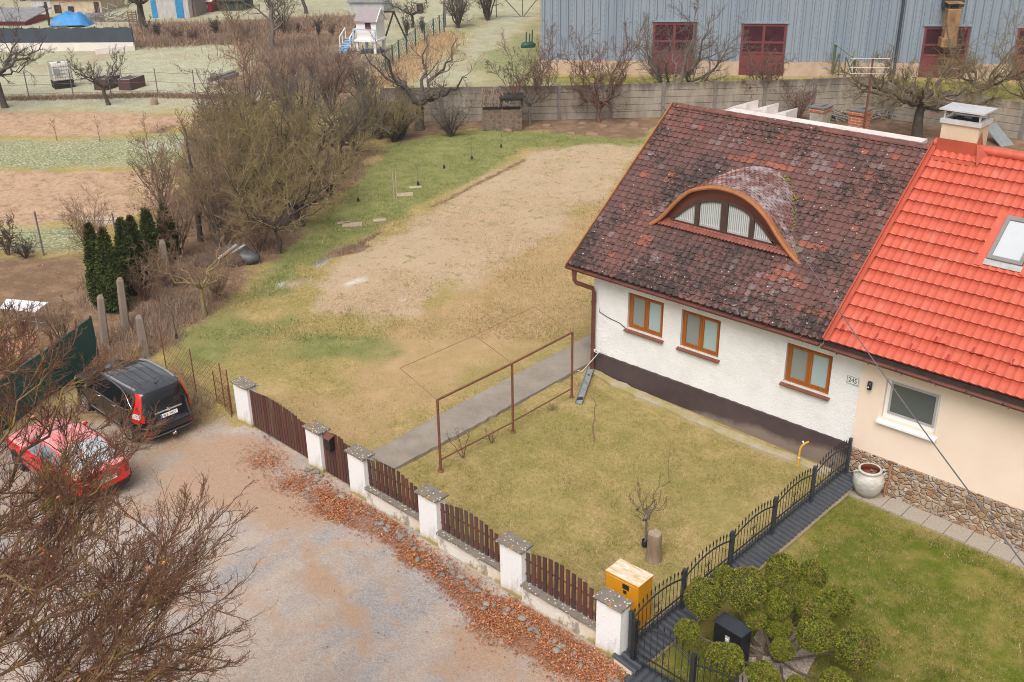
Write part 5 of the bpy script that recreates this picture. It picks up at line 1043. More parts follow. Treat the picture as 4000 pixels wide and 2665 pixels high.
tag(ob('fallen_leaves', mesh_np('fallen_leaves', V, [F], M_LEAF, cols={'tint': ('FACE', cc)})), kind='stuff')
# ================================================================== grass blades
def blades(name, P, h, lean, wid, mat, rng, w=None):
    n = len(P); a = rng.rand(n)*6.283; hh = h*(.5+rng.rand(n)); le = lean*rng.randn(n)*hh; b = rng.rand(n)*6.283
    s_ = np.c_[np.cos(a), np.sin(a), np.zeros(n)]*wid*(.6+.8*rng.rand(n))[:, None]; tip = P+np.c_[np.cos(b)*le, np.sin(b)*le, hh]
    V = np.stack([P-s_, P+s_, tip], 1).reshape(-1, 3); F = np.arange(3*n).reshape(-1, 3); wts = weights(P[:, 0], P[:, 1]); k = rng.rand(n)
    z = np.zeros(n); wa_ = np.c_[wts['straw'], wts['green'], z, z]; wb_ = np.c_[z, z, z, z]; wc_ = np.c_[z, wts['olive'], wts['tan'], k]
    me = mesh_np(name, V, [F], mat, cols={'wa': ('FACE', wa_), 'wb': ('FACE', wb_), 'wc': ('FACE', wc_)}); return tag(ob(name, me), kind='stuff')
g = NT('grass_blade'); col, *_ = base_cols(g); k = g.attr('wc', 3); col = g.mix(g.ramp(k, [(0, .75), (.45, 0.)]), col, g.mix(1., col, (.35, .38, .3), 'MULTIPLY')); col = g.mix(g.ramp(k, [(.72, 0.), (1, .75)]), col, (.56, .43, .23)); M_BLADE = g.done(col, .8, spec=.2)
rng = np.random.RandomState(8)
def scatter(n, px0, px1, py0, py1, keep):
    ang = rng.uniform(px0, px1, n); yy = py0+(py1-py0)*rng.rand(n)
    d = np.c_[(ang-2000)/FPX, (yy-1332.5)/FPX, np.ones(n)] @ RM; z = np.zeros(n)
    for _ in range(5): t = (z-CH)/d[:, 2]; P = O+d*t[:, None]; z = gz(P[:, 0])
    P[:, 2] = z; return P[keep(P[:, 0], P[:, 1])]
def lawn_ok(x, y):
    w = weights(x, y); r = rng.rand(len(x)); ok = (w['road']*1.1 < r) & (w['soil'] < r) & (w['straw']*1.02 < r+.1) & (w['lit']*.75 < r)
    ok &= ~((y > YF-.68) & (x > -17)); ok &= ~((x > -9.1) & (x < -8.3) & (y > 12.3)); ok &= ~((y > 12.5) & (y < 13.0+.02*(-9-x)) & (x < -9) & (x > -18.3))
    ok &= ~((y < FY(x)+.3) & (x > -22) & (x < -8.9))
    return ok & (sdist(PATHP, x, y) < .03)
PATHP = poly([(1435, 1785), (1998, 1482), (2310, 1312), (2420, 1240), (2440, 1345), (2293, 1432), (1998, 1594), (1540, 1842)])
P = scatter(300000, 560, 4300, 1330, 2760, lawn_ok); print('blades', len(P)); blades('short_grass', P, .038, .9, .006, M_BLADE, rng)
P = scatter(90000, 560, 4300, 1330, 2760, lambda x, y: lawn_ok(x, y) & (fbm(x, y, 2.6, 33, 3) > .60)); blades('grass_tufts', P, .065, .8, .007, M_BLADE, rng)
P = scatter(120000, 500, 2500, 480, 1330, lambda x, y: lawn_ok(x, y) & (np.hypot(x, y) < 64)); blades('meadow_grass', P, .06, .9, .012, M_BLADE, rng)
g = NT('straw_stalk'); M_STRAW = g.done(g.mix(g.attr('wc', 3), (.66, .46, .27), (.36, .24, .13)), .8, spec=.2)
P = scatter(90000, 1150, 2600, 560, 1330, lambda x, y: weights(x, y)['straw'] > .35+.5*rng.rand(len(x))); blades('straw_stubble', P, .03, 3., .010, M_STRAW, rng)
# ================================================================== bare trees
def norm(v): return v/(np.linalg.norm(v, axis=-1, keepdims=True)+1e-9)
def tubes(P, R, k):
    """P (nb,s,3) polylines, R (nb,s) radii -> vertices, quads"""
    nb, s_, _ = P.shape; T = norm(np.gradient(P, axis=1)); ref = np.where((np.abs(T.mean(1)[:, 2]) < .75)[:, None], [[0, 0, 1.]], [[1., 0, 0]])[:, None, :]
    A = norm(np.cross(T, ref)); B = np.cross(T, A); th = 2*np.pi*np.arange(k)/k
    V = P[:, :, None, :]+R[:, :, None, None]*(np.cos(th)[None, None, :, None]*A[:, :, None, :]+np.sin(th)[None, None, :, None]*B[:, :, None, :])
    b, i, j = np.meshgrid(np.arange(nb), np.arange(s_-1), np.arange(k), indexing='ij'); base = (b*s_+i)*k; j2 = (j+1) % k
    F = np.stack([base+j, base+j2, base+k+j2, base+k+j], -1).reshape(-1, 4)
    return V.reshape(-1, 3), F
def children(P, R, n, ratio, ang, seg, wander, up, t0, rng, rk=.55, rtip=.003, flat=0., grav=0., lenv=.5, fl=None):
    nb, s_, _ = P.shape; L = np.linalg.norm(np.diff(P, axis=1), axis=2).sum(1)
    t = t0+(1-t0)*((np.arange(n)[None, :]+rng.rand(nb, n))/n); t = np.clip(t, 0, .995)
    f = t*(s_-1); i = np.minimum(f.astype(int), s_-2); fr = (f-i)[..., None]; bi = np.arange(nb)[:, None]
    p = P[bi, i]*(1-fr)+P[bi, i+1]*fr; r = R[bi, i]*(1-fr[..., 0])+R[bi, i+1]*fr[..., 0]; T = norm(P[bi, i+1]-P[bi, i])
    q = rng.randn(nb, n, 3); q[..., 2] *= (1-flat); q = norm(np.cross(T, np.cross(q, T))); a = RAD(1)*(ang[0]+(ang[1]-ang[0])*rng.rand(nb, n))[..., None]
    D = norm(np.cos(a)*T+np.sin(a)*q); ln = L[:, None]*ratio*(1-lenv*t)*(.55+.8*rng.rand(nb, n)); ln = np.minimum(ln, fl or 1e9)
    m = nb*n; p = p.reshape(m, 3); D = D.reshape(m, 3); ln = ln.ravel(); r0 = np.maximum(np.minimum(r.ravel()*.8, r.ravel()*rk+.25*rtip), rtip)
    out = [p]
    for j in range(seg):
        D = norm(D+wander*rng.randn(m, 3)+np.array([0, 0, up-grav*j/seg])); out.append(out[-1]+D*(ln/seg)[:, None])
    Pn = np.stack(out, 1); Rn = r0[:, None]+(rtip*.7-r0[:, None])*np.linspace(0, 1, seg+1)[None, :]**.8
    return Pn, np.maximum(Rn, rtip*.6)
def limb(pts, n=9, rng=None, wob=.02):
    P = spline(pts, n); 
    if rng is not None: P[1:-1] += rng.randn(n-2, 3)*wob
    return P
def tree_mesh(name, lv, sides, mat):
    Vs, Fs, b = [], [], 0
    for (P, R), k in zip(lv, sides):
        V, F = tubes(P, R, k); Vs.append(V); Fs.append(F+b); b += len(V)
    return mesh_np(name, np.vstack(Vs), [np.vstack(Fs)], mat, smooth=True)
def bark(name, a, b, lich, la=.5, rough=.85):
    g = NT(name); n1 = g.noise(3, 5, .7); n2 = g.noise(18, 5, .7); c = g.mix(g.ramp(n2, [(.35, 0.), (.7, 1.)]), a, b); c = g.mix(g.ma('MULTIPLY', g.ramp(n1, [(.52, 0.), (.66, 1.)]), la), c, lich); return g.done(c, rough, n2, .5, .02)
B_DARK = bark('dark_bark', (.085, .062, .050), (.045, .033, .028), (.17, .135, .045), .45); B_GREY = bark('grey_bark', (.17, .135, .11), (.10, .078, .066), (.21, .185, .07), .4)
B_LICH = bark('lichened_bark', (.20, .15, .075), (.125, .095, .055), (.27, .21, .05), .6); B_RED = bark('reddish_twigs', (.165, .085, .06), (.10, .055, .042), (.20, .14, .07), .3)
B_TAN = bark('tan_twigs', (.26, .165, .10), (.17, .105, .066), (.28, .20, .08), .4); B_OLIVE = bark('olive_twigs', (.25, .185, .08), (.16, .12, .06), (.32, .245, .06), .6)
B_HERO = bark('maple_bark', (.19, .125, .06), (.11, .065, .04), (.36, .29, .03), .6); B_HTW = bark('maple_twigs', (.185, .080, .045), (.115, .052, .031), (.33, .25, .045), .45)
def bare_tree(label, base, H, seed, form='round', trunk=B_DARK, twig=B_GREY, spread=.55, n=(6, 6, 6), lean=(0, 0), name='bare_tree', group=None, th=.28, r0=None, tw=.006, ang=(35, 70), up=.10, wander=.18, grav=0., loc=None):
    """th: share of the height that is bare trunk"""
    rng = np.random.RandomState(seed); t = thing(name, label, 'tree', base, 0, group); r0 = r0 or H*.026
    def ortho(v): return np.array([v[0], v[1], 0])
    ln = np.array([math.cos(VW)*lean[0]-math.sin(VW)*lean[1], math.sin(VW)*lean[0]+math.cos(VW)*lean[1], 0])
    fk = np.array([0, 0, H*th])+ln*th
    if form == 'multi':                     # many stems from the ground
        m = n[0]; P0 = []
        for i in range(m):
            a = 2*math.pi*(i+rng.rand())/m; s_ = spread*H*(.3+.7*rng.rand()); h = H*(.65+.35*rng.rand()); d = np.array([math.cos(a), math.sin(a), 0])
            P0.append(limb([d*.06*H*.3, d*s_*.35+[0, 0, h*.35]+ln*.3, d*s_*.75+[0, 0, h*.72]+ln*.7, d*s_+[0, 0, h]+ln], 8, rng, H*.012))
        P0 = np.array(P0); R0 = r0*.6*(.6+.5*rng.rand(m))[:, None]*np.linspace(1, .16, 8)[None, :]; lv0 = [(P0, R0)]; src = (P0, R0)
    else:
        tr = limb([[0, 0, -.1], fk*.5+rng.randn(3)*[.03, .03, 0]*H*.4, fk], 6, rng, H*.006)
        if form == 'tall': tr = limb([[0, 0, -.1], np.array([0, 0, H*.35])+ln*.3, np.array([0, 0, H*.7])+ln*.75, np.array([0, 0, H])+ln], 12, rng, H*.01)
        R = np.linspace(r0*1.15, r0*.75, len(tr)) if form != 'tall' else np.linspace(r0*1.1, r0*.12, len(tr)); R[0] *= 1.25; lv0 = [(tr[None], R[None])]
        if form == 'tall': src = (tr[None], R[None])
        else:
            m = n[0]; P0 = []
            for i in range(m):
                a = 2*math.pi*(i+.7*rng.rand())/m; d = np.array([math.cos(a), math.sin(a), 0]); s_ = spread*H*(.6+.5*rng.rand()); hh = H*(.62+.38*rng.rand()) if i % 3 else H*(.5+.2*rng.rand())
                if form == 'weep': P0.append(limb([fk*.97, fk+d*s_*.25+[0, 0, (H-fk[2])*.65], fk+d*s_*.65+[0, 0, (H-fk[2])*(.75+.25*rng.rand())], fk+d*s_+[0, 0, (H-fk[2])*.35]], 9, rng, H*.015))
                else: P0.append(limb([fk*.97, fk+d*s_*.35+[0, 0, (hh-fk[2])*.28]+ln*.1, fk+d*s_*.75+[0, 0, (hh-fk[2])*.62]+ln*.3, fk+d*s_+[0, 0, hh-fk[2]]+ln*(1-th)], 9, rng, H*.022))
            P0 = np.array(P0); R0 = r0*.62*(.7+.4*rng.rand(m))[:, None]*np.linspace(1, .14, 9)[None, :]; lv0.append((P0, R0)); src = (P0, R0)
    l1 = children(*src, n[1] if form != 'tall' else n[0]*2, .46 if form != 'tall' else .40, ang, 6, wander, up, .22 if form != 'tall' else th, rng, .6, tw, grav=grav)
    l2 = children(*l1, n[2], .52, (25, 65), 5, wander*1.1, up*.8, .12, rng, .6, tw*.85, grav=grav)
    l3 = children(*l2, n[2]+1, .55, (20, 60), 4, wander, up, .15, rng, .7, tw*.65, grav=grav)
    ob('trunk', tree_mesh('trunk', lv0, [9, 7], trunk), t); ob('crown', tree_mesh('crown', [l1, l2, l3], [5, 4, 3], twig), t)
    return t
# ---- the big tree at the lower left, its trunk stands outside the picture
rng = np.random.RandomState(77)
def pt(px, py, dist): d = ray(px, py); return O+d/np.linalg.norm(d)*dist
TB = at(-900, 3000); 
hero = thing('maple_tree', 'large bare maple with lichened limbs and reddish twigs in front of the cars', 'tree', TB)
rel = lambda P: np.array(P)-TB
forks = [pt(-820, 2950, 15.5), pt(-760, 2620, 14.6), pt(-700, 2250, 14.0), pt(-600, 1900, 13.6)]
trunk = limb([TB-[0, 0, .3], lerp(TB, forks[0], .5), forks[0], forks[1], forks[2], forks[3]], 16)
lv0 = (rel(trunk)[None], np.linspace(.24, .10, 16)[None])
LB = [(0, [(200, 2760, 14.2), (560, 2480, 13.4), (760, 2190, 13), (900, 2060, 12.7)], .085), (0, [(-50, 2880, 14.4), (420, 2640, 13.6), (700, 2560, 13.2), (1000, 2540, 12.8)], .06), (0, [(100, 2720, 13.6), (500, 2440, 13), (760, 2330, 12.8), (985, 2170, 12.6)], .07),
      (1, [(-250, 2600, 13.8), (60, 2470, 13.2), (280, 2280, 12.9), (520, 2050, 12.6)], .075), (1, [(-300, 2500, 14.2), (0, 2290, 13.8), (220, 2180, 13.4), (520, 2010, 13)], .06), (1, [(-200, 2640, 13.2), (200, 2420, 12.8), (420, 2330, 12.6), (640, 2130, 12.3)], .055),
      (1, [(-350, 2400, 14), (0, 2205, 13.5), (160, 2165, 13.2), (430, 1960, 12.9), (620, 1770, 12.7)], .06), (2, [(-300, 2120, 14), (0, 2080, 13.6), (150, 2020, 13.4), (330, 1860, 13.2), (560, 1730, 13)], .055), (2, [(-350, 2080, 14.2), (0, 1920, 13.9), (200, 1730, 13.6), (380, 1520, 13.4), (470, 1440, 13.3)], .055),
      (2, [(-300, 2000, 13.6), (-40, 1800, 13.3), (130, 1600, 13), (250, 1430, 12.9)], .05), (3, [(-350, 1750, 13.8), (-80, 1600, 13.6), (60, 1460, 13.5), (140, 1330, 13.4)], .045), (3, [(-400, 1700, 14), (-150, 1480, 14), (-30, 1350, 14), (40, 1250, 14)], .04),
      (0, [(0, 2920, 14), (300, 2760, 13.4), (560, 2690, 13), (820, 2650, 12.6)], .06), (0, [(100, 2860, 13.2), (420, 2700, 12.7), (640, 2420, 12.4), (820, 2310, 12.2)], .05), (1, [(-150, 2700, 14.4), (150, 2560, 13.8), (380, 2500, 13.4), (700, 2400, 13)], .05), (2, [(-300, 2300, 13.2), (0, 2240, 12.8), (200, 2290, 12.5), (420, 2180, 12.3), (560, 2080, 12.2)], .045),
      (1, [(-300, 2560, 14.8), (60, 2350, 14.4), (300, 2140, 14), (480, 1900, 13.8)], .045), (2, [(-250, 2200, 14.6), (100, 2000, 14.2), (280, 1800, 14), (330, 1640, 13.9)], .04), (0, [(-100, 2800, 15), (200, 2620, 14.6), (520, 2380, 14.2), (640, 2200, 14)], .05)]
P0 = []; R0 = []
for f_, pts, r in LB:
    P0.append(rel(limb([forks[f_]]+[pt(q[0]-max(0, (q[0]-100))*.17-20, q[1], q[2]) for q in pts], 14, rng, .05))); R0.append(np.linspace(r*.62, .006, 14))
for f_, pts, r in LB[1::3]:
    dx, dy, dd = rng.uniform(-170, 20), rng.uniform(-110, 110), rng.uniform(-.6, .9)
    P0.append(rel(limb([forks[f_]]+[pt(q[0]-max(0, (q[0]-100))*.2-20+dx*k/3, q[1]+dy*k/3, q[2]+dd*k/3) for k, q in enumerate(pts)], 14, rng, .07))); R0.append(np.linspace(r*.4, .005, 14))
P0 = np.array(P0); R0 = np.array(R0)
def fan(P, R, *a, **k): return children(P, R, *a, **k)
h1 = children(P0, R0, 10, .36, (16, 46), 8, .10, .06, .22, rng, .5, .006, lenv=.6, fl=2.0)
h2 = children(*h1, 9, .42, (18, 50), 6, .13, .09, .12, rng, .6, .0042, lenv=.55, fl=.95)
h2b = children(P0, R0, 16, .16, (25, 60), 6, .13, .09, .30, rng, .3, .0042, lenv=.3, fl=.95)
h2 = tuple(np.concatenate([a, b]) for a, b in zip(h2, h2b))
h3 = children(*h2, 7, .46, (18, 50), 4, .13, .12, .10, rng, .7, .0023, lenv=.45, fl=.42)
h4 = children(*h3, 3, .50, (15, 45), 3, .10, .10, .25, rng, .8, .0018, lenv=.3, fl=.17)
ob('trunk', tree_mesh('trunk', [lv0, (P0, R0)], [12, 8], B_HERO), hero); ob('crown', tree_mesh('crown', [h1, h2, h3, h4], [6, 4, 3, 3], [B_HTW]), hero)
print('hero', [x[0].shape for x in (h1, h2, h3, h4)])
tips = h2[0][:, -1]; ii_ = rng.choice(len(tips), 170, replace=False); V, F, cc = leaf_mesh(tips[ii_], .034, rng); cc = cc*1.1
ob('dead_leaves', mesh_np('dead_leaves', V, [F], M_LEAF, cols={'tint': ('FACE', cc)}), hero)['kind'] = 'stuff'
# ---- thicket and orchard
def T(px, py, top, **k):
    P = at(px, py); H = hgt(P, top); return P, H
THK = [ # px base, top row, form, spread, seed, label
 ((1173, 884), 560, dict(form='round', spread=.75, n=(9, 8, 7), th=.24, r0=.17, trunk=B_DARK, twig=B_OLIVE), 'spreading bare fruit tree with thick dark trunk at the lawn edge of the thicket'),
 ((1085, 986), 520, dict(form='round', spread=.62, n=(10, 8, 7), th=.2, r0=.075, trunk=B_DARK, twig=B_OLIVE), 'yellowish bare tree with a slim grey trunk nearest the lawn'),
 ((990, 900), 470, dict(form='multi', spread=.5, n=(13, 7, 7), trunk=B_LICH, twig=B_OLIVE, r0=.10), 'many stemmed olive brown bush in the heart of the thicket'),
 ((900, 830), 380, dict(form='multi', spread=.45, n=(13, 7, 7), trunk=B_GREY, twig=B_LICH, r0=.12), 'tall lichened bush behind the thicket trees beside the upper ploughed strip'),
 ((1080, 780), 330, dict(form='multi', spread=.5, n=(13, 7, 7), trunk=B_DARK, twig=B_OLIVE, r0=.12), 'dense brown bush behind the thick dark trunk'),
 ((1210, 690), 340, dict(form='round', spread=.62, n=(9, 8, 7), th=.2, r0=.15, trunk=B_DARK, twig=B_LICH), 'dark limbed tree in the upper thicket'),
 ((1330, 640), 330, dict(form='round', spread=.62, n=(9, 8, 6), th=.2, r0=.14, trunk=B_DARK, twig=B_GREY), 'grey twigged tree right side of the upper thicket, above the bright green grass'),
 ((1180, 560), 260, dict(form='multi', spread=.5, n=(13, 7, 6), trunk=B_DARK, twig=B_GREY, r0=.12), 'grey brown bush below the white playhouse'),
 ((960, 640), 260, dict(form='multi', spread=.4, n=(13, 7, 6), trunk=B_DARK, twig=B_RED, r0=.12), 'reddish bush at the top left of the thicket'),
 ((1010, 520), 230, dict(form='round', spread=.6, n=(8, 7, 6), th=.3, r0=.12, trunk=B_DARK, twig=B_GREY), 'bare tree left of the thicket top with bent dark limb'),
 ((786, 940), 500, dict(form='tall', spread=.4, n=(9, 6, 6), th=.12, r0=.11, trunk=B_DARK, twig=B_OLIVE, ang=(20, 45), up=.14), 'slender upright tree behind the tallest thuja'),
 ((860, 960), 560, dict(form='multi', spread=.32, n=(11, 7, 6), trunk=B_GREY, twig=B_TAN, r0=.09), 'tan upright bush right of the thujas'),
 ((1420, 540), 380, dict(form='multi', spread=.65, n=(13, 8, 6), trunk=B_DARK, twig=B_GREY, r0=.11), 'low tangled grey bush in front of the concrete wall'),
 ((1540, 555), 400, dict(form='multi', spread=.75, n=(12, 8, 6), trunk=B_DARK, twig=B_OLIVE, r0=.10), 'low arching bush beneath the old apple tree'),
 ((1290, 440), 215, dict(form='multi', spread=.55, n=(13, 7, 7), trunk=B_DARK, twig=B_RED, r0=.12), 'reddish brown bush between the playhouse stair and the thicket'),
 ((1420, 420), 250, dict(form='multi', spread=.6, n=(13, 7, 7), trunk=B_DARK, twig=B_GREY, r0=.12), 'grey bush at the left end of the concrete wall'),
 ((1120, 440), 235, dict(form='multi', spread=.6, n=(13, 7, 7), trunk=B_DARK, twig=B_RED, r0=.1), 'dark reddish scrub at the upper left of the thicket by the timber beams'),
 ((1480, 545), 330, dict(form='multi', spread=.6, n=(13, 7, 7), trunk=B_DARK, twig=B_LICH, r0=.12), 'lichened bush in front of the left end of the concrete wall'),
 ((1760, 535), 400, dict(form='multi', spread=.8, n=(13, 7, 6), trunk=B_DARK, twig=B_GREY, r0=.09), 'low grey brush heap left of the stacked crates'),
 ((850, 560), 345, dict(form='multi', spread=.35, n=(12, 7, 6), trunk=B_RED, twig=B_RED, r0=.08), 'upright reddish shrub at the end of the upper ploughed strip'),
 ((1290, 800), 520, dict(form='round', spread=.6, n=(9, 8, 7), th=.2, r0=.12, trunk=B_DARK, twig=B_OLIVE), 'olive twigged tree at the right side of the thicket, above the muddy patch'),
 ((1560, 545), 410, dict(form='multi', spread=.7, n=(13, 7, 7), trunk=B_DARK, twig=B_OLIVE, r0=.09), 'olive tangle of brush right of the old apple tree foot'),
 ((1390, 600), 420, dict(form='multi', spread=.6, n=(13, 7, 7), trunk=B_GREY, twig=B_OLIVE, r0=.1), 'olive brown bush at the right end of the thicket by the bright green grass'),
 ((930, 720), 420, dict(form='multi', spread=.45, n=(13, 8, 7), trunk=B_GREY, twig=B_OLIVE, r0=.1), 'olive bush on the left flank of the thicket beside the frosty strip'),
 ((1010, 985), 760, dict(form='multi', spread=.6, n=(12, 7, 6), trunk=B_RED, twig=B_TAN, r0=.06), 'tan scrub behind the junk heap at the foot of the thicket'),
 ((640, 820), 560, dict(form='multi', spread=.4, n=(11, 7, 6), trunk=B_GREY, twig=B_TAN, r0=.07), 'tan bush at the end of the lower ploughed strip behind the thujas'),
 ((700, 1010), 730, dict(form='multi', spread=.5, n=(12, 7, 6), trunk=B_RED, twig=B_TAN, r0=.06), 'tan brush between the thujas and the junk heap'),
]
for k, (b, top, kw, lab) in enumerate(THK):
    P, H = T(*b, top); bare_tree(lab, P, H, 100+k, name='bush' if kw['form'] == 'multi' else 'bare_tree', tw=.0075, **kw)['category'] = 'bush' if kw['form'] == 'multi' else 'tree'
ORC = [
 ((1637, 505), 150, dict(form='round', spread=.62, n=(7, 7, 6), th=.3, r0=.24, lean=(.3, 0)), B_DARK, B_GREY, 'old apple tree with black twisted limbs before the concrete wall'),
 ((2070, 489), 135, dict(form='round', spread=.42, n=(8, 9, 8), th=.22, r0=.10), B_GREY, B_RED, 'small bare orchard tree left of the first hall door'),
 ((2340, 476), 115, dict(form='round', spread=.42, n=(10, 9, 8), th=.14, r0=.12), B_RED, B_RED, 'reddish many limbed orchard tree against the concrete wall'),
 ((2637, 430), 40, dict(form='round', spread=.66, n=(9, 9, 8), th=.12, r0=.2), B_GREY, B_GREY, 'wide bare orchard tree rising above the ridge in front of the hall doors'),
 ((2970, 440), 175, dict(form='round', spread=.36, n=(9, 9, 7), th=.35, r0=.10, up=.02, grav=.22), B_GREY, B_RED, 'small tree with drooping reddish twigs near the second hall door'),
 ((3120, 470), 330, dict(form='multi', spread=.6, n=(12, 6, 5), r0=.06), B_RED, B_RED, 'low grey bush in front of the concrete wall left of the brick chimneys'),
 ((3582, 545), 215, dict(form='round', spread=.95, n=(10, 10, 9), th=.42, r0=.26), B_DARK, B_LICH, 'gnarled lichened apple tree beyond the cream house chimney'),
 ((3810, 430), 110, dict(form='round', spread=.75, n=(9, 9, 8), th=.25, r0=.16, lean=(.6, 0)), B_DARK, B_LICH, 'leaning bare tree at the right in front of the hall'),
 ((4050, 500), 200, dict(form='round', spread=.7, n=(8, 8, 6), th=.25, r0=.14), B_DARK, B_LICH, 'bare tree cut by the right edge of the view behind the red roof'),
]
for k, (b, top, kw, tb, tw_, lab) in enumerate(ORC):
    P, H = T(*b, top); bare_tree(lab, P, H, 200+k, trunk=tb, twig=tw_, tw=.0075, name='bush' if kw['form'] == 'multi' else 'bare_tree', **kw)['category'] = 'bush' if kw['form'] == 'multi' else 'tree'
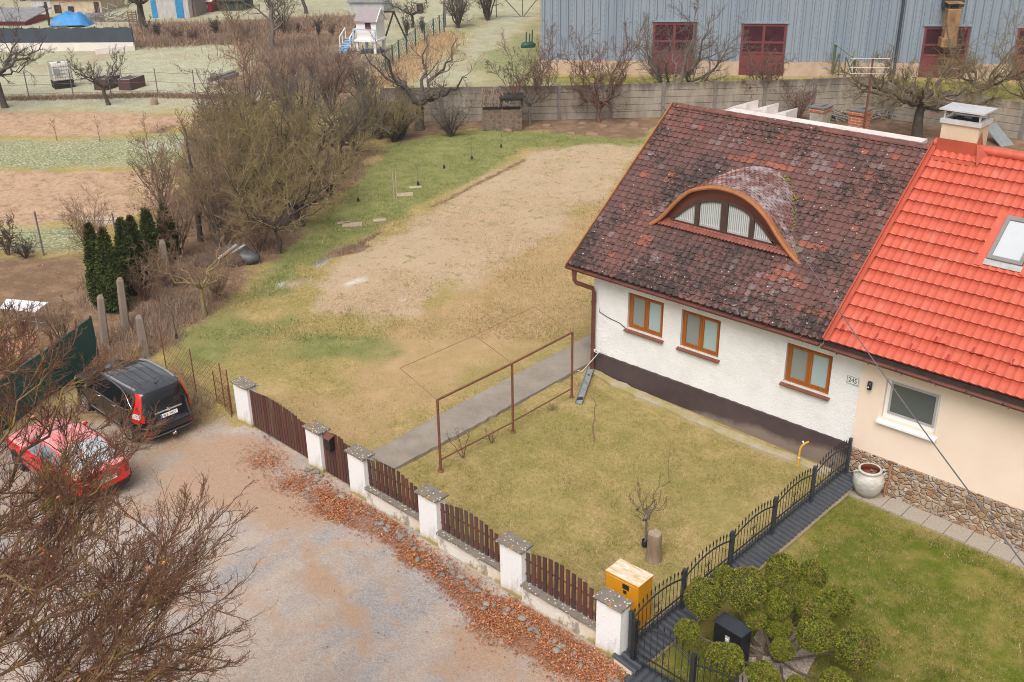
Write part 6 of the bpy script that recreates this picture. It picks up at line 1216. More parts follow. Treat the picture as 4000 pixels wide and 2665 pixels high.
FAR = [
 ((20, 420), 55, dict(form='round', spread=.85, n=(9, 8, 7), th=.35, r0=.17, lean=(-.4, 0)), B_DARK, B_DARK, 'dark spreading fruit tree at the left edge beside the water tank'),
 ((425, 410), 185, dict(form='round', spread=.50, n=(7, 7, 6), th=.3, r0=.12, lean=(-.5, 0), up=.16), B_DARK, B_DARK, 'leaning fruit tree with upright shoots in front of the raised beds'),
 ((1010, 440), 25, dict(form='tall', spread=.4, n=(9, 6, 6), th=.35, r0=.11, lean=(-1., 0)), B_TAN, B_TAN, 'tall slim leaning tree right of the raised beds'),
 ((560, 112), -120, dict(form='round', spread=.5, n=(7, 7, 6), th=.45, r0=.3), B_DARK, B_DARK, 'thick dark tree by the far sheds'),
 ((580, 140), 60, dict(form='round', spread=.3, n=(5, 5, 4), th=.5, r0=.12), B_GREY, B_DARK, 'small pollarded tree with whitewashed foot before the blue door'),
 ((1070, 200), -260, dict(form='tall', spread=.5, n=(12, 7, 6), th=.15, r0=.17), B_GREY, B_GREY, 'tall walnut-like tree left of the playhouse reaching out of view'),
 ((1105, 130), -40, dict(form='multi', spread=.5, n=(8, 7, 6), r0=.12), B_DARK, B_GREY, 'forked grey tree behind the tall tree near the playhouse'),
 ((1195, 54), -300, dict(form='tall', spread=.4, n=(9, 6, 5), th=.4, r0=.16, lean=(-1, 0)), B_DARK, B_DARK, 'leaning dark trunk at the top of the view'),
 ((1612, 108), -20, dict(form='round', spread=.7, n=(7, 8, 6), th=.4, r0=.13), B_DARK, B_DARK, 'umbrella shaped bare tree right of the playhouse roof'),
 ((1790, 110), -60, dict(form='multi', spread=.4, n=(16, 8, 6), r0=.14), B_DARK, B_GREY, 'dense dark brush at the top of the green slope'),
 ((1905, 80), -90, dict(form='multi', spread=.5, n=(12, 7, 6), r0=.14), B_DARK, B_DARK, 'many stemmed bush at the top beside the hall'),
 ((1480, 30), -90, dict(form='round', spread=.6, n=(7, 7, 6), th=.4, r0=.13), B_DARK, B_DARK, 'dark apple tree behind the playhouse roof'),
 ((617, 148), 85, dict(form='multi', spread=.28, n=(9, 6, 5), r0=.1), B_DARK, B_DARK, 'dark pruned shrub in the brown strip before the sheds'),
 ((845, 142), 70, dict(form='multi', spread=.3, n=(10, 6, 5), r0=.1), B_DARK, B_DARK, 'dark pruned shrub in the brown strip right of the red shed'),
 ((690, 165), 105, dict(form='multi', spread=.5, n=(10, 6, 5), r0=.07), B_RED, B_RED, 'reddish scrub between the two dark pruned shrubs'),
 ((760, 168), 110, dict(form='multi', spread=.5, n=(10, 6, 5), r0=.07), B_RED, B_RED, 'reddish scrub left of the second dark pruned shrub'),
 ((960, 165), 90, dict(form='multi', spread=.4, n=(9, 6, 5), r0=.07), B_RED, B_GREY, 'thin scrub behind the tall slim tree'),
 ((1245, 142), 75, dict(form='multi', spread=.25, n=(9, 5, 4), r0=.09), B_DARK, B_DARK, 'cut back dark stump shrub left of the playhouse stair'),
 ((1165, 128), 90, dict(form='multi', spread=.25, n=(8, 5, 4), r0=.08), B_DARK, B_DARK, 'small cut back shrub between the tall tree and the playhouse'),
 ((1300, 145), 88, dict(form='multi', spread=.25, n=(8, 5, 4), r0=.08), B_DARK, B_RED, 'cut back vine stock just left of the playhouse rail'),
 ((1590, 140), 70, dict(form='multi', spread=.25, n=(9, 5, 4), r0=.08), B_DARK, B_DARK, 'cut back vine stock right of the playhouse'),
 ((1650, 130), 65, dict(form='multi', spread=.25, n=(9, 5, 4), r0=.08), B_DARK, B_DARK, 'cut back vine stock next to the green slope'),
 ((90, 5), -160, dict(form='round', spread=.6, n=(8, 7, 5), th=.3, r0=.2), B_DARK, B_RED, 'hazy bare tree in the far top left corner'),
 ((330, 0), -150, dict(form='multi', spread=.6, n=(12, 7, 5), r0=.16), B_DARK, B_RED, 'bare scrub behind the ruined wall'),
 ((223, 552), 470, dict(form='tall', spread=.3, n=(4, 3, 2), th=.4, r0=.025), B_TAN, B_TAN, 'thin sapling on the frosty strip, leftmost of the three'),
 ((390, 554), 465, dict(form='tall', spread=.3, n=(3, 3, 2), th=.4, r0=.025), B_TAN, B_TAN, 'thin sapling on the frosty strip, middle of the three'),
 ((575, 552), 450, dict(form='tall', spread=.4, n=(4, 3, 3), th=.35, r0=.03), B_TAN, B_TAN, 'thin sapling on the frosty strip, rightmost of the three'),
 ((361, 1010), 800, dict(form='multi', spread=.6, n=(15, 7, 6), r0=.05), B_TAN, B_TAN, 'fan shaped tan bush left of the thuja row'),
 ((35, 1000), 860, dict(form='multi', spread=.45, n=(10, 6, 5), r0=.04), B_RED, B_RED, 'reddish shrub at the left edge beside the grey post'),
 ((100, 1010), 940, dict(form='multi', spread=.9, n=(16, 7, 5), r0=.03), B_DARK, B_DARK, 'low dark tangle of brush by the left fence post'),
 ((801, 1237), 915, dict(form='round', spread=.5, n=(7, 7, 6), th=.36, r0=.07, up=.08), B_OLIVE, B_TAN, 'young fruit tree with yellow green trunk at the lawn edge'),
 ((854, 1173), 1060, dict(form='multi', spread=.75, n=(22, 6, 4), r0=.04), B_TAN, B_TAN, 'rounded currant bush on the edge of the lawn'),
 ((565, 1175), 985, dict(form='multi', spread=.55, n=(12, 5, 5), r0=.06), B_RED, B_TAN, 'coppiced shoots in front of the thujas'),
 ((660, 1120), 930, dict(form='multi', spread=.5, n=(12, 6, 5), r0=.05), B_RED, B_TAN, 'tall shoots behind the leaning concrete post'),
 ((60, 1480), 1240, dict(form='multi', spread=.5, n=(12, 6, 6), r0=.05), B_RED, B_RED, 'reddish shrub behind the green fence, lower left'),
 ((250, 1350), 1180, dict(form='multi', spread=.5, n=(10, 6, 5), r0=.04), B_RED, B_TAN, 'thin shrub beside the white topped table'),
 ((2518, 2132), 1850, dict(form='round', spread=.26, n=(5, 5, 3), th=.38, r0=.03, up=.22, ang=(20, 40)), B_GREY, B_RED, 'young fruit tree on the lawn next to the tall stump'),
 ((2319, 1727), 1500, dict(form='tall', spread=.3, n=(3, 3, 2), th=.5, r0=.02), B_TAN, B_TAN, 'thin sapling on the lawn near the drain trough'),
 ((2610, 1865), 1710, dict(form='tall', spread=.1, n=(1, 1, 1), th=.6, r0=.010), B_TAN, B_TAN, 'single thin whip on the front lawn below the third window'),
 ((1809, 1789), 1640, dict(form='multi', spread=.4, n=(4, 2, 2), r0=.02), B_RED, B_RED, 'pruned rose stems beside the nearest clothes frame post'),
 ((1920, 1731), 1670, dict(form='multi', spread=.5, n=(5, 2, 2), r0=.02), B_RED, B_RED, 'pruned rose stems between the clothes frame posts'),
 ((2157, 1604), 1580, dict(form='multi', spread=.9, n=(9, 3, 2), r0=.02), B_TAN, B_TAN, 'dried perennial tuft below the low rusty rail'),
 ((1400, 787), 710, dict(form='tall', spread=.1, n=(1, 1, 1), th=.6, r0=.012), B_GREY, B_GREY, 'guarded sapling nearest the thicket on the meadow'),
 ((1633, 723), 640, dict(form='tall', spread=.1, n=(1, 1, 1), th=.6, r0=.012), B_GREY, B_GREY, 'guarded sapling beside the two pale boards'),
 ((1735, 658), 600, dict(form='tall', spread=.1, n=(1, 1, 1), th=.6, r0=.012), B_GREY, B_GREY, 'guarded sapling third along the meadow row'),
 ((1843, 622), 555, dict(form='tall', spread=.1, n=(1, 1, 1), th=.6, r0=.012), B_GREY, B_GREY, 'guarded sapling fourth along the meadow row'),
 ((1958, 577), 525, dict(form='tall', spread=.1, n=(1, 1, 1), th=.6, r0=.012), B_GREY, B_GREY, 'guarded sapling farthest along, in front of the stacked crates'),
 ((690, 1325), 1150, dict(form='tall', spread=.1, n=(2, 2, 1), th=.5, r0=.02), B_DARK, B_DARK, 'guarded sapling by the concrete posts behind the black car'),
]
M_GUARD = simple('black_tree_guard', (.02, .02, .022), .5, .2)
for k, (b, top, kw, tb, tw_, lab) in enumerate(FAR):
    P, H = T(*b, top); nm = 'bush' if kw['form'] == 'multi' else 'sapling' if ('sapling' in lab or 'whip' in lab) else 'bare_tree'
    t = bare_tree(lab, P, H, 300+k, trunk=tb, twig=tw_, tw=.0045 if b[1] > 1000 else .0085, name=nm, **kw); t['category'] = {'bush': 'bush', 'sapling': 'sapling', 'bare_tree': 'tree'}[nm]
    if 'guarded' in lab: mb = MB(); mb.lathe([(.06, 0), (.055, .10), (.035, .16), (.03, .17)], (0, 0, 0), 10); mb.build('guard', M_GUARD, t, world=False)
    if 'tall stump' in lab: mb = MB(); mb.lathe([(.075, 0), (.07, .15), (.06, .16)], (0, 0, 0), 10); mb.build('guard', M_GUARD, t, world=False)
# ---- thujas: dark green columns of small sprays
g = NT('thuja_spray'); t_ = g.attr('tint'); M_THUJA = g.done(g.mix(g.ma('MULTIPLY', g.noise(14, 3), .5), t_, (.02, .028, .01)), .75, spec=.2)
def sprays(rng, P, N, s_, wid, cols):
    """leaf sprays: one pointed quad each, standing out along N"""
    n = len(P); r = norm(np.cross(N, rng.randn(n, 3))); d = norm(N*.45+.75*rng.randn(n, 3)*.8+[0, 0, .25]); L = s_*(.6+.8*rng.rand(n))[:, None]; w = r*wid*(.6+.8*rng.rand(n))[:, None]
    V = np.stack([P-w*.4, P+d*L*.55-w, P+d*L, P+d*L*.55+w, P+w*.4], 1).reshape(-1, 3); q = np.arange(n)*5
    F = np.c_[q, q+1, q+2, q+3]; F2 = np.c_[q, q+3, q+4]; return V, [F, F2], np.r_[cols, cols]
TH = [((405, 1195), 870, .36), ((458, 1215), 890, .47), ((520, 1145), 850, .40), ((553, 1115), 842, .36), ((606, 1060), 812, .38), ((668, 1010), 798, .38)]
TL = ['thuja column at the left end of the row', 'thuja column in front, widest of the row', 'thuja column with two tops behind the front one', 'thuja column third from the back', 'thuja column with brownish tip second from the back', 'thuja column at the far right of the row']
M_THT = simple('thuja_core', (.018, .022, .010), .9, .3, 6)
for k, ((px, py), top, w) in enumerate(TH):
    rng = np.random.RandomState(500+k); P = at(px, py); H = hgt(P, top); t = thing('thuja', TL[k], 'conifer', P, 0, 'thuja row in the garden'); n = 6500
    h = rng.rand(n)**.85; a = rng.rand(n)*6.283; pr = np.clip(np.interp(h, [0, .08, .3, .55, .8, .93, 1], [.72, .95, 1, .80, .45, .20, .02]), 0, 1)*w*.86*(1+.12*np.sin(3*a+k)+.10*np.sin(7*h*6+2*a)+.10*(vn(a*2, h*9, 1.5, k)-.5)*2)
    p_ = np.c_[np.cos(a)*pr*.93, np.sin(a)*pr*.93, h*H*.97]; N = norm(np.c_[np.cos(a), np.sin(a), .35+0*a]); cl = fbm(a*1.6, h*9, 1.6, k+4); brown = np.clip((h-.82)*4, 0, 1)*.6
    c = (np.array((.040, .062, .014))[None]*(1-cl[:, None])+np.array((.095, .115, .026))[None]*cl[:, None])*(.6+.7*rng.rand(n))[:, None]; c = c*(1-brown[:, None])+np.array((.12, .07, .025))*brown[:, None]
    V, F, cc = sprays(rng, p_, N, .12, .028, c); ob('foliage', mesh_np('foliage', V, F, M_THUJA, cols={'tint': ('FACE', cc)}), t)
    mb = MB(); mb.lathe([(w*.60, .05)]+[(w*.84*np.interp(q, [0, .3, .55, .8, 1], [.70, .80, .62, .30, .02]), q*H*.93) for q in np.linspace(.05, 1, 12)], (0, 0, 0), 16); mb.build('stem', M_THT, t, world=False)
# ---- cloud pruned conifer: stems and clipped balls
BALLS = [(2752, 2334, 75, 86, 1.0), (2909, 2300, 86, 92, 1.3), (2830, 2250, 42, 36, 1.15), (3055, 2222, 66, 56, 1.25), (3178, 2242, 57, 58, 1.1), (3025, 2275, 46, 48, 1.1), (3153, 2310, 55, 30, .9), (3178, 2363, 77, 46, .8), (3272, 2352, 62, 58, .75), (3038, 2362, 52, 58, 1.0), (3187, 2474, 78, 70, .72), (3346, 2533, 86, 85, .6), (2685, 2468, 48, 48, .55), (2833, 2580, 76, 66, .62), (2975, 2640, 58, 52, .55), (3055, 2538, 46, 38, .42), (3017, 2650, 30, 30, .4), (3263, 2668, 62, 42, .35), (3115, 2685, 48, 34, .35), (3045, 2452, 52, 46, .5), (2950, 2420, 40, 40, .7)]
TP = at(3010, 2560); tp = thing('topiary_tree', 'cloud pruned conifer with clipped green balls on bare stems', 'topiary', TP); g = NT('clipped_conifer'); M_TOPI = g.done(g.mix(g.ma('MULTIPLY', g.noise(25, 3), .25), g.attr('tint'), (.03, .036, .01)), .75, spec=.2); M_TCORE = simple('clipped_inner_green', (.075, .08, .014), .9, .5, 14, .6, c2=(.05, .055, .012)); M_BRCH = simple('pale_stem_bark', (.22, .15, .10), .9, .4, 6, .5)
mb = MB(); roots = []
for k, (px, py, rx, ry, z) in enumerate(BALLS):
    rng = np.random.RandomState(700+k); c = onp(2, z, px, py); dist = np.linalg.norm(c-O); rX, rZ = rx*dist/FPX*.95, ry*dist/FPX*.95; n = 9500; v = norm(rng.randn(n, 3)); wob = 1+.05*np.sin(3*v[:, 0]*2+k)+.05*np.sin(4*v[:, 1]*2+k*2)+.10*(fbm(v[:, 0]*3+5, v[:, 1]*3+v[:, 2]*2, 1.3, k)-.5); R_ = np.array([rX, rX*1.02, rZ])
    p_ = v*R_*wob[:, None]*.92; cl = np.clip(fbm(v[:, 0]*4+9, v[:, 1]*4+v[:, 2]*3, 1.5, k+2)*.5+(fbm(v[:, 0]*9+v[:, 2]*4, v[:, 1]*9+v[:, 2]*7, 1.7, k+9, 2)-.5)*1.5+.25, 0, 1)
    br = np.clip(fbm(v[:, 0]*4+3, v[:, 1]*4-v[:, 2]*3, 1.2, k+15)*3.4-1.9, 0, .8); c_ = np.array((.05, .072, .006))[None]*(1-cl[:, None])+np.array((.28, .29, .028))[None]*cl[:, None]; c_ = (c_*(1-br[:, None])+np.array((.24, .165, .05))*br[:, None])*(.6+.75*rng.rand(n))[:, None]; yt = rng.rand(n) < .06; c_[yt] = (.26, .16, .06)  # dark and bright sprays carry shadowed gaps and highlights in their colour
    V, F, cc = sprays(rng, p_, v, .032, .010, c_); V = V+(c-TP); core = MB(); core.blob(c-TP, R_*.76, k, n=8, k=.06)
    f = ob('foliage_ball', mesh_np('foliage_ball', V, F, M_TOPI, cols={'tint': ('FACE', cc)}), tp); core.build('inner_twigs', M_TCORE, f, world=False)
    q = c-TP; root = np.array([rng.randn()*.12, rng.randn()*.12, -.05]); mid = lerp(root, q, .5)+rng.randn(3)*.06-np.array([0, 0, .10]); mb.tube(limb([root, lerp(root, mid, .5)*[1.1, 1.1, .8], mid, q], 8), np.linspace(.055 if k < 6 else .035, .018, 8), 7)
mb.build('stem', M_BRCH, tp, world=False)
g = NT('pale_gravel'); n1 = g.vor(55, out=1); c = g.mix(g.sep(n1)[0], (.24, .18, .14), (.56, .47, .40)); M_GRV = g.done(c, .9, g.vor(55), .8, .02)
mb = MB(); q = [at(*p) for p in [(2880, 2700), (2900, 2560), (2960, 2470), (3060, 2420), (3140, 2480), (3190, 2560), (3150, 2640), (3120, 2700)]]; mb.add([p+[0, 0, .03] for p in q]+[p-[0, 0, .05] for p in q], [tuple(range(8))[::-1]]+[(j, (j+1) % 8, 8+(j+1) % 8, 8+j) for j in range(8)]); tag(mb.build('gravel_bed', M_GRV), kind='structure')
rng = np.random.RandomState(3)
for k, (px, py) in enumerate([(3060, 2610), (3025, 2590), (2925, 2560), (3085, 2600)]):
    o = ob('rock', sm_[k], None, at(px, py)-[0, 0, .03], k); o.scale = (.16, .12, .10); tag(o, 'brown rock on the pale gravel under the topiary', 'rock', 'rocks under the topiary')
# ================================================================== cars
def car_paint(name, c, rough=.18, dust=(.35, .3, .26), dk=.15, frost=None, spec=.5):
    g = NT(name); n1 = g.noise(2.5, 5, .65); n2 = g.noise(14, 4, .6); col = g.mix(g.ma('MULTIPLY', g.ramp(n1, [(.4, 0.), (.75, 1.)]), dk), c, dust)
    X, Y, Z = g.xyz()
    low = g.ramp(Z, [(.18, 1.), (.5, 0.)]) if True else 0; col = g.mix(g.ma('MULTIPLY', low, .15), col, dust)
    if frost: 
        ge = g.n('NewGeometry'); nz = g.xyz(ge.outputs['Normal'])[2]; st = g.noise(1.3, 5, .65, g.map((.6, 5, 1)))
        f = g.ma('MULTIPLY', g.ramp(nz, [(.72, 0.), (.88, 1.)]), g.ramp(st, [(.36, .45), (.62, 1.)])); col = g.mix(g.ma('MULTIPLY', f, frost[1]), col, frost[0])  # streaky tone on upward faces; for the SUV it paints sky reflection too
    m = g.done(col, rough); g.b.inputs['Coat Weight'].default_value = .5; g.b.inputs['Coat Roughness'].default_value = .08; return m
M_CGLASS = simple('dark_car_glass', (.010, .011, .013), .06, .05, 2, 0); M_CGLASS2 = simple('frosted_rear_glass', (.38, .42, .45), .25, .2, 2.2, .05, c2=(.52, .55, .57)); M_GSIDE = simple('hazy_side_glass', (.20, .23, .25), .15, .2, 2)
M_TRIM = simple('black_plastic_trim', (.022, .022, .024), .6, .2, 6); M_CHROME = simple('bright_chrome', (.75, .75, .76), .12, .05, 3, 0, metal=1.); M_TYRE = simple('tyre_rubber', (.018, .018, .018), .85, .2, 9); M_RIM = simple('dull_alloy', (.42, .41, .40), .35, .2, 5, metal=.6)
M_TAILR = simple('red_lamp_lens', (.62, .012, .008), .12, .1, 6); M_TAILW = simple('clear_lamp_lens', (.72, .66, .64), .12, .1, 6); M_NPL = simple('white_plate', (.80, .79, .76), .4, .05); M_BLUE = simple('blue_plate_band', (.03, .12, .5), .4, .05)
def car_body(tab, nN=112, nz=56):
    """tab rows: z, rear x, front x, half width, squareness. Returns verts, quads"""
    T_ = np.array(tab, float); zz = np.concatenate([np.linspace(T_[0, 0], T_[-1, 0], nz)]); Rw = np.array([[np.interp(z, T_[:, 0], T_[:, k]) for k in range(1, 5)] for z in zz])
    for _ in range(2): Rw[1:-1] = .25*Rw[:-2]+.5*Rw[1:-1]+.25*Rw[2:]
    th = np.linspace(0, 2*np.pi, nN, endpoint=False); V = []
    for z, (xr, xf, w, p) in zip(zz, Rw):
        c, s_ = np.cos(th), np.sin(th); x = (xr+xf)/2-(xf-xr)/2*np.sign(c)*np.abs(c)**(2/p); y = w*np.sign(s_)*np.abs(s_)**(2/p)
        taper = 1-.10*np.clip((x-(xf-.9))/.9, 0, 1)**2-.05*np.clip((xr+.6-x)/.6, 0, 1)**2; V.append(np.c_[x, y*taper, np.full(nN, z)])
    V = np.vstack(V); i, j = np.meshgrid(np.arange(nz-1), np.arange(nN), indexing='ij'); Q = np.stack([i*nN+j, (i+1)*nN+j, (i+1)*nN+(j+1) % nN, i*nN+(j+1) % nN], -1).reshape(-1, 4)
    return V, Q, nN, nz
class Car:
    def __init__(s, name, label, loc, yaw, tab, paint, wheels, wr, tw_):
        s.t = thing(name, label, 'car', loc, yaw); V, Q, nN, nz = car_body(tab); s.paint = paint
        c = V[Q].mean(1); keep = np.ones(len(Q), bool)
        for wx in wheels: keep &= ~((np.hypot(c[:, 0]-wx, c[:, 2]-wr) < wr+.065) & (np.abs(c[:, 1]) > .55))
        cap = np.arange((nz-1)*nN, nz*nN)[None, :]; me = mesh_np('body', V, [Q[keep]], paint, smooth=True); b = ob('body', me, s.t); s.body = b
        mb = MB(); mb.add(V[:nN], [tuple(range(nN))[::-1]]); mb.build('floor', M_TRIM, b, world=False); mb = MB(); mb.add(V[-nN:], [tuple(range(nN))], smooth=True); mb.build('roof_centre', paint, b, world=False)
        s.bvh = BVHTree.FromPolygons([tuple(v) for v in V], [tuple(q) for q in Q]+[tuple(cap[0])]); s.wr = wr
        for wx in wheels:
            for sg in (1, -1):
                y = sg*tw_; mb = MB(); mb.lathe([(wr*.62, -.10), (wr*.93, -.11), (wr, -.06), (wr, .06), (wr*.93, .11), (wr*.62, .10)], (wx, y, wr), 28, ax='y'); w = mb.build('wheel', M_TYRE, s.t, world=False)
                q = MB(); q.lathe([(wr*.63, .09), (wr*.60, .10), (wr*.55, .05), (wr*.2, .06), (0, .07)] if sg > 0 else [(wr*.63, -.09), (wr*.60, -.10), (wr*.55, -.05), (wr*.2, -.06), (0, -.07)], (wx, y, wr), 24, ax='y')
                q.build('hub', M_TRIM, w, world=False); q = MB()
                for k in range(5):
                    a = k*1.2566+.3; d = np.array([math.cos(a), 0, math.sin(a)]); c0 = np.array([wx, y+sg*.085, wr]); e = np.array([-d[2], 0, d[0]])
                    for o_ in (-.035, .035): q.bar(c0+d*.02+e*o_*.4, c0+d*wr*.60+e*o_, .022, .03)
                q.lathe([(wr*.66, .085*sg), (wr*.66, .105*sg), (wr*.58, .105*sg), (wr*.58, .07*sg)], (wx, y, wr), 28, ax='y'); q.lathe([(.055, .06*sg), (.05, .10*sg), (0, .105*sg)], (wx, y, wr), 12, ax='y'); q.build('rim', M_RIM, w, world=False)
                a = MB(); V2 = []
                for k in range(17):
                    t = math.pi*k/16*1.12-.06*math.pi; 
                    for rr, oo in ((wr+.035, -.02), (wr+.035, .02), (wr+.09, .012), (wr+.10, -.02)): V2.append((wx+rr*math.cos(t), sg*(s.side(wx+rr*math.cos(t), wr+rr*math.sin(t))+oo), wr+rr*math.sin(t)))
                a.add(V2, [(4*k+j, 4*k+4+j, 4*k+4+(j+1) % 4, 4*k+(j+1) % 4) for k in range(16) for j in range(4)], smooth=False); a.build('wheel_arch', M_TRIM, s.t, world=False)
                a = MB(); a.lathe([(wr+.06, -.45*sg), (wr+.06, 0)], (wx, sg*.80, wr), 20, ax='y'); a.build('wheel_well', M_TRIM, s.t, world=False)
    def side(s, x, z):
        h = s.bvh.ray_cast(Vector((x, 3, z)), Vector((0, -1, 0))); return h[0].y if h[0] else .8
    def patch(s, name, lo, hi, mat, dr, off=.006, m=14, k=8, parent=None):
        """panel between two curves given in the plane seen along dr ('L','R' side: x,z; 'B' back: y,z; 'T' top: x,y), laid on the body"""
        lo, hi = spline(lo, m) if len(lo) > 2 else np.array([lerp(lo[0], lo[1], t) for t in np.linspace(0, 1, m)]), spline(hi, m) if len(hi) > 2 else np.array([lerp(hi[0], hi[1], t) for t in np.linspace(0, 1, m)])
        V = []
        for i in range(m):
            for j in range(k+1):
                u, w = lerp(lo[i], hi[i], j/k)
                o_, d = {'L': ((u, 3, w), (0, -1, 0)), 'R': ((u, -3, w), (0, 1, 0)), 'B': ((-2, u, w), (1, 0, 0)), 'F': ((7, u, w), (-1, 0, 0)), 'T': ((u, w, 4), (0, 0, -1))}[dr]
                h = s.bvh.ray_cast(Vector(o_), Vector(d)); q_ = 0
                while h[0] is None and q_ < 40 and dr in 'BF': q_ += 1; o_ = (o_[0], o_[1]*.985, o_[2]); h = s.bvh.ray_cast(Vector(o_), Vector(d))
                P = np.array(h[0]) if h[0] else np.array(o_)*.3; n_ = np.array(h[1]) if h[0] else -np.array(d); 
                if np.dot(n_, d) > 0: n_ = -n_
                V.append(P+n_*off)
        mb = MB(); mb.add(V, [(i*(k+1)+j, (i+1)*(k+1)+j, (i+1)*(k+1)+j+1, i*(k+1)+j+1) for i in range(m-1) for j in range(k)], smooth=True); return mb.build(name, mat, parent or s.t, world=False)
    def line(s, name, pts, mat, dr, r=.012, off=.004, n=18, parent=None):
        P = spline(pts, n) if len(pts) > 2 else np.array([lerp(pts[0], pts[1], t) for t in np.linspace(0, 1, n)]); V = []
        for u, w in P:
            o_, d = {'L': ((u, 3, w), (0, -1, 0)), 'R': ((u, -3, w), (0, 1, 0)), 'B': ((-2, u, w), (1, 0, 0)), 'T': ((u, w, 4), (0, 0, -1))}[dr]
            h = s.bvh.ray_cast(Vector(o_), Vector(d)); n_ = np.array(h[1]) if h[0] else -np.array(d)
            if np.dot(n_, d) > 0: n_ = -n_
            if h[0]: V.append(np.array(h[0])+n_*off)
        mb = MB(); mb.tube(V, r, 6); return mb.build(name, mat, parent or s.t, world=False)
# ---- black SUV
PA, PB = at(505, 1735), at(778, 1652)
rear = lerp(at(525, 1712), at(765, 1648), .5); yv = (PA-PB)[:2]; yv /= np.linalg.norm(yv); fw_ = np.array([yv[1], -yv[0]])
if fw_ @ np.array([-1, 0]) < 0: fw_ = -fw_
yaw = math.atan2(fw_[1], fw_[0]); print('suv yaw', math.degrees(yaw), rear)
SUVT = [(.20, .22, 4.30, .80, 5), (.30, .08, 4.42, .875, 6), (.45, .0, 4.52, .90, 7), (.62, .0, 4.56, .91, 7), (.70, .05, 4.55, .905, 7), (.88, .10, 4.45, .90, 7), (1.0, .13, 4.2, .895, 7), (1.06, .15, 3.72, .89, 7), (1.12, .17, 3.45, .865, 7), (1.30, .22, 3.08, .81, 7), (1.48, .28, 2.75, .75, 7), (1.58, .32, 2.5, .70, 7), (1.635, .40, 2.3, .64, 7), (1.665, .60, 2.05, .54, 6), (1.68, .9, 1.8, .38, 5)]
M_BLKP = car_paint('black_car_paint', (.008, .008, .010), .12, (.10, .09, .085), .06, ((.09, .095, .11), .6))  # last pair: grey for frost and sky reflection, painted on upward faces
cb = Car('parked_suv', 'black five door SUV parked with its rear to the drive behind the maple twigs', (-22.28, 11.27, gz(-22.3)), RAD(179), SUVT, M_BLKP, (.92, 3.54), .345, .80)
cb.patch('rear_window', [(-.66, 1.07), (0, 1.05), (.66, 1.07)], [(-.55, 1.47), (0, 1.52), (.55, 1.47)], M_CGLASS, 'B')
for d_, sg in (('L', 1), ('R', -1)):
    cb.patch('side_window', [(.62, 1.16), (1.0, 1.09), (1.30, 1.085)], [(.75, 1.22), (1.05, 1.44), (1.30, 1.50)], M_CGLASS, d_); cb.patch('side_window', [(1.36, 1.085), (2.16, 1.075)], [(1.36, 1.505), (1.75, 1.53), (2.16, 1.535)], M_CGLASS, d_); cb.patch('side_window', [(2.24, 1.07), (2.8, 1.07), (3.10, 1.08)], [(2.24, 1.535), (2.6, 1.48), (2.98, 1.16)], M_CGLASS, d_)
    cb.line('window_trim', [(.70, 1.10), (.58, 1.16), (.72, 1.28), (1.0, 1.47), (1.4, 1.545), (2.2, 1.575), (2.65, 1.50), (3.1, 1.12)], M_CHROME, d_, .013); cb.line('window_trim', [(.62, 1.115), (1.0, 1.055), (1.8, 1.045), (3.15, 1.045)], M_CHROME, d_, .013)
    cb.patch('tail_light', [(sg*.80, .74), (sg*.875, .76)], [(sg*.80, .90), (sg*.875, .92)], M_TAILR, 'B', .012, 4, 4); cb.patch('tail_light', [(sg*.77, .90), (sg*.86, .92)], [(sg*.74, 1.06), (sg*.845, 1.07)], M_TAILW, 'B', .032, 4, 4)
    cb.patch('tail_light', [(sg*.725, 1.06), (sg*.845, 1.07)], [(sg*.575, 1.58), (sg*.655, 1.59)], M_TAILR, 'B', .014, 8, 8); cb.patch('tail_light', [(.16, .80), (.28, .82)], [(.20, 1.04), (.30, 1.05)], M_TAILR, d_, .012, 5, 5)
    cb.patch('reflector', [(sg*.55, .42), (sg*.80, .43)], [(sg*.55, .47), (sg*.80, .48)], M_TAILR, 'B', .008, 6, 3)
    for x in (1.42, 2.34): mb = MB(); y = sg*(cb.side(x, .98)+.02); mb.tube([(x, y-.02*sg, .98), (x+.03, y+.02*sg, .985), (x+.17, y+.02*sg, .985), (x+.20, y-.02*sg, .98)], .016, 6); mb.build('door_handle', M_CHROME, cb.t, world=False)
    cb.line('door_seam', [(1.36, .32), (1.38, .6), (1.33, 1.06)], M_TRIM, d_, .006, .0); cb.line('door_seam', [(2.25, .30), (2.22, 1.06)], M_TRIM, d_, .006, .0)
    cb.patch('side_cladding', [(1.3, .24), (3.1, .24)], [(1.3, .36), (3.1, .36)], M_TRIM, d_, .01, 10, 3); cb.line('side_trim', [(1.34, .40), (3.1, .40)], simple('grey_side_trim', (.2, .2, .21), .4, .1), d_, .014)
    P = [(.62, .60), (1.3, .635), (2.1, .635), (2.6, .60)]; cb.line('roof_rail', [(a, sg*b) for a, b in P], simple('grey_roof_rail', (.33, .34, .36), .35, .1, metal=.4), 'T', .035, .012)
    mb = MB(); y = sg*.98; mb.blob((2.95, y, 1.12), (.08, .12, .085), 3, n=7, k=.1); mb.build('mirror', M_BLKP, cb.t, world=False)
    cb.patch('headlight', [(sg*.45, .74), (sg*.82, .76)], [(sg*.5, .88), (sg*.80, .92)], M_TAILW, 'F', .008, 6, 4)
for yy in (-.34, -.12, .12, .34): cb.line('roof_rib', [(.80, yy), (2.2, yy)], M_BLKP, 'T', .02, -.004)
cb.patch('windscreen', [(-.72, 1.12), (0, 1.10), (.72, 1.12)], [(-.58, 1.52), (0, 1.56), (.58, 1.52)], M_CGLASS, 'F')
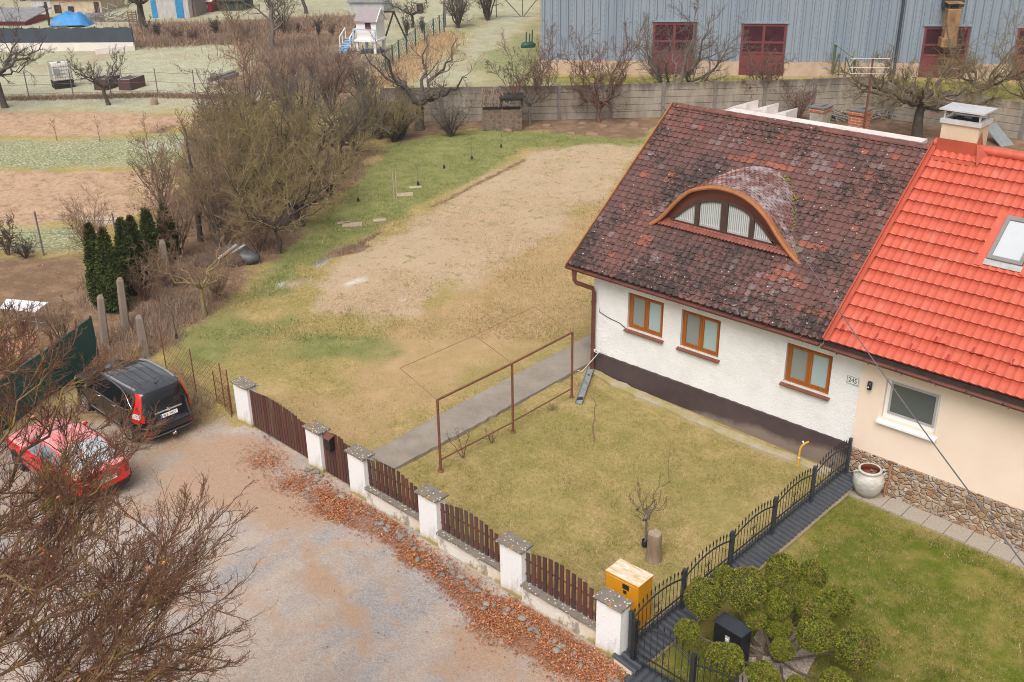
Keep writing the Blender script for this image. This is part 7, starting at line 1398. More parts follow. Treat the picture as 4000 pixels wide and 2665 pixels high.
cb.patch('rear_bumper', [(-.86, .27), (.86, .27)], [(-.86, .40), (.86, .40)], M_TRIM, 'B', .02, 24, 4); cb.line('bumper_strip', [(-.86, .34), (.86, .34)], simple('grey_skid_strip', (.16, .17, .18), .4, .2), 'B', .016, .024, 24); cb.line('tailgate_seam', [(-.82, .655), (.82, .655)], M_TRIM, 'B', .008, .001, 24)
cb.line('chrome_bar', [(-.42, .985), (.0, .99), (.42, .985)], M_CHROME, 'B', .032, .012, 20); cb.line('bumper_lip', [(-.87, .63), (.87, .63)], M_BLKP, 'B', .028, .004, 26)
mb = MB(); mb.tube([(.62, .0, 1.64), (.52, .0, 1.70), (.36, 0, 1.84)], [.022, .010, .006], 6); mb.build('aerial', M_TRIM, cb.t, world=False); mb = MB(); mb.tube([(.12, .03, 1.05), (.14, -.10, 1.10), (.18, -.42, 1.15)], .010, 5); mb.lathe([(.035, 0), (.03, .03)], (.10, .03, 1.05), 8, ax='x'); mb.build('rear_wiper', M_TRIM, cb.t, world=False)
mb = MB(); mb.box(-.05, .12, -.06, .06, .25, .33); mb.tube([(.05, 0, .28), (-.10, 0, .28), (-.12, 0, .34)], .022, 6); mb.blob((-.12, 0, .36), (.03, .03, .03), 1, n=5, k=0); mb.build('tow_bar', M_CHROME, cb.t, world=False)
cb.line('aerial_base', [(.62, -.02), (.62, .02)], M_TRIM, 'T', .03, .0, 4)
def plate(car, x, y, z, tilt, txt, blue, name='number_plate'):
    mb = MB(); mb.box(-.26, .26, -.055, .055, 0, .006, 1 if False else 0, b=.002); p = mb.build(name, M_NPL, car.t, world=False); p.location = (x, y, z); p.rotation_euler = (RAD(90-tilt), 0, RAD(-90))
    if blue: q = MB(); q.box(-.258, -.218, -.053, .053, .006, .008); q.build('country_band', M_BLUE, p, world=False)
    a, b = txt.split('|'); text_mesh('lettering', a, .092, M_INK, p, (-.145 if blue else -.15, -.002, .008), (0, 0, 0), .001, .82); text_mesh('lettering', b, .092, M_INK, p, (.105 if blue else .085, -.002, .008), (0, 0, 0), .001, .82)
    q = MB(); q.lathe([(0, .0085), (.02, .0085), (.02, .006)], (-.052 if blue else -.235, 0, 0), 8); q.build('crest', M_TAILR if blue else M_INK, p, world=False); return p
h = cb.bvh.ray_cast(Vector((-2, 0, .87)), Vector((1, 0, 0))); plate(cb, h[0].x-.022, .0, .87, 10, 'VT|398CT', True)
h = cb.bvh.ray_cast(Vector((-2, 0, 1.01)), Vector((1, 0, 0))); em = MB(); x_ = h[0].x-.045
for a, b, c0, d in ((-.028, -.016, -.04, .04), (.016, .028, -.04, .04), (-.016, .016, -.006, .006)): em.box(x_, x_+.01, a, b, 1.01+c0, 1.01+d)
V2 = [(x_, .048*math.cos(t), 1.01+.05*math.sin(t)) for t in np.linspace(0, 6.283, 17)]; em.tube(V2, .006, 5, cap=False); em.build('emblem', M_CHROME, cb.t, world=False)
h = cb.bvh.ray_cast(Vector((-2, .58, .86)), Vector((1, 0, 0))); text_mesh('badge', 'CR-V', .10, M_CHROME, cb.t, (h[0].x-.012, .56, .86), (RAD(80), 0, RAD(-90)), .004, 1.15)
# ---- red saloon
PL_, PR_ = at(312, 1905, .45), at(510, 1812, .45); rear = lerp(PL_, PR_, .5); rear[2] = gz(rear[0]); yv = (PL_-PR_)[:2]; print('red width', np.linalg.norm(yv)); yv /= np.linalg.norm(yv); fw2 = np.array([yv[1], -yv[0]])
if fw2 @ np.array([-1, 0]) < 0: fw2 = -fw2
yaw2 = math.atan2(fw2[1], fw2[0]); print('red yaw', math.degrees(yaw2), rear)
REDT = [(.19, .2, 4.0, .74, 5), (.30, .06, 4.15, .80, 6), (.45, .0, 4.2, .835, 7), (.62, .02, 4.2, .845, 7), (.80, .03, 4.1, .84, 7), (.88, .05, 3.8, .83, 7), (.925, .10, 3.3, .82, 7), (.95, .30, 3.05, .80, 7), (1.0, .50, 2.95, .77, 7), (1.12, .72, 2.75, .715, 7), (1.25, .97, 2.52, .66, 7), (1.335, 1.18, 2.3, .60, 7), (1.365, 1.32, 2.15, .52, 6), (1.38, 1.5, 1.95, .35, 5)]
M_REDP = car_paint('faded_red_paint', (.58, .012, .010), .25, (.50, .16, .14), .18, ((.80, .45, .44), .75))
cr = Car('parked_saloon', 'faded red older car with frosted roof under the maple twigs', (-20.98, 8.80, gz(-21)), RAD(182), REDT, M_REDP, (.80, 3.28), .30, .74)
cr.patch('rear_window', [(-.64, .985), (0, .975), (.64, .985)], [(-.53, 1.31), (0, 1.335), (.53, 1.31)], M_CGLASS2, 'B', .006)
for d_, sg in (('L', 1), ('R', -1)):
    cr.patch('side_window', [(.80, .98), (1.15, .955)], [(1.02, 1.20), (1.15, 1.27)], M_GSIDE, d_); cr.patch('side_window', [(1.21, .955), (1.95, .95)], [(1.21, 1.28), (1.6, 1.305), (1.95, 1.30)], M_GSIDE, d_); cr.patch('side_window', [(2.02, .95), (2.78, .95)], [(2.02, 1.295), (2.25, 1.27), (2.60, 1.06)], M_GSIDE, d_)
    cr.patch('tail_light', [(sg*.52, .64), (sg*.80, .65)], [(sg*.52, .82), (sg*.79, .82)], simple('dim_red_lens', (.30, .012, .01), .2, .1), 'B', .008, 6, 5); cr.line('side_moulding', [(.2, .56), (4.0, .56)], M_TRIM, d_, .02, .0)
    cr.line('gutter_trim', [(.70, 1.02), (1.05, 1.28), (1.6, 1.34), (2.3, 1.31)], M_TRIM, d_, .012)
    for x in (1.30, 2.12): mb = MB(); y = sg*(cr.side(x, .84)+.012); mb.bar((x, y, .84), (x+.15, y, .84), .02, .035); mb.build('door_handle', M_TRIM, cr.t, world=False)
    cr.line('door_seam', [(1.18, .30), (1.20, .92)], M_TRIM, d_, .006, .0); cr.line('door_seam', [(2.0, .28), (1.98, .92)], M_TRIM, d_, .006, .0); mb = MB(); mb.blob((2.62, sg*.88, 1.0), (.06, .10, .07), 2, n=6, k=.1); mb.build('mirror', M_REDP, cr.t, world=False)
cr.patch('windscreen', [(-.66, .98), (0, .97), (.66, .98)], [(-.54, 1.29), (0, 1.32), (.54, 1.29)], M_GSIDE, 'F'); cr.patch('rear_bumper', [(-.80, .28), (.80, .28)], [(-.80, .47), (.80, .47)], M_TRIM, 'B', .03, 24, 4)
mb = MB(); V2 = [(.06-.05*(1-abs(y/.72)**3)+.02, y, .945+.03*(1-abs(y/.78)**4)) for y in np.linspace(-.74, .74, 15)]; mb.tube(V2, .035, 8); mb.build('boot_spoiler', M_REDP, cr.t, world=False)
for yy in (-.36, -.12, .12, .36): cr.line('roof_rib', [(1.45, yy), (2.1, yy)], M_REDP, 'T', .018, -.004)
h = cr.bvh.ray_cast(Vector((-2, 0, .68)), Vector((1, 0, 0))); plate(cr, h[0].x-.02, .0, .68, 2, 'VT-|168AH', False)
mb = MB(); mb.lathe([(0, -.016), (.038, -.014), (.045, 0)], (0, 0, 0), 16, ax='x'); e = mb.build('emblem', M_BLUE, cr.t, world=False); h = cr.bvh.ray_cast(Vector((-2, 0, .81)), Vector((1, 0, 0))); e.location = (h[0].x, .0, .815); e.scale = (1, 1.5, .72)

for c_ in (cb.t, cr.t): c_.scale = (.905, .905, .905)
# ================================================================== background: concrete wall, hall, gardens
g = NT('weathered_concrete_panel'); n1 = g.noise(1.5, 6, .7, g.map((1, 1, .35))); n2 = g.noise(12, 5, .7); X, Y, Z = g.xyz(); c = g.mix(g.ramp(n1, [(.38, 0.), (.66, 1.)]), (.33, .285, .225), (.185, .155, .125)); c = g.mix(g.ma('MULTIPLY', g.ramp(Z, [(.0, 0.), (1., 1.)]), 0.), c, (.1, .1, .1))
c = g.mix(g.ramp(g.ma('ADD', g.ma('MULTIPLY', Z, .32), g.ma('MULTIPLY', n1, .5)), [(.70, 0.), (.86, .85)]), c, (.085, .068, .055)); c = g.mix(g.ramp(g.noise(.9, 4), [(.62, 0.), (.72, .5)]), c, (.30, .15, .09)); M_PANEL = g.done(c, .9, n2, .5, .03)
M_POSTC = simple('grey_concrete_post', (.23, .20, .18), .9, .3, 4, .4)
wl = thing('concrete_wall', 'long weathered concrete panel wall between the orchard and the hall', 'wall', at(2380, 463))
def wall_run(px, py, topy, n, wl, hw=None):
    """px,py lists of foot points; panels between posts"""
    A = [at(a, b) for a, b in zip(px, py)]
    for P, q in zip(A[:-1], A[1:]):
        L = np.linalg.norm(q-P); m = max(1, round(L/2.9)); d = (q-P)/L; az_ = math.atan2(d[1], d[0])
        for i in range(m):
            a, b = P+d*L*i/m, P+d*L*(i+1)/m; c0 = (a+b)/2; hh = hw
            for k in range(5):
                mb = MB(); e = np.array([-d[1], d[0], 0]); z0 = hh*k/5; V = []
                for u in (-.5, .5):
                    for w, z in ((-.05, z0+.012), (-.05, z0+hh/5-.012), (.05, z0+hh/5), (.05, z0)): V.append(c0+d*u*(L/m-.02)+e*w+np.array([0, 0, z]))
                mb.add(V, [(0, 1, 5, 4), (1, 2, 6, 5), (2, 3, 7, 6), (3, 0, 4, 7), (3, 2, 1, 0), (4, 5, 6, 7)]); WALLP.append(mb)
            mb = MB(); mb.obox(a+np.array([0, 0, hh/2]), d, np.array([-d[1], d[0], 0]), (0, 0, 1), .09, .11, hh/2+.04); mb.build('post', M_POSTC, wl)
WALLP = []; hw = hgt(at(2380, 463), 330); print('wall h', hw)
def flush(wl):
    m = MB()
    for q in WALLP: m.add(q.v, q.f)
    m.build('panels', M_PANEL, wl); WALLP.clear()
wall_run([1500, 2183, 2385, 2786, 3170, 3390], [478, 468, 463, 452, 440, 428], None, 0, wl, hw); flush(wl)
w2 = thing('concrete_wall', 'mossy concrete panel wall turning toward the viewer behind the red roof', 'wall', at(3490, 470)); wall_run([3390, 3480, 3985, 4400], [428, 466, 545, 610], None, 0, w2, hw); flush(w2)
# ---- hall of ribbed sheet
A0, A1_ = at(2112, 286), at(3948, 312); HD = (A1_-A0); HL = np.linalg.norm(HD[:2]); HD = np.array([HD[0], HD[1], 0])/HL; haz = math.atan2(HD[1], HD[0])
hl = thing('sheet_metal_hall', 'long blue grey ribbed metal hall with dark red doors', 'hall', A0, haz); zb = hgt(A0, 233); dist0 = np.linalg.norm(A0-O); print('hall', A0, A1_, HL, zb)
inv = np.array(root_mat(hl).inverted())
def onhall(px, py):
    n_ = np.array([-HD[1], HD[0], 0]); d = ray(px, py); t = ((A0-O)@n_)/(d@n_); P = O+t*d; q = inv[:3, :3]@P+inv[:3, 3]; return q[0], q[2]
g = NT('blue_grey_sheet'); X, Y, Z = g.xyz(); n1 = g.noise(.6, 5, .6, g.map((1, 1, .15))); c = g.mix(n1, (.24, .285, .335), (.175, .215, .265)); c = g.mix(g.ramp(g.noise(3, 5, .7, g.map((1, 1, .1))), [(.58, 0.), (.78, .5)]), c, (.36, .38, .40))
wn = g.n('TexWhiteNoise', noise_dimensions='1D'); g.L(g.ma('FLOOR', g.ma('DIVIDE', X, 1.04)), wn.inputs['W']); c = g.mix(g.ma('MULTIPLY', wn.outputs[0], .35), c, (.30, .335, .37)); sx_ = g.ma('FRACT', g.ma('DIVIDE', X, 1.04)); sz_ = g.ma('FRACT', g.ma('MULTIPLY', Z, 3.)); c = g.mix(g.ma('MULTIPLY', g.ramp(sx_, [(.0, 1.), (.045, 0.)]), g.ramp(sz_, [(.35, 1.), (.4, 0.)])), c, (.07, .075, .09)); c = g.mix(g.ma('MULTIPLY', g.ramp(g.noise(.7, 5, .7, g.map((2.5, 1, .25))), [(.60, 0.), (.72, .5)]), g.ramp(Z, [(.0, 1.), (.5, .1)])), c, (.26, .17, .13))
c = g.mix(g.ramp(g.ma('ADD', g.ma('MULTIPLY', Z, .28), g.noise(2.2, 4, .7)), [(.62, .35), (.75, 0.)]), c, (.33, .31, .30)); M_HALL = g.done(c, .45, None)
M_HALLB = simple('pale_hall_base', (.52, .40, .30), .9, .3, 1.5, .4, c2=(.42, .27, .19)); g = NT('dark_red_door_paint'); n1 = g.noise(1.2, 5, .7); c = g.mix(n1, (.20, .042, .046), (.12, .028, .034)); M_HDOOR = g.done(c, .5, n1, .1, .01); M_HGLASS = simple('dusty_door_pane', (.075, .022, .035), .2, .4, 1.5)
xs = []; dz_ = [onhall(*p) for p in ((2552, 84), (2722, 250), (2899, 90), (3072, 250), (3614, 102), (3793, 262), (3979, 107), (4150, 280))]; doors = [(dz_[0][0], dz_[0][0]+3.7, dz_[0][1]), (dz_[2][0], dz_[2][0]+3.8, dz_[2][1]), (dz_[4][0], dz_[4][0]+3.9, dz_[4][1]), (dz_[6][0], dz_[6][0]+3.9, dz_[6][1])]
doors = []
for a, b in (((2552, 84), (2722, 88)), ((2899, 90), (3076, 94)), ((3614, 102), (3793, 104)), ((3979, 108), (4160, 112))):
    p, q = onhall(*a), onhall(*b); doors.append((p[0], q[0], (p[1]+q[1])/2))
print('doors', doors)
LH = HL+12; pit = .52; xs = np.arange(0, LH, pit); HH = 9.5; mb = MB()
def hx_ok(x0, x1): return [d for d in doors if x0 < d[1] and x1 > d[0]]
prof_h = [(0, 0), (.10, .0), (.15, -.11), (.25, -.11), (.30, 0), (.52, 0)]
bp = np.array([x+u for x in xs for u, _ in prof_h[:-1]]); bw = np.array([w for x in xs for _, w in prof_h[:-1]]); ed = np.array([e for d in doors for e in d[:2]]); bx_ = np.sort(np.concatenate([bp, ed])); bz_ = np.interp(bx_, bp, bw)
for i in range(len(bx_)-1):
    xm = (bx_[i]+bx_[i+1])/2; z0 = zb
    for d in doors:
        if d[0] < xm < d[1]: z0 = d[2]
    mb.add([(bx_[i], bz_[i], z0), (bx_[i+1], bz_[i+1], z0), (bx_[i+1], bz_[i+1], HH), (bx_[i], bz_[i], HH)], [(0, 1, 2, 3)])
mb.add([(0, 0, -.3), (0, 0, HH), (0, 18, HH), (0, 18, -.3)], [(0, 1, 2, 3)]); mb.add([(0, 0, HH), (LH, 0, HH), (LH, 18, HH+1.5), (0, 18, HH+1.5)], [(0, 1, 2, 3)]); mb.build('sheet_wall', M_HALL, hl, world=False)
seg = []; x0 = 0
for d in doors: seg.append((x0, d[0])); x0 = d[1]
seg.append((x0, LH)); mb = MB()
for a, b in seg: mb.box(a+.03, b-.0, -.13, .3, -.5, zb-.01)
mb.build('base_wall', M_HALLB, hl, world=False)
for k, (a, b, zt) in enumerate(doors):
    mb = MB(); w = b-a; t = .14; y0 = .02; mb.box(a, b, y0, y0+.08, -.1, zt); dr = mb.build('door', M_HDOOR, hl, world=False); q = MB()
    for u in (0, w/2-.07, w-t): q.box(a+u, a+u+t, y0-.05, y0-.002, .0, zt)
    for z0 in (0.02, zt*.42, zt*.62, zt-.18): q.box(a+t, a+w/2-.07, y0-.045, y0-.002, z0, z0+.12); q.box(a+w/2+.07, b-t, y0-.045, y0-.002, z0, z0+.12)
    q.build('door_frame', M_HDOOR, dr, world=False)
    for i in range(2):
        for z0, z1 in ((zt*.42+.14, zt*.62-.02), (zt*.62+.14, zt-.2)):
            p = MB(); xa = a+t+.02 if i == 0 else a+w/2+.1; xb = a+w/2-.1 if i == 0 else b-t-.02; p.box(xa, xb, y0-.014, y0-.004, z0, z1); p.build('door_pane', M_HGLASS, dr, world=False)
    q = MB(); q.box(a-.1, b+.1, -.10, .02, zt, zt+.12); q.build('lintel', M_HALL, dr, world=False)
M_FLUE = simple('rust_streaked_flue', (.42, .24, .11), .6, .5, 2.2, .2, c2=(.13, .055, .025), streak=(1, 1, .35)); M_DUCT = simple('dark_duct', (.035, .045, .06), .5, .2); x_, z_ = onhall(3690, 165); zt = onhall(3700, 25)[1]
mb = MB(); mb.box(x_-.42, x_+.38, -1.25, -.5, z_+.45, zt, b=.02); mb.box(x_-.55, x_+.38, -1.35, -.5, z_-.1, z_+.44, b=.02); mb.box(x_-.5, x_+.5, -1.3, -.4, zt+.3, zt+.36); [mb.box(x_+s_*.3-.03, x_+s_*.3+.03, -1, -.94, zt, zt+.3) for s_ in (-1, 1)]; mb.build('flue', M_FLUE, hl, world=False)
mb = MB(); mb.box(x_-.6, x_+.7, -.45, -.1, z_+2.2, HH); mb.build('duct', M_DUCT, hl, world=False); x_, _ = onhall(3515, 100)
mb = MB(); mb.tube([(x_, -.14, HH), (x_, -.14, .5), (x_, -.25, .2)], .09, 8); mb.build('downpipe', M_DUCT, hl, world=False)
# rickety frame by the wall
P = at(3262, 300); M_GRNP = simple('faded_green_tube', (.20, .27, .21), .6, .4, 6); ft = thing('leaning_scrap_tubes', 'tilted green tube frame leaning behind the concrete wall', 'frame', P)
K = [at(3252, 292), at(3262, 172, 0)]; q = lambda px, py, h: O+ray(px, py)*np.linalg.norm(P-O)/np.linalg.norm(ray(px, py))*h
mb = MB(); pts = {k: q(*v) for k, v in dict(a=(3252, 288, 1.), b=(3264, 172, .985), c=(3340, 230, .97), d=(3334, 308, .985), e=(3281, 205, .975), f=(3274, 308, .985), h=(3305, 222, .975), i=(3296, 308, .985)).items()}
for s_, r in (('ab', .09), ('cd', .08), ('bc', .05), ('ea', .04), ('ef', .04), ('hi', .04), ('hd', .04), ('ci', .04)): mb.tube([pts[s_[0]], pts[s_[1]]], r, 6)
mb.build('tubes', M_GRNP, ft)
# ---- stacked crates with brushwood roof, branch heap, molehills
M_CRATE = simple('old_crate_wood', (.30, .21, .15), .9, .4, 6, .4, c2=(.10, .065, .048)); M_DKW = simple('black_rotten_wood', (.05, .037, .03), .9, .4, 5)
for k, (px, lab) in enumerate(((1925, 'stack of slatted crates under a brushwood heap by the concrete wall'), (2000, 'stack of slatted crates right of the brushwood heap, dark open top'))):
    P = at(px, 500); t = thing('crate_stack', lab, 'crates', P, VW)
    for r in range(5):
        mb = MB(); z0 = .27*r if r < 4 else 1.3
        if r < 4:
            for j in range(5): mb.box(-.55, .55, -.5, -.47, z0+.02+j*.055, z0+.058+j*.055); mb.box(-.55, -.52, -.47, .5, z0+.02+j*.055, z0+.058+j*.055); mb.box(.52, .55, -.47, .5, z0+.02+j*.055, z0+.058+j*.055)
            for x in (-.53, .45): mb.box(x, x+.08, -.46, -.4, z0, z0+.27)
            mb.box(-.5, .5, -.4, .45, z0+.01, z0+.24, 1); mb.build('crate', [M_CRATE, M_DKW], t, world=False)
    mb = MB(); H0 = 1.25
    if k == 0:
        rr = random.Random(2)
        for j in range(60): a = rr.uniform(-1, 1); mb.tube([(a*.7+rr.uniform(-.3, .3), -.55-.2*rr.random(), H0+rr.uniform(0, .25)), (a*.5, .1, H0+.65+rr.uniform(-.1, .2)), (a*.3, .7, H0+.55)], .018, 4)
        mb.build('brushwood', M_CRATE, t, world=False)
    else: mb.box(-.65, .65, -.6, .6, H0+.45, H0+.52); mb.box(-.6, -.5, -.5, -.4, H0, H0+.45); mb.box(.5, .6, -.5, -.4, H0, H0+.45); mb.box(-.62, .62, -.55, -.5, H0+.32, H0+.44); mb.build('lid', M_DKW, t, world=False)
g = NT('molehill_earth'); M_MOLE = g.done(g.mix(g.noise(9, 5, .7), (.30, .19, .12), (.18, .11, .07)), .95, g.noise(14, 5), .8, .04)
for k, (px, py, r) in enumerate([(2135, 490, .26), (2230, 524, .28), (2275, 482, .24), (2313, 527, .38), (2355, 492, .27), (2475, 490, .42), (2518, 505, .24), (1985, 512, .3)]): mb = MB(); mb.blob((0, 0, .0), (r, r*.8, r*.5), k, n=7, k=.3); o = mb.build('molehill', M_MOLE, None, world=False, loc=at(px, py)-[0, 0, .03]); tag(o, 'brown molehill on the bare strip before the concrete wall', 'molehill', 'molehills by the concrete wall')
M_BOARD = simple('pale_board', (.50, .38, .27), .85, .2, 5, .2)
for k, (px, py, w, d, lab) in enumerate([(1580, 762, .75, .5, 'pale square board lying on the meadow beside the double stake'), (1623, 733, .6, .25, 'small pale board behind the larger one on the meadow'), (1343, 872, .55, .2, 'short pale plank near the muddy patch by the thicket'), (1483, 862, .55, .35, 'pale tile lying on the meadow above the trench'), (1376, 879, .8, .5, 'flat grey puddle-like slab near the muddy patch')]): mb = MB(); mb.box(-w/2, w/2, -d/2, d/2, 0, .035, b=.008); tag(mb.build('board', M_BOARD, None, world=False, loc=at(px, py), rz=VW+.1), lab, 'board')
P = at(1545, 776); t = thing('planting_stakes', 'pair of thin wooden stakes on the meadow beside the pale board', 'stakes', P)
for dx in (-.08, .08): mb = MB(); mb.tube([(dx, 0, -.05), (dx*1.3, 0, hgt(P, 665))], .025, 5); mb.build('stake', M_BOARD, t, world=False)
# ---- left garden: concrete posts, green fence, table, junk, wire fence
M_CPOST = NT('lichened_concrete_post'); g = M_CPOST; n1 = g.noise(5, 5, .7); c = g.mix(n1, (.27, .21, .165), (.15, .115, .09)); c = g.mix(g.ramp(g.noise(14, 4, .7), [(.6, 0.), (.72, .6)]), c, (.16, .13, .06)); M_CPOST = g.done(c, .9, n1, .6, .02)
def leanpost(b, tpx, r, lab):
    P = at(*b); d = ray(*tpx); n_ = (P-O)/np.linalg.norm(P-O); n_[2] = 0; n_ /= np.linalg.norm(n_); t = ((P-O)@n_)/(d@n_); Tp = O+d*t-P; o = thing('concrete_post', lab, 'post', P, 0, 'old concrete posts in the left garden'); mb = MB(); mb.tube([(0, 0, -.1), Tp*.5, Tp*.94, Tp], [r, r*.95, r*.85, r*.5], 5, smooth=False); mb.build('shaft', M_CPOST, o, world=False)
leanpost((665, 1118), (632, 938), .14, 'tall leaning concrete post in front of the right thujas'); leanpost((492, 1282), (468, 1085), .14, 'lichened concrete post in front of the widest thuja'); leanpost((412, 1350), (392, 1153), .135, 'concrete post at the end of the green fence'); leanpost((572, 1395), (542, 1232), .14, 'short concrete post behind the roof of the black car')
M_GREENS = simple('dark_green_sheet', (.012, .085, .075), .5, .2, 2); gf = thing('green_fence', 'dark green sheet fence behind the red and black cars', 'fence', at(200, 1500))
G = [at(385, 1400), at(230, 1525), at(20, 1680), at(-300, 1900)]; gh = hgt(at(385, 1400), 1240)
for p, q in zip(G[:-1], G[1:]): mb = MB(); d = (q-p); L = np.linalg.norm(d); d = d/L; mb.obox((p+q)/2+[0, 0, gh/2], d, np.array([-d[1], d[0], 0]), (0, 0, 1), L/2-.01, .012, gh/2); mb.build('sheet', M_GREENS, gf); mb = MB(); mb.tube([p-[0, 0, .1], p+[0, 0, gh+.04]], .04, 6); mb.build('post', M_DUCT, gf)
P = at(95, 1240); tb = thing('garden_table', 'white topped table on thin metal legs in the left garden', 'table', P, VW); M_TTOP = simple('white_table_board', (.74, .73, .74), .35, .1, 1.2)
zt = .75; c4 = [onp(2, P[2]+zt, *p) for p in (zc(0, 1, 0, 1262), zc(0, 1, 325, 1300), zc(0, 1, 443, 1213), zc(0, 1, 60, 1180))]; inv_ = np.array(root_mat(tb).inverted()); L4 = [inv_[:3, :3]@p+inv_[:3, 3] for p in c4]
mb = MB(); mb.add([(*p[:2], zt) for p in L4]+[(*p[:2], zt-.03) for p in L4], [(3, 2, 1, 0), (4, 5, 6, 7)]+[(j, (j+1) % 4, 4+(j+1) % 4, 4+j) for j in range(4)]); mb.build('tabletop', M_TTOP, tb, world=False); cen = sum(L4)/4
for j, p in enumerate(L4): e = lerp(p, cen, .1); mb = MB(); mb.tube([(e[0], e[1], 0), (e[0], e[1], zt-.03)], .022, 6); mb.build('leg', M_ZINC, tb, world=False)
e = [lerp(p, cen, .1) for p in L4]
for a, b in ((0, 3), (1, 2)): mb = MB(); mb.tube([(e[a][0], e[a][1], .2), (e[b][0], e[b][1], .2)], .018, 6); mb.build('crossbar', M_ZINC, tb, world=False)
mb = MB(); mb.tube([(*((e[0]+e[3])/2)[:2], .2), (*((e[1]+e[2])/2)[:2], .2)], .018, 6); mb.build('crossbar', M_ZINC, tb, world=False)
g = NT('orange_paving_brick'); br = g.n('TexBrick'); g.L(g.map((1, 1, 1), (0, 0, .5)), br.inputs['Vector']); br.inputs['Scale'].default_value = 1; br.inputs['Brick Width'].default_value = .24; br.inputs['Row Height'].default_value = .12; br.inputs['Mortar Size'].default_value = .008; br.inputs['Color1'].default_value = (.46, .19, .09, 1); br.inputs['Color2'].default_value = (.38, .16, .085, 1); br.inputs['Mortar'].default_value = (.2, .15, .1, 1)
M_PATIO = g.done(g.mix(g.ma('MULTIPLY', g.noise(4, 5, .7), .5), br.outputs[0], (.20, .13, .08)), .9, br.outputs[1], -.4, .01); mb = MB(); q = [at(*p) for p in [(-300, 1290), (60, 1290), (150, 1320), (70, 1400), (-300, 1430)]]; mb.add([p+[0, 0, .03] for p in q]+[p-[0, 0, .1] for p in q], [(4, 3, 2, 1, 0)]+[(j, (j+1) % 5, 5+(j+1) % 5, 5+j) for j in range(5)]); tag(mb.build('brick_patio', M_PATIO), kind='structure')
P = at(880, 1035); jk = thing('junk_heap', 'heap of grey rubble and tarpaulin with two pale poles by the thicket', 'rubbish', P, VW); M_TARP = simple('grey_tarpaulin', (.10, .105, .11), .5, .4, 4, .3); M_EARTH = simple('dark_earth', (.12, .075, .05), .95, .4, 4, .5)
for k, (x, y, z, r, m_) in enumerate([(-.6, 0, .1, .55, M_EARTH), (.1, .1, .2, .6, M_EARTH), (.75, .2, .25, .5, M_TARP), (.2, .5, .3, .5, M_TARP)]): mb = MB(); mb.blob((x, y, z), (r, r*.7, r*.6), k+40, n=8, k=.35); mb.build('lump', m_, jk, world=False)
for (a, b) in ((zc(0, 1, 2005, 812), zc(0, 1, 2175, 682)), (zc(0, 1, 2080, 792), zc(0, 1, 2250, 682))): mb = MB(); p, q = at(*a, .35), onp(2, at(*a)[2]+.75, *b); mb.bar(p, q, .08, .05); mb.build('pole', simple('weathered_pole', (.50, .44, .38), .8, .2), jk)
M_WPOST = simple('grey_steel_post', (.16, .15, .15), .6, .2)
def wire_fence(name, label, feet, h, nw, mat, r=.03, wr=.006, mesh=0):
    t = thing(name, label, 'fence', feet[len(feet)//2])
    for P in feet: mb = MB(); mb.tube([P-[0, 0, .1], P+[0, 0, h]], r, 6); mb.build('post', mat, t)
    mb = MB()
    for a, b in zip(feet[:-1], feet[1:]):
        for k in range(nw): z = h*(k+.6)/nw*.98; mb.tube([a+[0, 0, z], lerp(a, b, .5)+[0, 0, z-.03], b+[0, 0, z]], wr, 4, cap=False)
        if mesh:
            L = np.linalg.norm(b-a); n = int(L/mesh); s_ = h*.95/(L/n)
            for i in range(-int(s_), n):
                for sg in (0, 1):
                    u0, u1 = i/n, (i+s_)/n; z0, z1 = 0, h*.95
                    if u0 < 0: z0 = -u0*n/s_*h*.95; u0 = 0
                    if u1 > 1: z1 = h*.95*(1-i/n)*n/s_; u1 = 1
                    if sg: z0, z1 = h*.95-z0, h*.95-z1
                    mb.tube([lerp(a, b, u0)+[0, 0, z0], lerp(a, b, u1)+[0, 0, z1]], wr*.6, 3, cap=False)
    mb.build('wire', mat, t); return t
wire_fence('wire_fence', 'rusty wire netting fence between the black car and the first white pillar', [at(x, y) for x, y in ((650, 1440), (767, 1533), (880, 1590), (908, 1618))], 1.35, 3, M_RUST, .018, .006, .16)
wire_fence('wire_fence', 'short run of netting leaning next to the first white pillar', [at(848, 1568), at(905, 1628)], .95, 3, M_RUST, .016, .005, .14)
wire_fence('wire_fence', 'thin wire fence on grey posts in front of the water tank and raised beds', [at(x, y) for x, y in ((-200, 398), (115, 388), (288, 382), (436, 380), (618, 374), (766, 382), (932, 385))], 1.7, 3, M_WPOST, .035, .010)
wire_fence('wire_fence', 'wire fence on a grey post along the frosty strip at the left', [at(x, y) for x, y in ((-250, 985), (172, 1000), (470, 1010))], 1.75, 3, M_WPOST, .035, .008)
# ---- water tank, raised beds
P = at(248, 340); ib = thing('water_tank', 'white caged water tank standing on stacked dark pallets', 'tank', P, VW+.55); M_TANK = simple('cloudy_white_plastic', (.78, .74, .68), .5, .15, 3); M_CAGE = simple('grey_cage_bars', (.30, .29, .28), .5, .2)
H0 = .48; mb = MB(); mb.box(-.58, .58, -.48, .48, H0+.05, H0+1.08, b=.08); bt = mb.build('bottle', M_TANK, ib, world=False); mb = MB(); mb.lathe([(.12, 0), (.12, .05), (0, .06)], (0, 0, H0+1.08), 12); mb.build('lid', M_DUCT, bt, world=False); mb = MB(); mb.box(-.52, -.15, -.62, -.605, H0+.45, H0+.8); mb.build('plate', M_ZINC, ib, world=False)
mb = MB()
for z in np.linspace(H0+.02, H0+1.12, 6): mb.tube([(-.6, -.5, z), (.6, -.5, z), (.6, .5, z), (-.6, .5, z), (-.6, -.5, z)], .010, 5, cap=False)
for x in np.linspace(-.6, .6, 9):
    for y in (-.5, .5): mb.tube([(x, y, H0), (x, y, H0+1.12)], .007, 4)
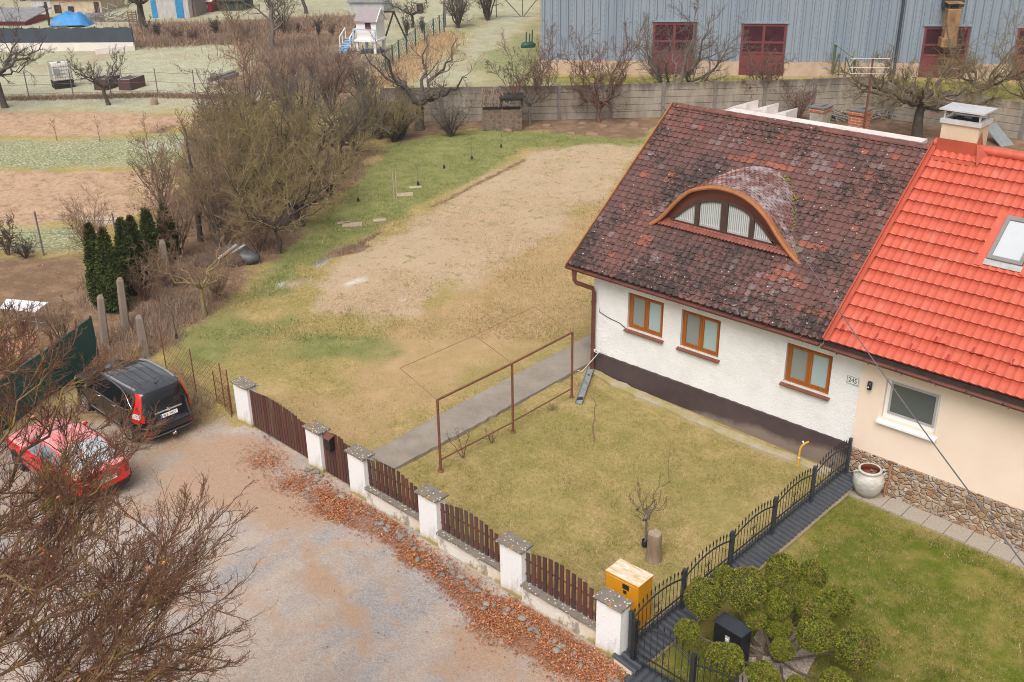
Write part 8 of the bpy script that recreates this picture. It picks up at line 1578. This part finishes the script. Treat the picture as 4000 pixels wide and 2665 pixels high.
for y in np.linspace(-.5, .5, 7):
    for x in (-.6, .6): mb.tube([(x, y, H0), (x, y, H0+1.12)], .007, 4)
mb.build('cage', M_CAGE, ib, world=False); mb = MB()
for z in (0, .16, .32):
    for y in (-.5, 0, .42): mb.box(-.62, .62, y, y+.1, z, z+.1)
    for x in np.linspace(-.62, .52, 6): mb.box(x, x+.1, -.52, .54, z+.1, z+.125)
mb.build('pallets', M_DKW, ib, world=False)
M_BED = simple('brown_bed_boards', (.10, .045, .045), .6, .2, 3); M_BEDR = simple('pale_bed_rim', (.42, .36, .35), .6, .2); M_BSOIL = simple('bed_soil', (.11, .07, .05), .95, .3, 6, .5)
for k, (a, b, c0, d, lab) in enumerate(((zc(0, 0, 1078, 728), zc(0, 0, 1188, 730), zc(0, 0, 1325, 686), zc(0, 0, 1205, 686), 'brown raised garden bed right of the leaning fruit tree'), (zc(0, 0, 850, 725), zc(0, 0, 965, 727), zc(0, 0, 1100, 683), zc(0, 0, 975, 683), 'brown raised garden bed behind the leaning fruit tree'))):
    z0 = gz(-40)+.72; q = [onp(2, z0, *p) for p in (a, b, c0, d)]; cen = sum(q)/4; t = thing('raised_bed', lab, 'raised bed', (cen[0], cen[1], gz(cen[0])), 0, 'raised beds'); o4 = q; i4 = [lerp(p, cen, .10) for p in q]
    dn = lambda p, h: np.array([p[0], p[1], z0-h]); mb = MB(); mb.add([dn(p, .03) for p in o4]+[dn(p, .9) for p in o4], [(j, (j+1) % 4, 4+(j+1) % 4, 4+j) for j in range(4)]); mb.build('boards', M_BED, t); mb = MB(); mb.add([dn(p, 0) for p in o4]+[dn(p, 0) for p in i4]+[dn(p, .03) for p in o4]+[dn(p, .3) for p in i4], [(j, (j+1) % 4, 4+(j+1) % 4, 4+j) for j in range(4)]+[(8+j, 8+(j+1) % 4, (j+1) % 4, j) for j in range(4)]+[(4+j, 4+(j+1) % 4, 12+(j+1) % 4, 12+j) for j in range(4)]); mb.build('rim', M_BEDR, t); mb = MB(); mb.add([dn(p, .10) for p in i4], [(0, 1, 2, 3)]); mb.build('soil', M_BSOIL, t)
for k, (px, py) in enumerate(((604, 408), (948, 412))): mb = MB(); mb.lathe([(.25, -.05), (.22, .15), (.2, .32), (0, .33)], (0, 0, 0), 10); tag(mb.build('stump', M_STUMP, None, world=False, loc=at(px, py)), 'small sawn stump on the grass '+('below the right raised bed' if k == 0 else 'beside the foot of the slim leaning tree'), 'stump')
# ---- screen fence on white wall
M_SCREEN = simple('dark_blue_screen_cloth', (.045, .058, .080), .7, .2, 1.2, .1, c2=(.035, .046, .062)); M_WHW = simple('white_base_wall', (.70, .64, .58), .9, .1, 1)
a, b = at(-250, 200), at(528, 170); a, b = at(-250, 202), at(527, 198); sf = thing('screen_fence', 'dark screen cloth fence on a low white wall', 'fence', lerp(a, b, .5)); zw, zt = hgt(b, 166), hgt(b, 106); d = b-a; L = np.linalg.norm(d); d /= L; e = np.array([-d[1], d[0], 0]); up = np.array([0, 0, 1.])
mb = MB(); mb.obox((a+b)/2+up*(zw/2-.1), d, e, up, L/2, .12, zw/2+.1); mb.build('base_wall', M_WHW, sf); mb = MB(); n = 14
V = []
for i in range(41): p = a+d*L*i/40; V += [p+up*(zw+.02)+e*.02*math.sin(i*2.1), p+up*(zt-.08*(i % 3 == 1))+e*.03*math.sin(i*1.7)]
V2 = [v+e*.012 for v in V]; mb.add(V, [(2*i, 2*i+2, 2*i+3, 2*i+1) for i in range(40)]); mb.add(V2, [(2*i+1, 2*i+3, 2*i+2, 2*i) for i in range(40)]); mb.build('cloth', M_SCREEN, sf); 
for i in range(12): p = a+d*L*i/11+e*.08; mb = MB(); mb.tube([p+up*zw, p+up*(zt+.08)], .035, 5); mb.build('post', M_DUCT, sf)
c_ = at(375, 212); a2 = b; mb = MB(); d2 = c_-b; L2 = np.linalg.norm(d2); d2 = d2/L2; mb.obox((b+c_)/2+up*.15, d2, np.array([-d2[1], d2[0], 0]), up, L2/2, .12, .25); mb.build('side_kerb', M_WHW, sf)
# ---- far sheds
M_PLANK = simple('silver_old_wood', (.26, .22, .20), .9, .3, 5, .3, streak=(6, 6, .8)); M_BLUEP = simple('bright_blue_paint', (.03, .26, .52), .5, .2, 3); M_REDPT = simple('red_shed_paint', (.40, .035, .045), .6, .2, 3); M_SHEDW = simple('whitewashed_shed', (.56, .52, .50), .9, .25, 2, .2, streak=(4, 4, .6)); M_ROOFG = simple('grey_sheet_roof', (.28, .27, .28), .6, .3, 3); M_TARPB = simple('blue_tarpaulin', (.02, .20, .50), .45, .25, 2.5, .5, .05, c2=(.05, .28, .60)); M_MUDB = simple('mud_wall', (.42, .32, .21), .95, .4, 1.8, .5, c2=(.62, .52, .40))
def hut(name, label, cat, px0, px1, py, top, depth, wallm, roofm, doors=(), roof='mono', over=.2, rise=.5):
    """small building whose front foot runs from px0 to px1 at row py; doors: (u0,u1,v0,v1,material,name)"""
    A, Bq = at(px0, py), at(px1, py); L = np.linalg.norm(Bq-A); az_ = math.atan2(Bq[1]-A[1], Bq[0]-A[0]); H = hgt(A, top); t = thing(name, label, cat, (A+Bq)/2, az_); mb = MB(); mb.box(-L/2, L/2, 0, depth, -.4, H); mb.build('wall', wallm, t, world=False)
    mb = MB()
    if roof == 'mono': mb.add([(-L/2-over, -over, H), (L/2+over, -over, H), (L/2+over, depth+over, H+rise), (-L/2-over, depth+over, H+rise), (-L/2-over, -over, H+.07), (L/2+over, -over, H+.07), (L/2+over, depth+over, H+rise+.07), (-L/2-over, depth+over, H+rise+.07)], [(3, 2, 1, 0), (4, 5, 6, 7), (0, 1, 5, 4), (1, 2, 6, 5), (2, 3, 7, 6), (3, 0, 4, 7)])
    mb.build('roof', roofm, t, world=False)
    for u0, u1, v0, v1, m_, nm in doors: q = MB(); q.box(-L/2+L*u0, -L/2+L*u1, -.05, -.003, H*v0, H*v1); q.build(nm, m_, t, world=False)
    return t, L, H
t_, L, H = hut('whitewashed_shed', 'whitewashed shed with two bright blue doors at the top', 'shed', 598, 742, 72, -18, 4, M_SHEDW, M_ROOFG, [(.0, .14, .02, .78, M_BLUEP, 'door'), (.66, .86, .02, .80, M_BLUEP, 'door')])
t_, L, H = hut('plank_shed', 'grey plank shed with a red framed gate beside the whitewashed shed', 'shed', 728, 768, 66, -12, 3, M_PLANK, M_ROOFG); q = MB()
for a, b, c0, d in ((.0, .08, 0, .6), (.7, .78, 0, .6), (.08, .7, .53, .6), (.08, .7, .0, .06)): q.box(-L/2+L*a, -L/2+L*b, -.09, -.06, H*c0, H*d)
q.bar((-L/2+L*.12, -.075, H*.5), (-L/2+L*.68, -.075, H*.08), .04, .10, 1); q.build('gate', [M_REDPT, M_WHW], t_, world=False)
hut('red_shed', 'small red shed with white edged roof at the top', 'shed', 776, 826, 49, 8, 2, M_REDPT, M_WHW, [(.2, .5, .0, .85, M_WHW, 'door'), (.24, .46, .02, .80, M_DKW, 'opening'), (.58, .78, .4, .75, M_PLAST, 'notice_board')], rise=.6); hut('netted_pen', 'dark green netted pen right of the red shed', 'pen', 842, 952, 42, 6, 3, simple('dark_green_net', (.035, .06, .05), .8, .3), M_DKW, rise=.1)
hut('ruined_barn', 'ruined mud walled barn with pale plaster at the top left', 'ruin', 130, 400, 52, -2, 5, M_MUDB, M_PLANK, [(.0, .28, .0, .95, M_SHEDW, 'plaster_patch'), (.09, .17, .32, .5, M_DKW, 'opening'), (.32, .42, .0, .6, M_DKW, 'door'), (.52, .60, .1, .5, M_DKW, 'opening'), (.9, .97, .0, .8, M_DKW, 'opening')], rise=.4); hut('sheet_roofed_shed', 'low shed with grey corrugated roof behind the screen fence at the left edge', 'shed', -120, 98, 100, 82, 4, M_REDPT, M_ROOFG, rise=.5, over=.4)
hut('polytunnel', 'pale plastic covered greenhouse at the very top', 'greenhouse', 1366, 1500, 52, 10, 4, simple('dull_clear_sheet', (.50, .50, .50), .4, .2, 2), M_ROOFG, rise=.5); hut('brown_barrel_shed', 'brown upright box standing on the top grass', 'box', 1628, 1648, 53, 24, .9, simple('brown_box', (.10, .045, .045), .7, .2), M_DKW, rise=.05, over=.03)
P = at(282, 101); tp_ = thing('tarpaulin_heap', 'heap covered with a bright blue tarpaulin behind the screen fence', 'heap', P, VW); mb = MB(); rr = random.Random(5); n = 15; V = []
for i in range(n):
    for j in range(9): u = (i/(n-1)-.5)*2; v = (j/8-.5)*2; z = 1.15*(1-abs(u)**4)*(1-abs(v)**3)+rr.uniform(-.05, .05)+.12*math.sin(i*1.3); V.append((u*1.65+rr.uniform(-.04, .04), v*1.1, max(.18 if abs(u) < .9 else .02, z)))
mb.add(V, [(i*9+j, (i+1)*9+j, (i+1)*9+j+1, i*9+j+1) for i in range(n-1) for j in range(8)], smooth=True); mb.build('tarpaulin', M_TARPB, tp_, world=False); mb = MB()
for k in range(12): mb.box(-1.5+k*.12, -1.40+k*.12, -.95, .6, 0, .45)
mb.build('firewood', M_BOARD, tp_, world=False)
P = at(440, 84); sp_ = thing('scrap_pile', 'pile of bent metal, planks and window frames near the far barn', 'rubbish', P, VW); rr = random.Random(9); mb = MB()
for k in range(26): x, y = rr.uniform(-1.6, 1.6), rr.uniform(-.5, .7); mb.bar((x-rr.uniform(.3, 1), y, rr.uniform(.05, .5)), (x+rr.uniform(.3, 1.), y+rr.uniform(-.3, .3), rr.uniform(.05, 1.1)), .08, .04)
mb.build('planks', M_PLANK, sp_, world=False); mb = MB()
for x, z, w, h in ((-.3, .5, 1.3, .8), (.3, .7, .8, .9)): mb.tube([(x-w/2, -.5, z), (x+w/2, -.6, z-.2), (x+w/2, -.3, z+h-.3), (x-w/2, -.2, z+h), (x-w/2, -.5, z)], .035, 5, cap=False)
mb.build('window_frames', M_CAGE, sp_, world=False); P = at(375, 84); mb = MB()
for k in range(14): mb.box(-.85+k*.12, -.75+k*.12, -.02+.02*(k % 2), .02+.02*(k % 2), 0, .75)
tag(mb.build('corrugated_panel', M_ZINC, None, world=False, loc=P, rz=VW), 'corrugated grey panel standing right of the blue heap', 'panel')
P = at(195, 100); mb = MB(); mb.tube([(0, 0, -.1), (-.06, 0, 2.0)], .12, 7); mb.blob((-.15, 0, 1.6), (.18, .15, .16), 2, n=6); tag(mb.build('timber_post', M_DKW, None, world=False, loc=P), 'dark thick timber post left of the blue heap', 'post'); P = at(385, 100); rf_ = thing('tube_swing', 'thin red tube swing behind the blue heap', 'frame', P, VW); mb = MB(); mb.tube([(-.2, 0, 0), (0, 0, 2.4), (.2, .2, 0)], .03, 5); mb.tube([(0, 0, 2.4), (-3.2, .3, 1.9)], .03, 5); mb.tube([(-3.4, .2, 0), (-3.2, .3, 1.9), (-3.1, .5, 0)], .03, 5); mb.build('tubes', M_REDPT, rf_, world=False)
P = at(522, 102); pb = thing('leaning_pallet', 'brown pallet standing upright beside the thick dark tree', 'pallet', P, VW); mb = MB(); [mb.box(-.4, .4, -.03, .0, .1+k*.2, .22+k*.2) for k in range(6)]; [mb.box(x, x+.08, 0, .08, 0, 1.3) for x in (-.4, -.04, .32)]; mb.build('slats', M_CRATE, pb, world=False)
# old planks on the frosty meadow
for k, (a, b) in enumerate(((zc(0, 0, 1930, 755), zc(0, 0, 2150, 680)), (zc(0, 0, 2050, 745), zc(0, 0, 2190, 700)))): p, q = at(*a), at(*b); mb = MB(); mb.bar(p+[0, 0, .15], q+[0, 0, .15], .35 if k == 0 else .15, .2); tag(mb.build('timber_beam', M_PLANK), ('long grey timber edge' if k == 0 else 'shorter pale plank')+' lying left of the brown thicket slope', 'beam')
# ---- playhouse on stilts
A = at(1402, 218); P = at(1440, 212); ph = thing('playhouse', 'white wooden playhouse on stilts with blue ramp stairs', 'playhouse', P, VW-.32); M_PW = simple('white_painted_boards', (.80, .77, .76), .7, .1, 3, .2, streak=(.4, .4, 7)); M_PBLUE = simple('pale_blue_paint', (.42, .56, .68), .5, .15, 4); M_PB2 = simple('blue_climbing_ramp', (.16, .30, .56), .5, .3, 5); M_SHING = simple('mauve_grey_shingles', (.34, .28, .29), .8, .2, 8, .3, streak=(.5, 5, 5))
dP = np.linalg.norm(P-O); k_ = dP/FPX; W2 = 88*k_/2; zf = hgt(P, 155); zr_ = hgt(P, 80); zt = hgt(P, 38); D = 1.5; print('playhouse', W2, zf, zr_, zt)
for x in (-W2+.08, W2*.72):
    for y in (-.12, D-.1): mb = MB(); mb.box(x-.09, x+.09, y-.09, y+.09, -.05, zf); mb.build('leg', M_PW, ph, world=False)
mb = MB(); mb.box(-W2-.1, W2+.05, -.35, D, zf-.12, zf+.02); mb.build('deck', M_PW, ph, world=False); mb = MB(); mb.box(-W2, W2*.85, 0, D, zf+.02, zr_); mb.build('wall', M_PW, ph, world=False); ym = D/2
mb = MB(); mb.add([(-W2*1.08, -.15, zr_-.08), (W2*.98, -.15, zr_-.08), (W2*.98, ym, zt), (-W2*1.08, ym, zt), (-W2*1.08, D+.15, zr_-.08), (W2*.98, D+.15, zr_-.08)], [(0, 1, 2, 3), (3, 2, 5, 4)]); mb.add([(-W2*1.08, -.15, zr_-.14), (W2*.98, -.15, zr_-.14), (W2*.98, ym, zt-.06), (-W2*1.08, ym, zt-.06), (-W2*1.08, D+.15, zr_-.14), (W2*.98, D+.15, zr_-.14)], [(3, 2, 1, 0), (4, 5, 2, 3)]); mb.build('roof', M_SHING, ph, world=False)
mb = MB(); mb.prism([(-.12, zr_-.07), (D+.12, zr_-.07), (ym, zt-.03)], 0, W2*.83, W2*.93); mb.build('gable', M_PW, ph, world=False); mb = MB(); mb.bar((W2, -.17, zr_-.1), (W2, ym, zt+.0), .05, .12); mb.bar((W2, D+.17, zr_-.1), (W2, ym, zt+.0), .05, .12); mb.build('bargeboards', M_PW, ph, world=False)
zw = zf+(zr_-zf)*.55; mb = MB(); mb.box(-.12, .32, -.02, -.004, zw, zw+.42); w_ = mb.build('window', M_DKW, ph, world=False); mb = MB(); mb.box(-.08, .28, -.026, -.02, zw+.02, zw+.14); mb.build('cushion', M_REDPT, w_, world=False); mb = MB(); [mb.box(a, b, -.04, -.02, c0, d) for a, b, c0, d in ((-.15, .35, zw+.42, zw+.46), (-.15, .35, zw-.05, zw))]; mb.build('window_frame', M_BED, w_, world=False)
mb = MB(); 
for z in (zf+.75,): mb.bar((-W2-.08, -.33, z), (W2*.9, -.33, z), .05, .08)
for x in (-W2-.08, W2*.9): mb.box(x-.04, x+.04, -.37, -.29, zf, zf+.78)
mb.build('railing', M_PBLUE, ph, world=False); mb = MB(); 
fx, fz = -W2-.15, zf; ft_ = np.array([fx-.75, -1.2, 0.]); tp0 = np.array([fx-.4, .15, fz]); dr = ft_-tp0; LL = np.linalg.norm(dr)
mb.bar(tp0, ft_, .75, .04); [mb.bar(tp0+dr*t+[-.38, 0, .05], tp0+dr*t+[.38, 0, .05], .05, .05, 1) for t in np.linspace(.06, .95, 10)]; mb.build('ramp', [M_PB2, M_PBLUE], ph, world=False); mb = MB()
for s_ in (-.42, .42):
    for t in (0, .28, .5): p = tp0+dr*t+[s_, 0, 0]; mb.bar(p, p+[0, 0, .75], .06, .06)
    mb.bar(tp0+[s_, 0, .75], tp0+dr*.5+[s_, 0, .72], .06, .06)
mb.bar(tp0+[.42, .1, .75], np.array([-W2, .1, fz+.75]), .05, .06); mb.build('handrail', M_PW, ph, world=False)
P = at(1458, 205); sb = thing('sandpit', 'sandpit with blue cover under the white playhouse', 'sandpit', P, VW); mb = MB(); mb.box(-.8, .8, -.5, .5, 0, .14); mb.build('frame', M_BED, sb, world=False); mb = MB(); mb.blob((0, 0, .16), (.75, .45, .06), 3, n=7, k=.3); mb.build('cover', M_TARPB, sb, world=False)
P = at(1500, 165); sw = thing('garden_swing', 'dark wooden swing legs splayed behind the playhouse', 'swing', P, VW); mb = MB(); hS = 2.3
for x in (-1.7, 0.9):
    for s_ in (-.9, .9): mb.bar((x+s_, s_*.3, 0), (x, 0, hS), .12, .12)
mb.bar((-1.8, 0, hS), (1.0, 0, hS), .12, .12); mb.build('legs', M_DKW, sw, world=False)
# green wire fence up the slope, far gate
M_GRNF = simple('green_coated_post', (.015, .085, .065), .5, .2); wire_fence('wire_fence', 'green wire fence running away uphill right of the playhouse', [at(x, y) for x, y in ((1508, 290), (1536, 262), (1560, 240), (1590, 215), (1625, 190), (1660, 168), (1695, 148), (1718, 134), (1735, 124))], 1.5, 7, M_GRNF, .05, .012, .45)
P = at(1738, 108); mb = MB(); mb.tube([(0, 0, -.1), (0, 0, 2.), (0, 0, 2.2)], [.13, .11, .04], 6); tag(mb.build('fence_post', M_POSTC, None, world=False, loc=P), 'pale pointed post at the top end of the green fence', 'post')
P = at(2035, 66); gt = thing('tube_gate', 'thin tube gate with diagonal braces left of the hall corner', 'gate', P, VW); mb = MB()
for a, b in (((-2.2, 0), (2.2, 0)), ((-2.2, 0), (-2.2, 3)), ((.15, 0), (.15, 3)), ((2.2, 0), (2.2, 3)), ((-2.2, 2.4), (0, 0)), ((.2, 0), (2.2, 2.4)), ((-2.2, 2.9), (2.2, 2.9))): mb.tube([(a[0], 0, a[1]), (b[0], 0, b[1])], .045, 5)
mb.build('tubes', M_WPOST, gt, world=False); P = at(2062, 185); fp = thing('tractor_fork', 'green pronged implement standing beside the hall corner', 'implement', P, VW); mb = MB(); [mb.tube([(x, 0, 0), (x+.05, .1, h)], .05, 5) for x, h in ((-.15, 1.1), (.1, 1.0), (.3, 1.25))]; mb.blob((.0, 0, .15), (.55, .4, .25), 1, n=6); mb.build('frame', M_GRNF, fp, world=False)
# wood rubble behind the houses, grey lid
P = at(3335, 468); rb = thing('brush_rubble', 'pile of grey branches and rubble beyond the brick chimneys', 'rubbish', P, VW); rr = random.Random(12); mb = MB()
for k in range(45): x, y = rr.uniform(-2, 2), rr.uniform(-.8, .8); a = rr.uniform(0, 3.1); l = rr.uniform(.3, .9); mb.tube([(x-l*math.cos(a), y-l*math.sin(a), rr.uniform(0, .3)), (x+l*math.cos(a), y+l*math.sin(a), rr.uniform(.1, .6))], .04, 4)
mb.build('branches', M_PLANK, rb, world=False); P = at(3900, 560); mb = MB(); mb.obox((0, 0, .35), (1, 0, 0), (0, .8, .6), (0, -.6, .8), .5, .8, .03); tag(mb.build('leaning_sheet', M_ZINC, None, world=False, loc=P, rz=VW+.6), 'grey sheet leaning in the garden right of the cream chimney', 'sheet')
# ---- dry undergrowth: dead stalks under the thicket and along fence lines
rng = np.random.RandomState(31)
def soilzone(x, y): w = weights(x, y); return (w['soil'] > .35+.4*rng.rand(len(x))) & (fbm(x, y, .5, 11, 3) > .42) & (np.hypot(x, y) < 75)
P = scatter(70000, 300, 1600, 420, 1620, soilzone); g = NT('dead_bramble'); M_BRAM = g.done(g.mix(g.attr('wc', 3), (.34, .235, .165), (.20, .135, .095)), .85, spec=.2)
blades('dry_undergrowth', P, .24, .75, .009, M_BRAM, rng)
P = scatter(16000, -200, 1000, 340, 400, lambda x, y: np.abs(fbm(x, y, .3, 2)) > .45); 
def strip(pts, n, w, h, nm, wd=.012):
    q = np.array([lerp(at(*pts[i]), at(*pts[i+1]), t) for i in range(len(pts)-1) for t in rng.rand(n)]); q[:, :2] += rng.randn(len(q), 2)*w; q[:, 2] = gz(q[:, 0]); blades(nm, q, h, .7, wd, M_BRAM if 'scrub' in nm or 'tuss' in nm or 'strip' in nm else M_STRAW, rng)
strip([(-200, 395), (288, 384), (618, 376), (932, 387)], 2600, .25, .22, 'dry_grass_strip', .018); strip([(1500, 330), (1600, 270), (1680, 200), (1740, 140)], 2600, .9, .35, 'dry_grass_bank', .022); strip([(520, 175), (700, 170), (900, 160), (1000, 165)], 2600, .9, .45, 'dry_scrub_strip', .024); strip([(1000, 200), (1150, 175), (1300, 170)], 2000, 1.2, .4, 'dry_scrub_bank', .024); strip([(640, 1330), (600, 1240), (700, 1180)], 1200, .5, .25, 'dry_tussocks', .010); strip([(560, 130), (800, 125), (1000, 120), (1350, 85)], 3500, 2.2, .5, 'brown_scrub', .03); strip([(1080, 215), (1250, 235), (1380, 290)], 3000, 2.0, .5, 'reddish_scrub', .022)
# ================================================================== thin winter haze
g = NT('thin_haze'); vol = g.n('VolumePrincipled'); vol.inputs['Density'].default_value = .00045; vol.inputs['Color'].default_value = (.93, .94, .96, 1); vol.inputs['Anisotropy'].default_value = .2
out = g.t.nodes['Material Output']; g.t.nodes.remove(g.b); g.L(vol.outputs[0], out.inputs['Volume'])
mb = MB(); mb.box(-260, 200, -60, 420, -3, 18); hz = mb.build('haze', g.m, None); tag(hz, kind='stuff'); S.cycles.volume_bounces = 0
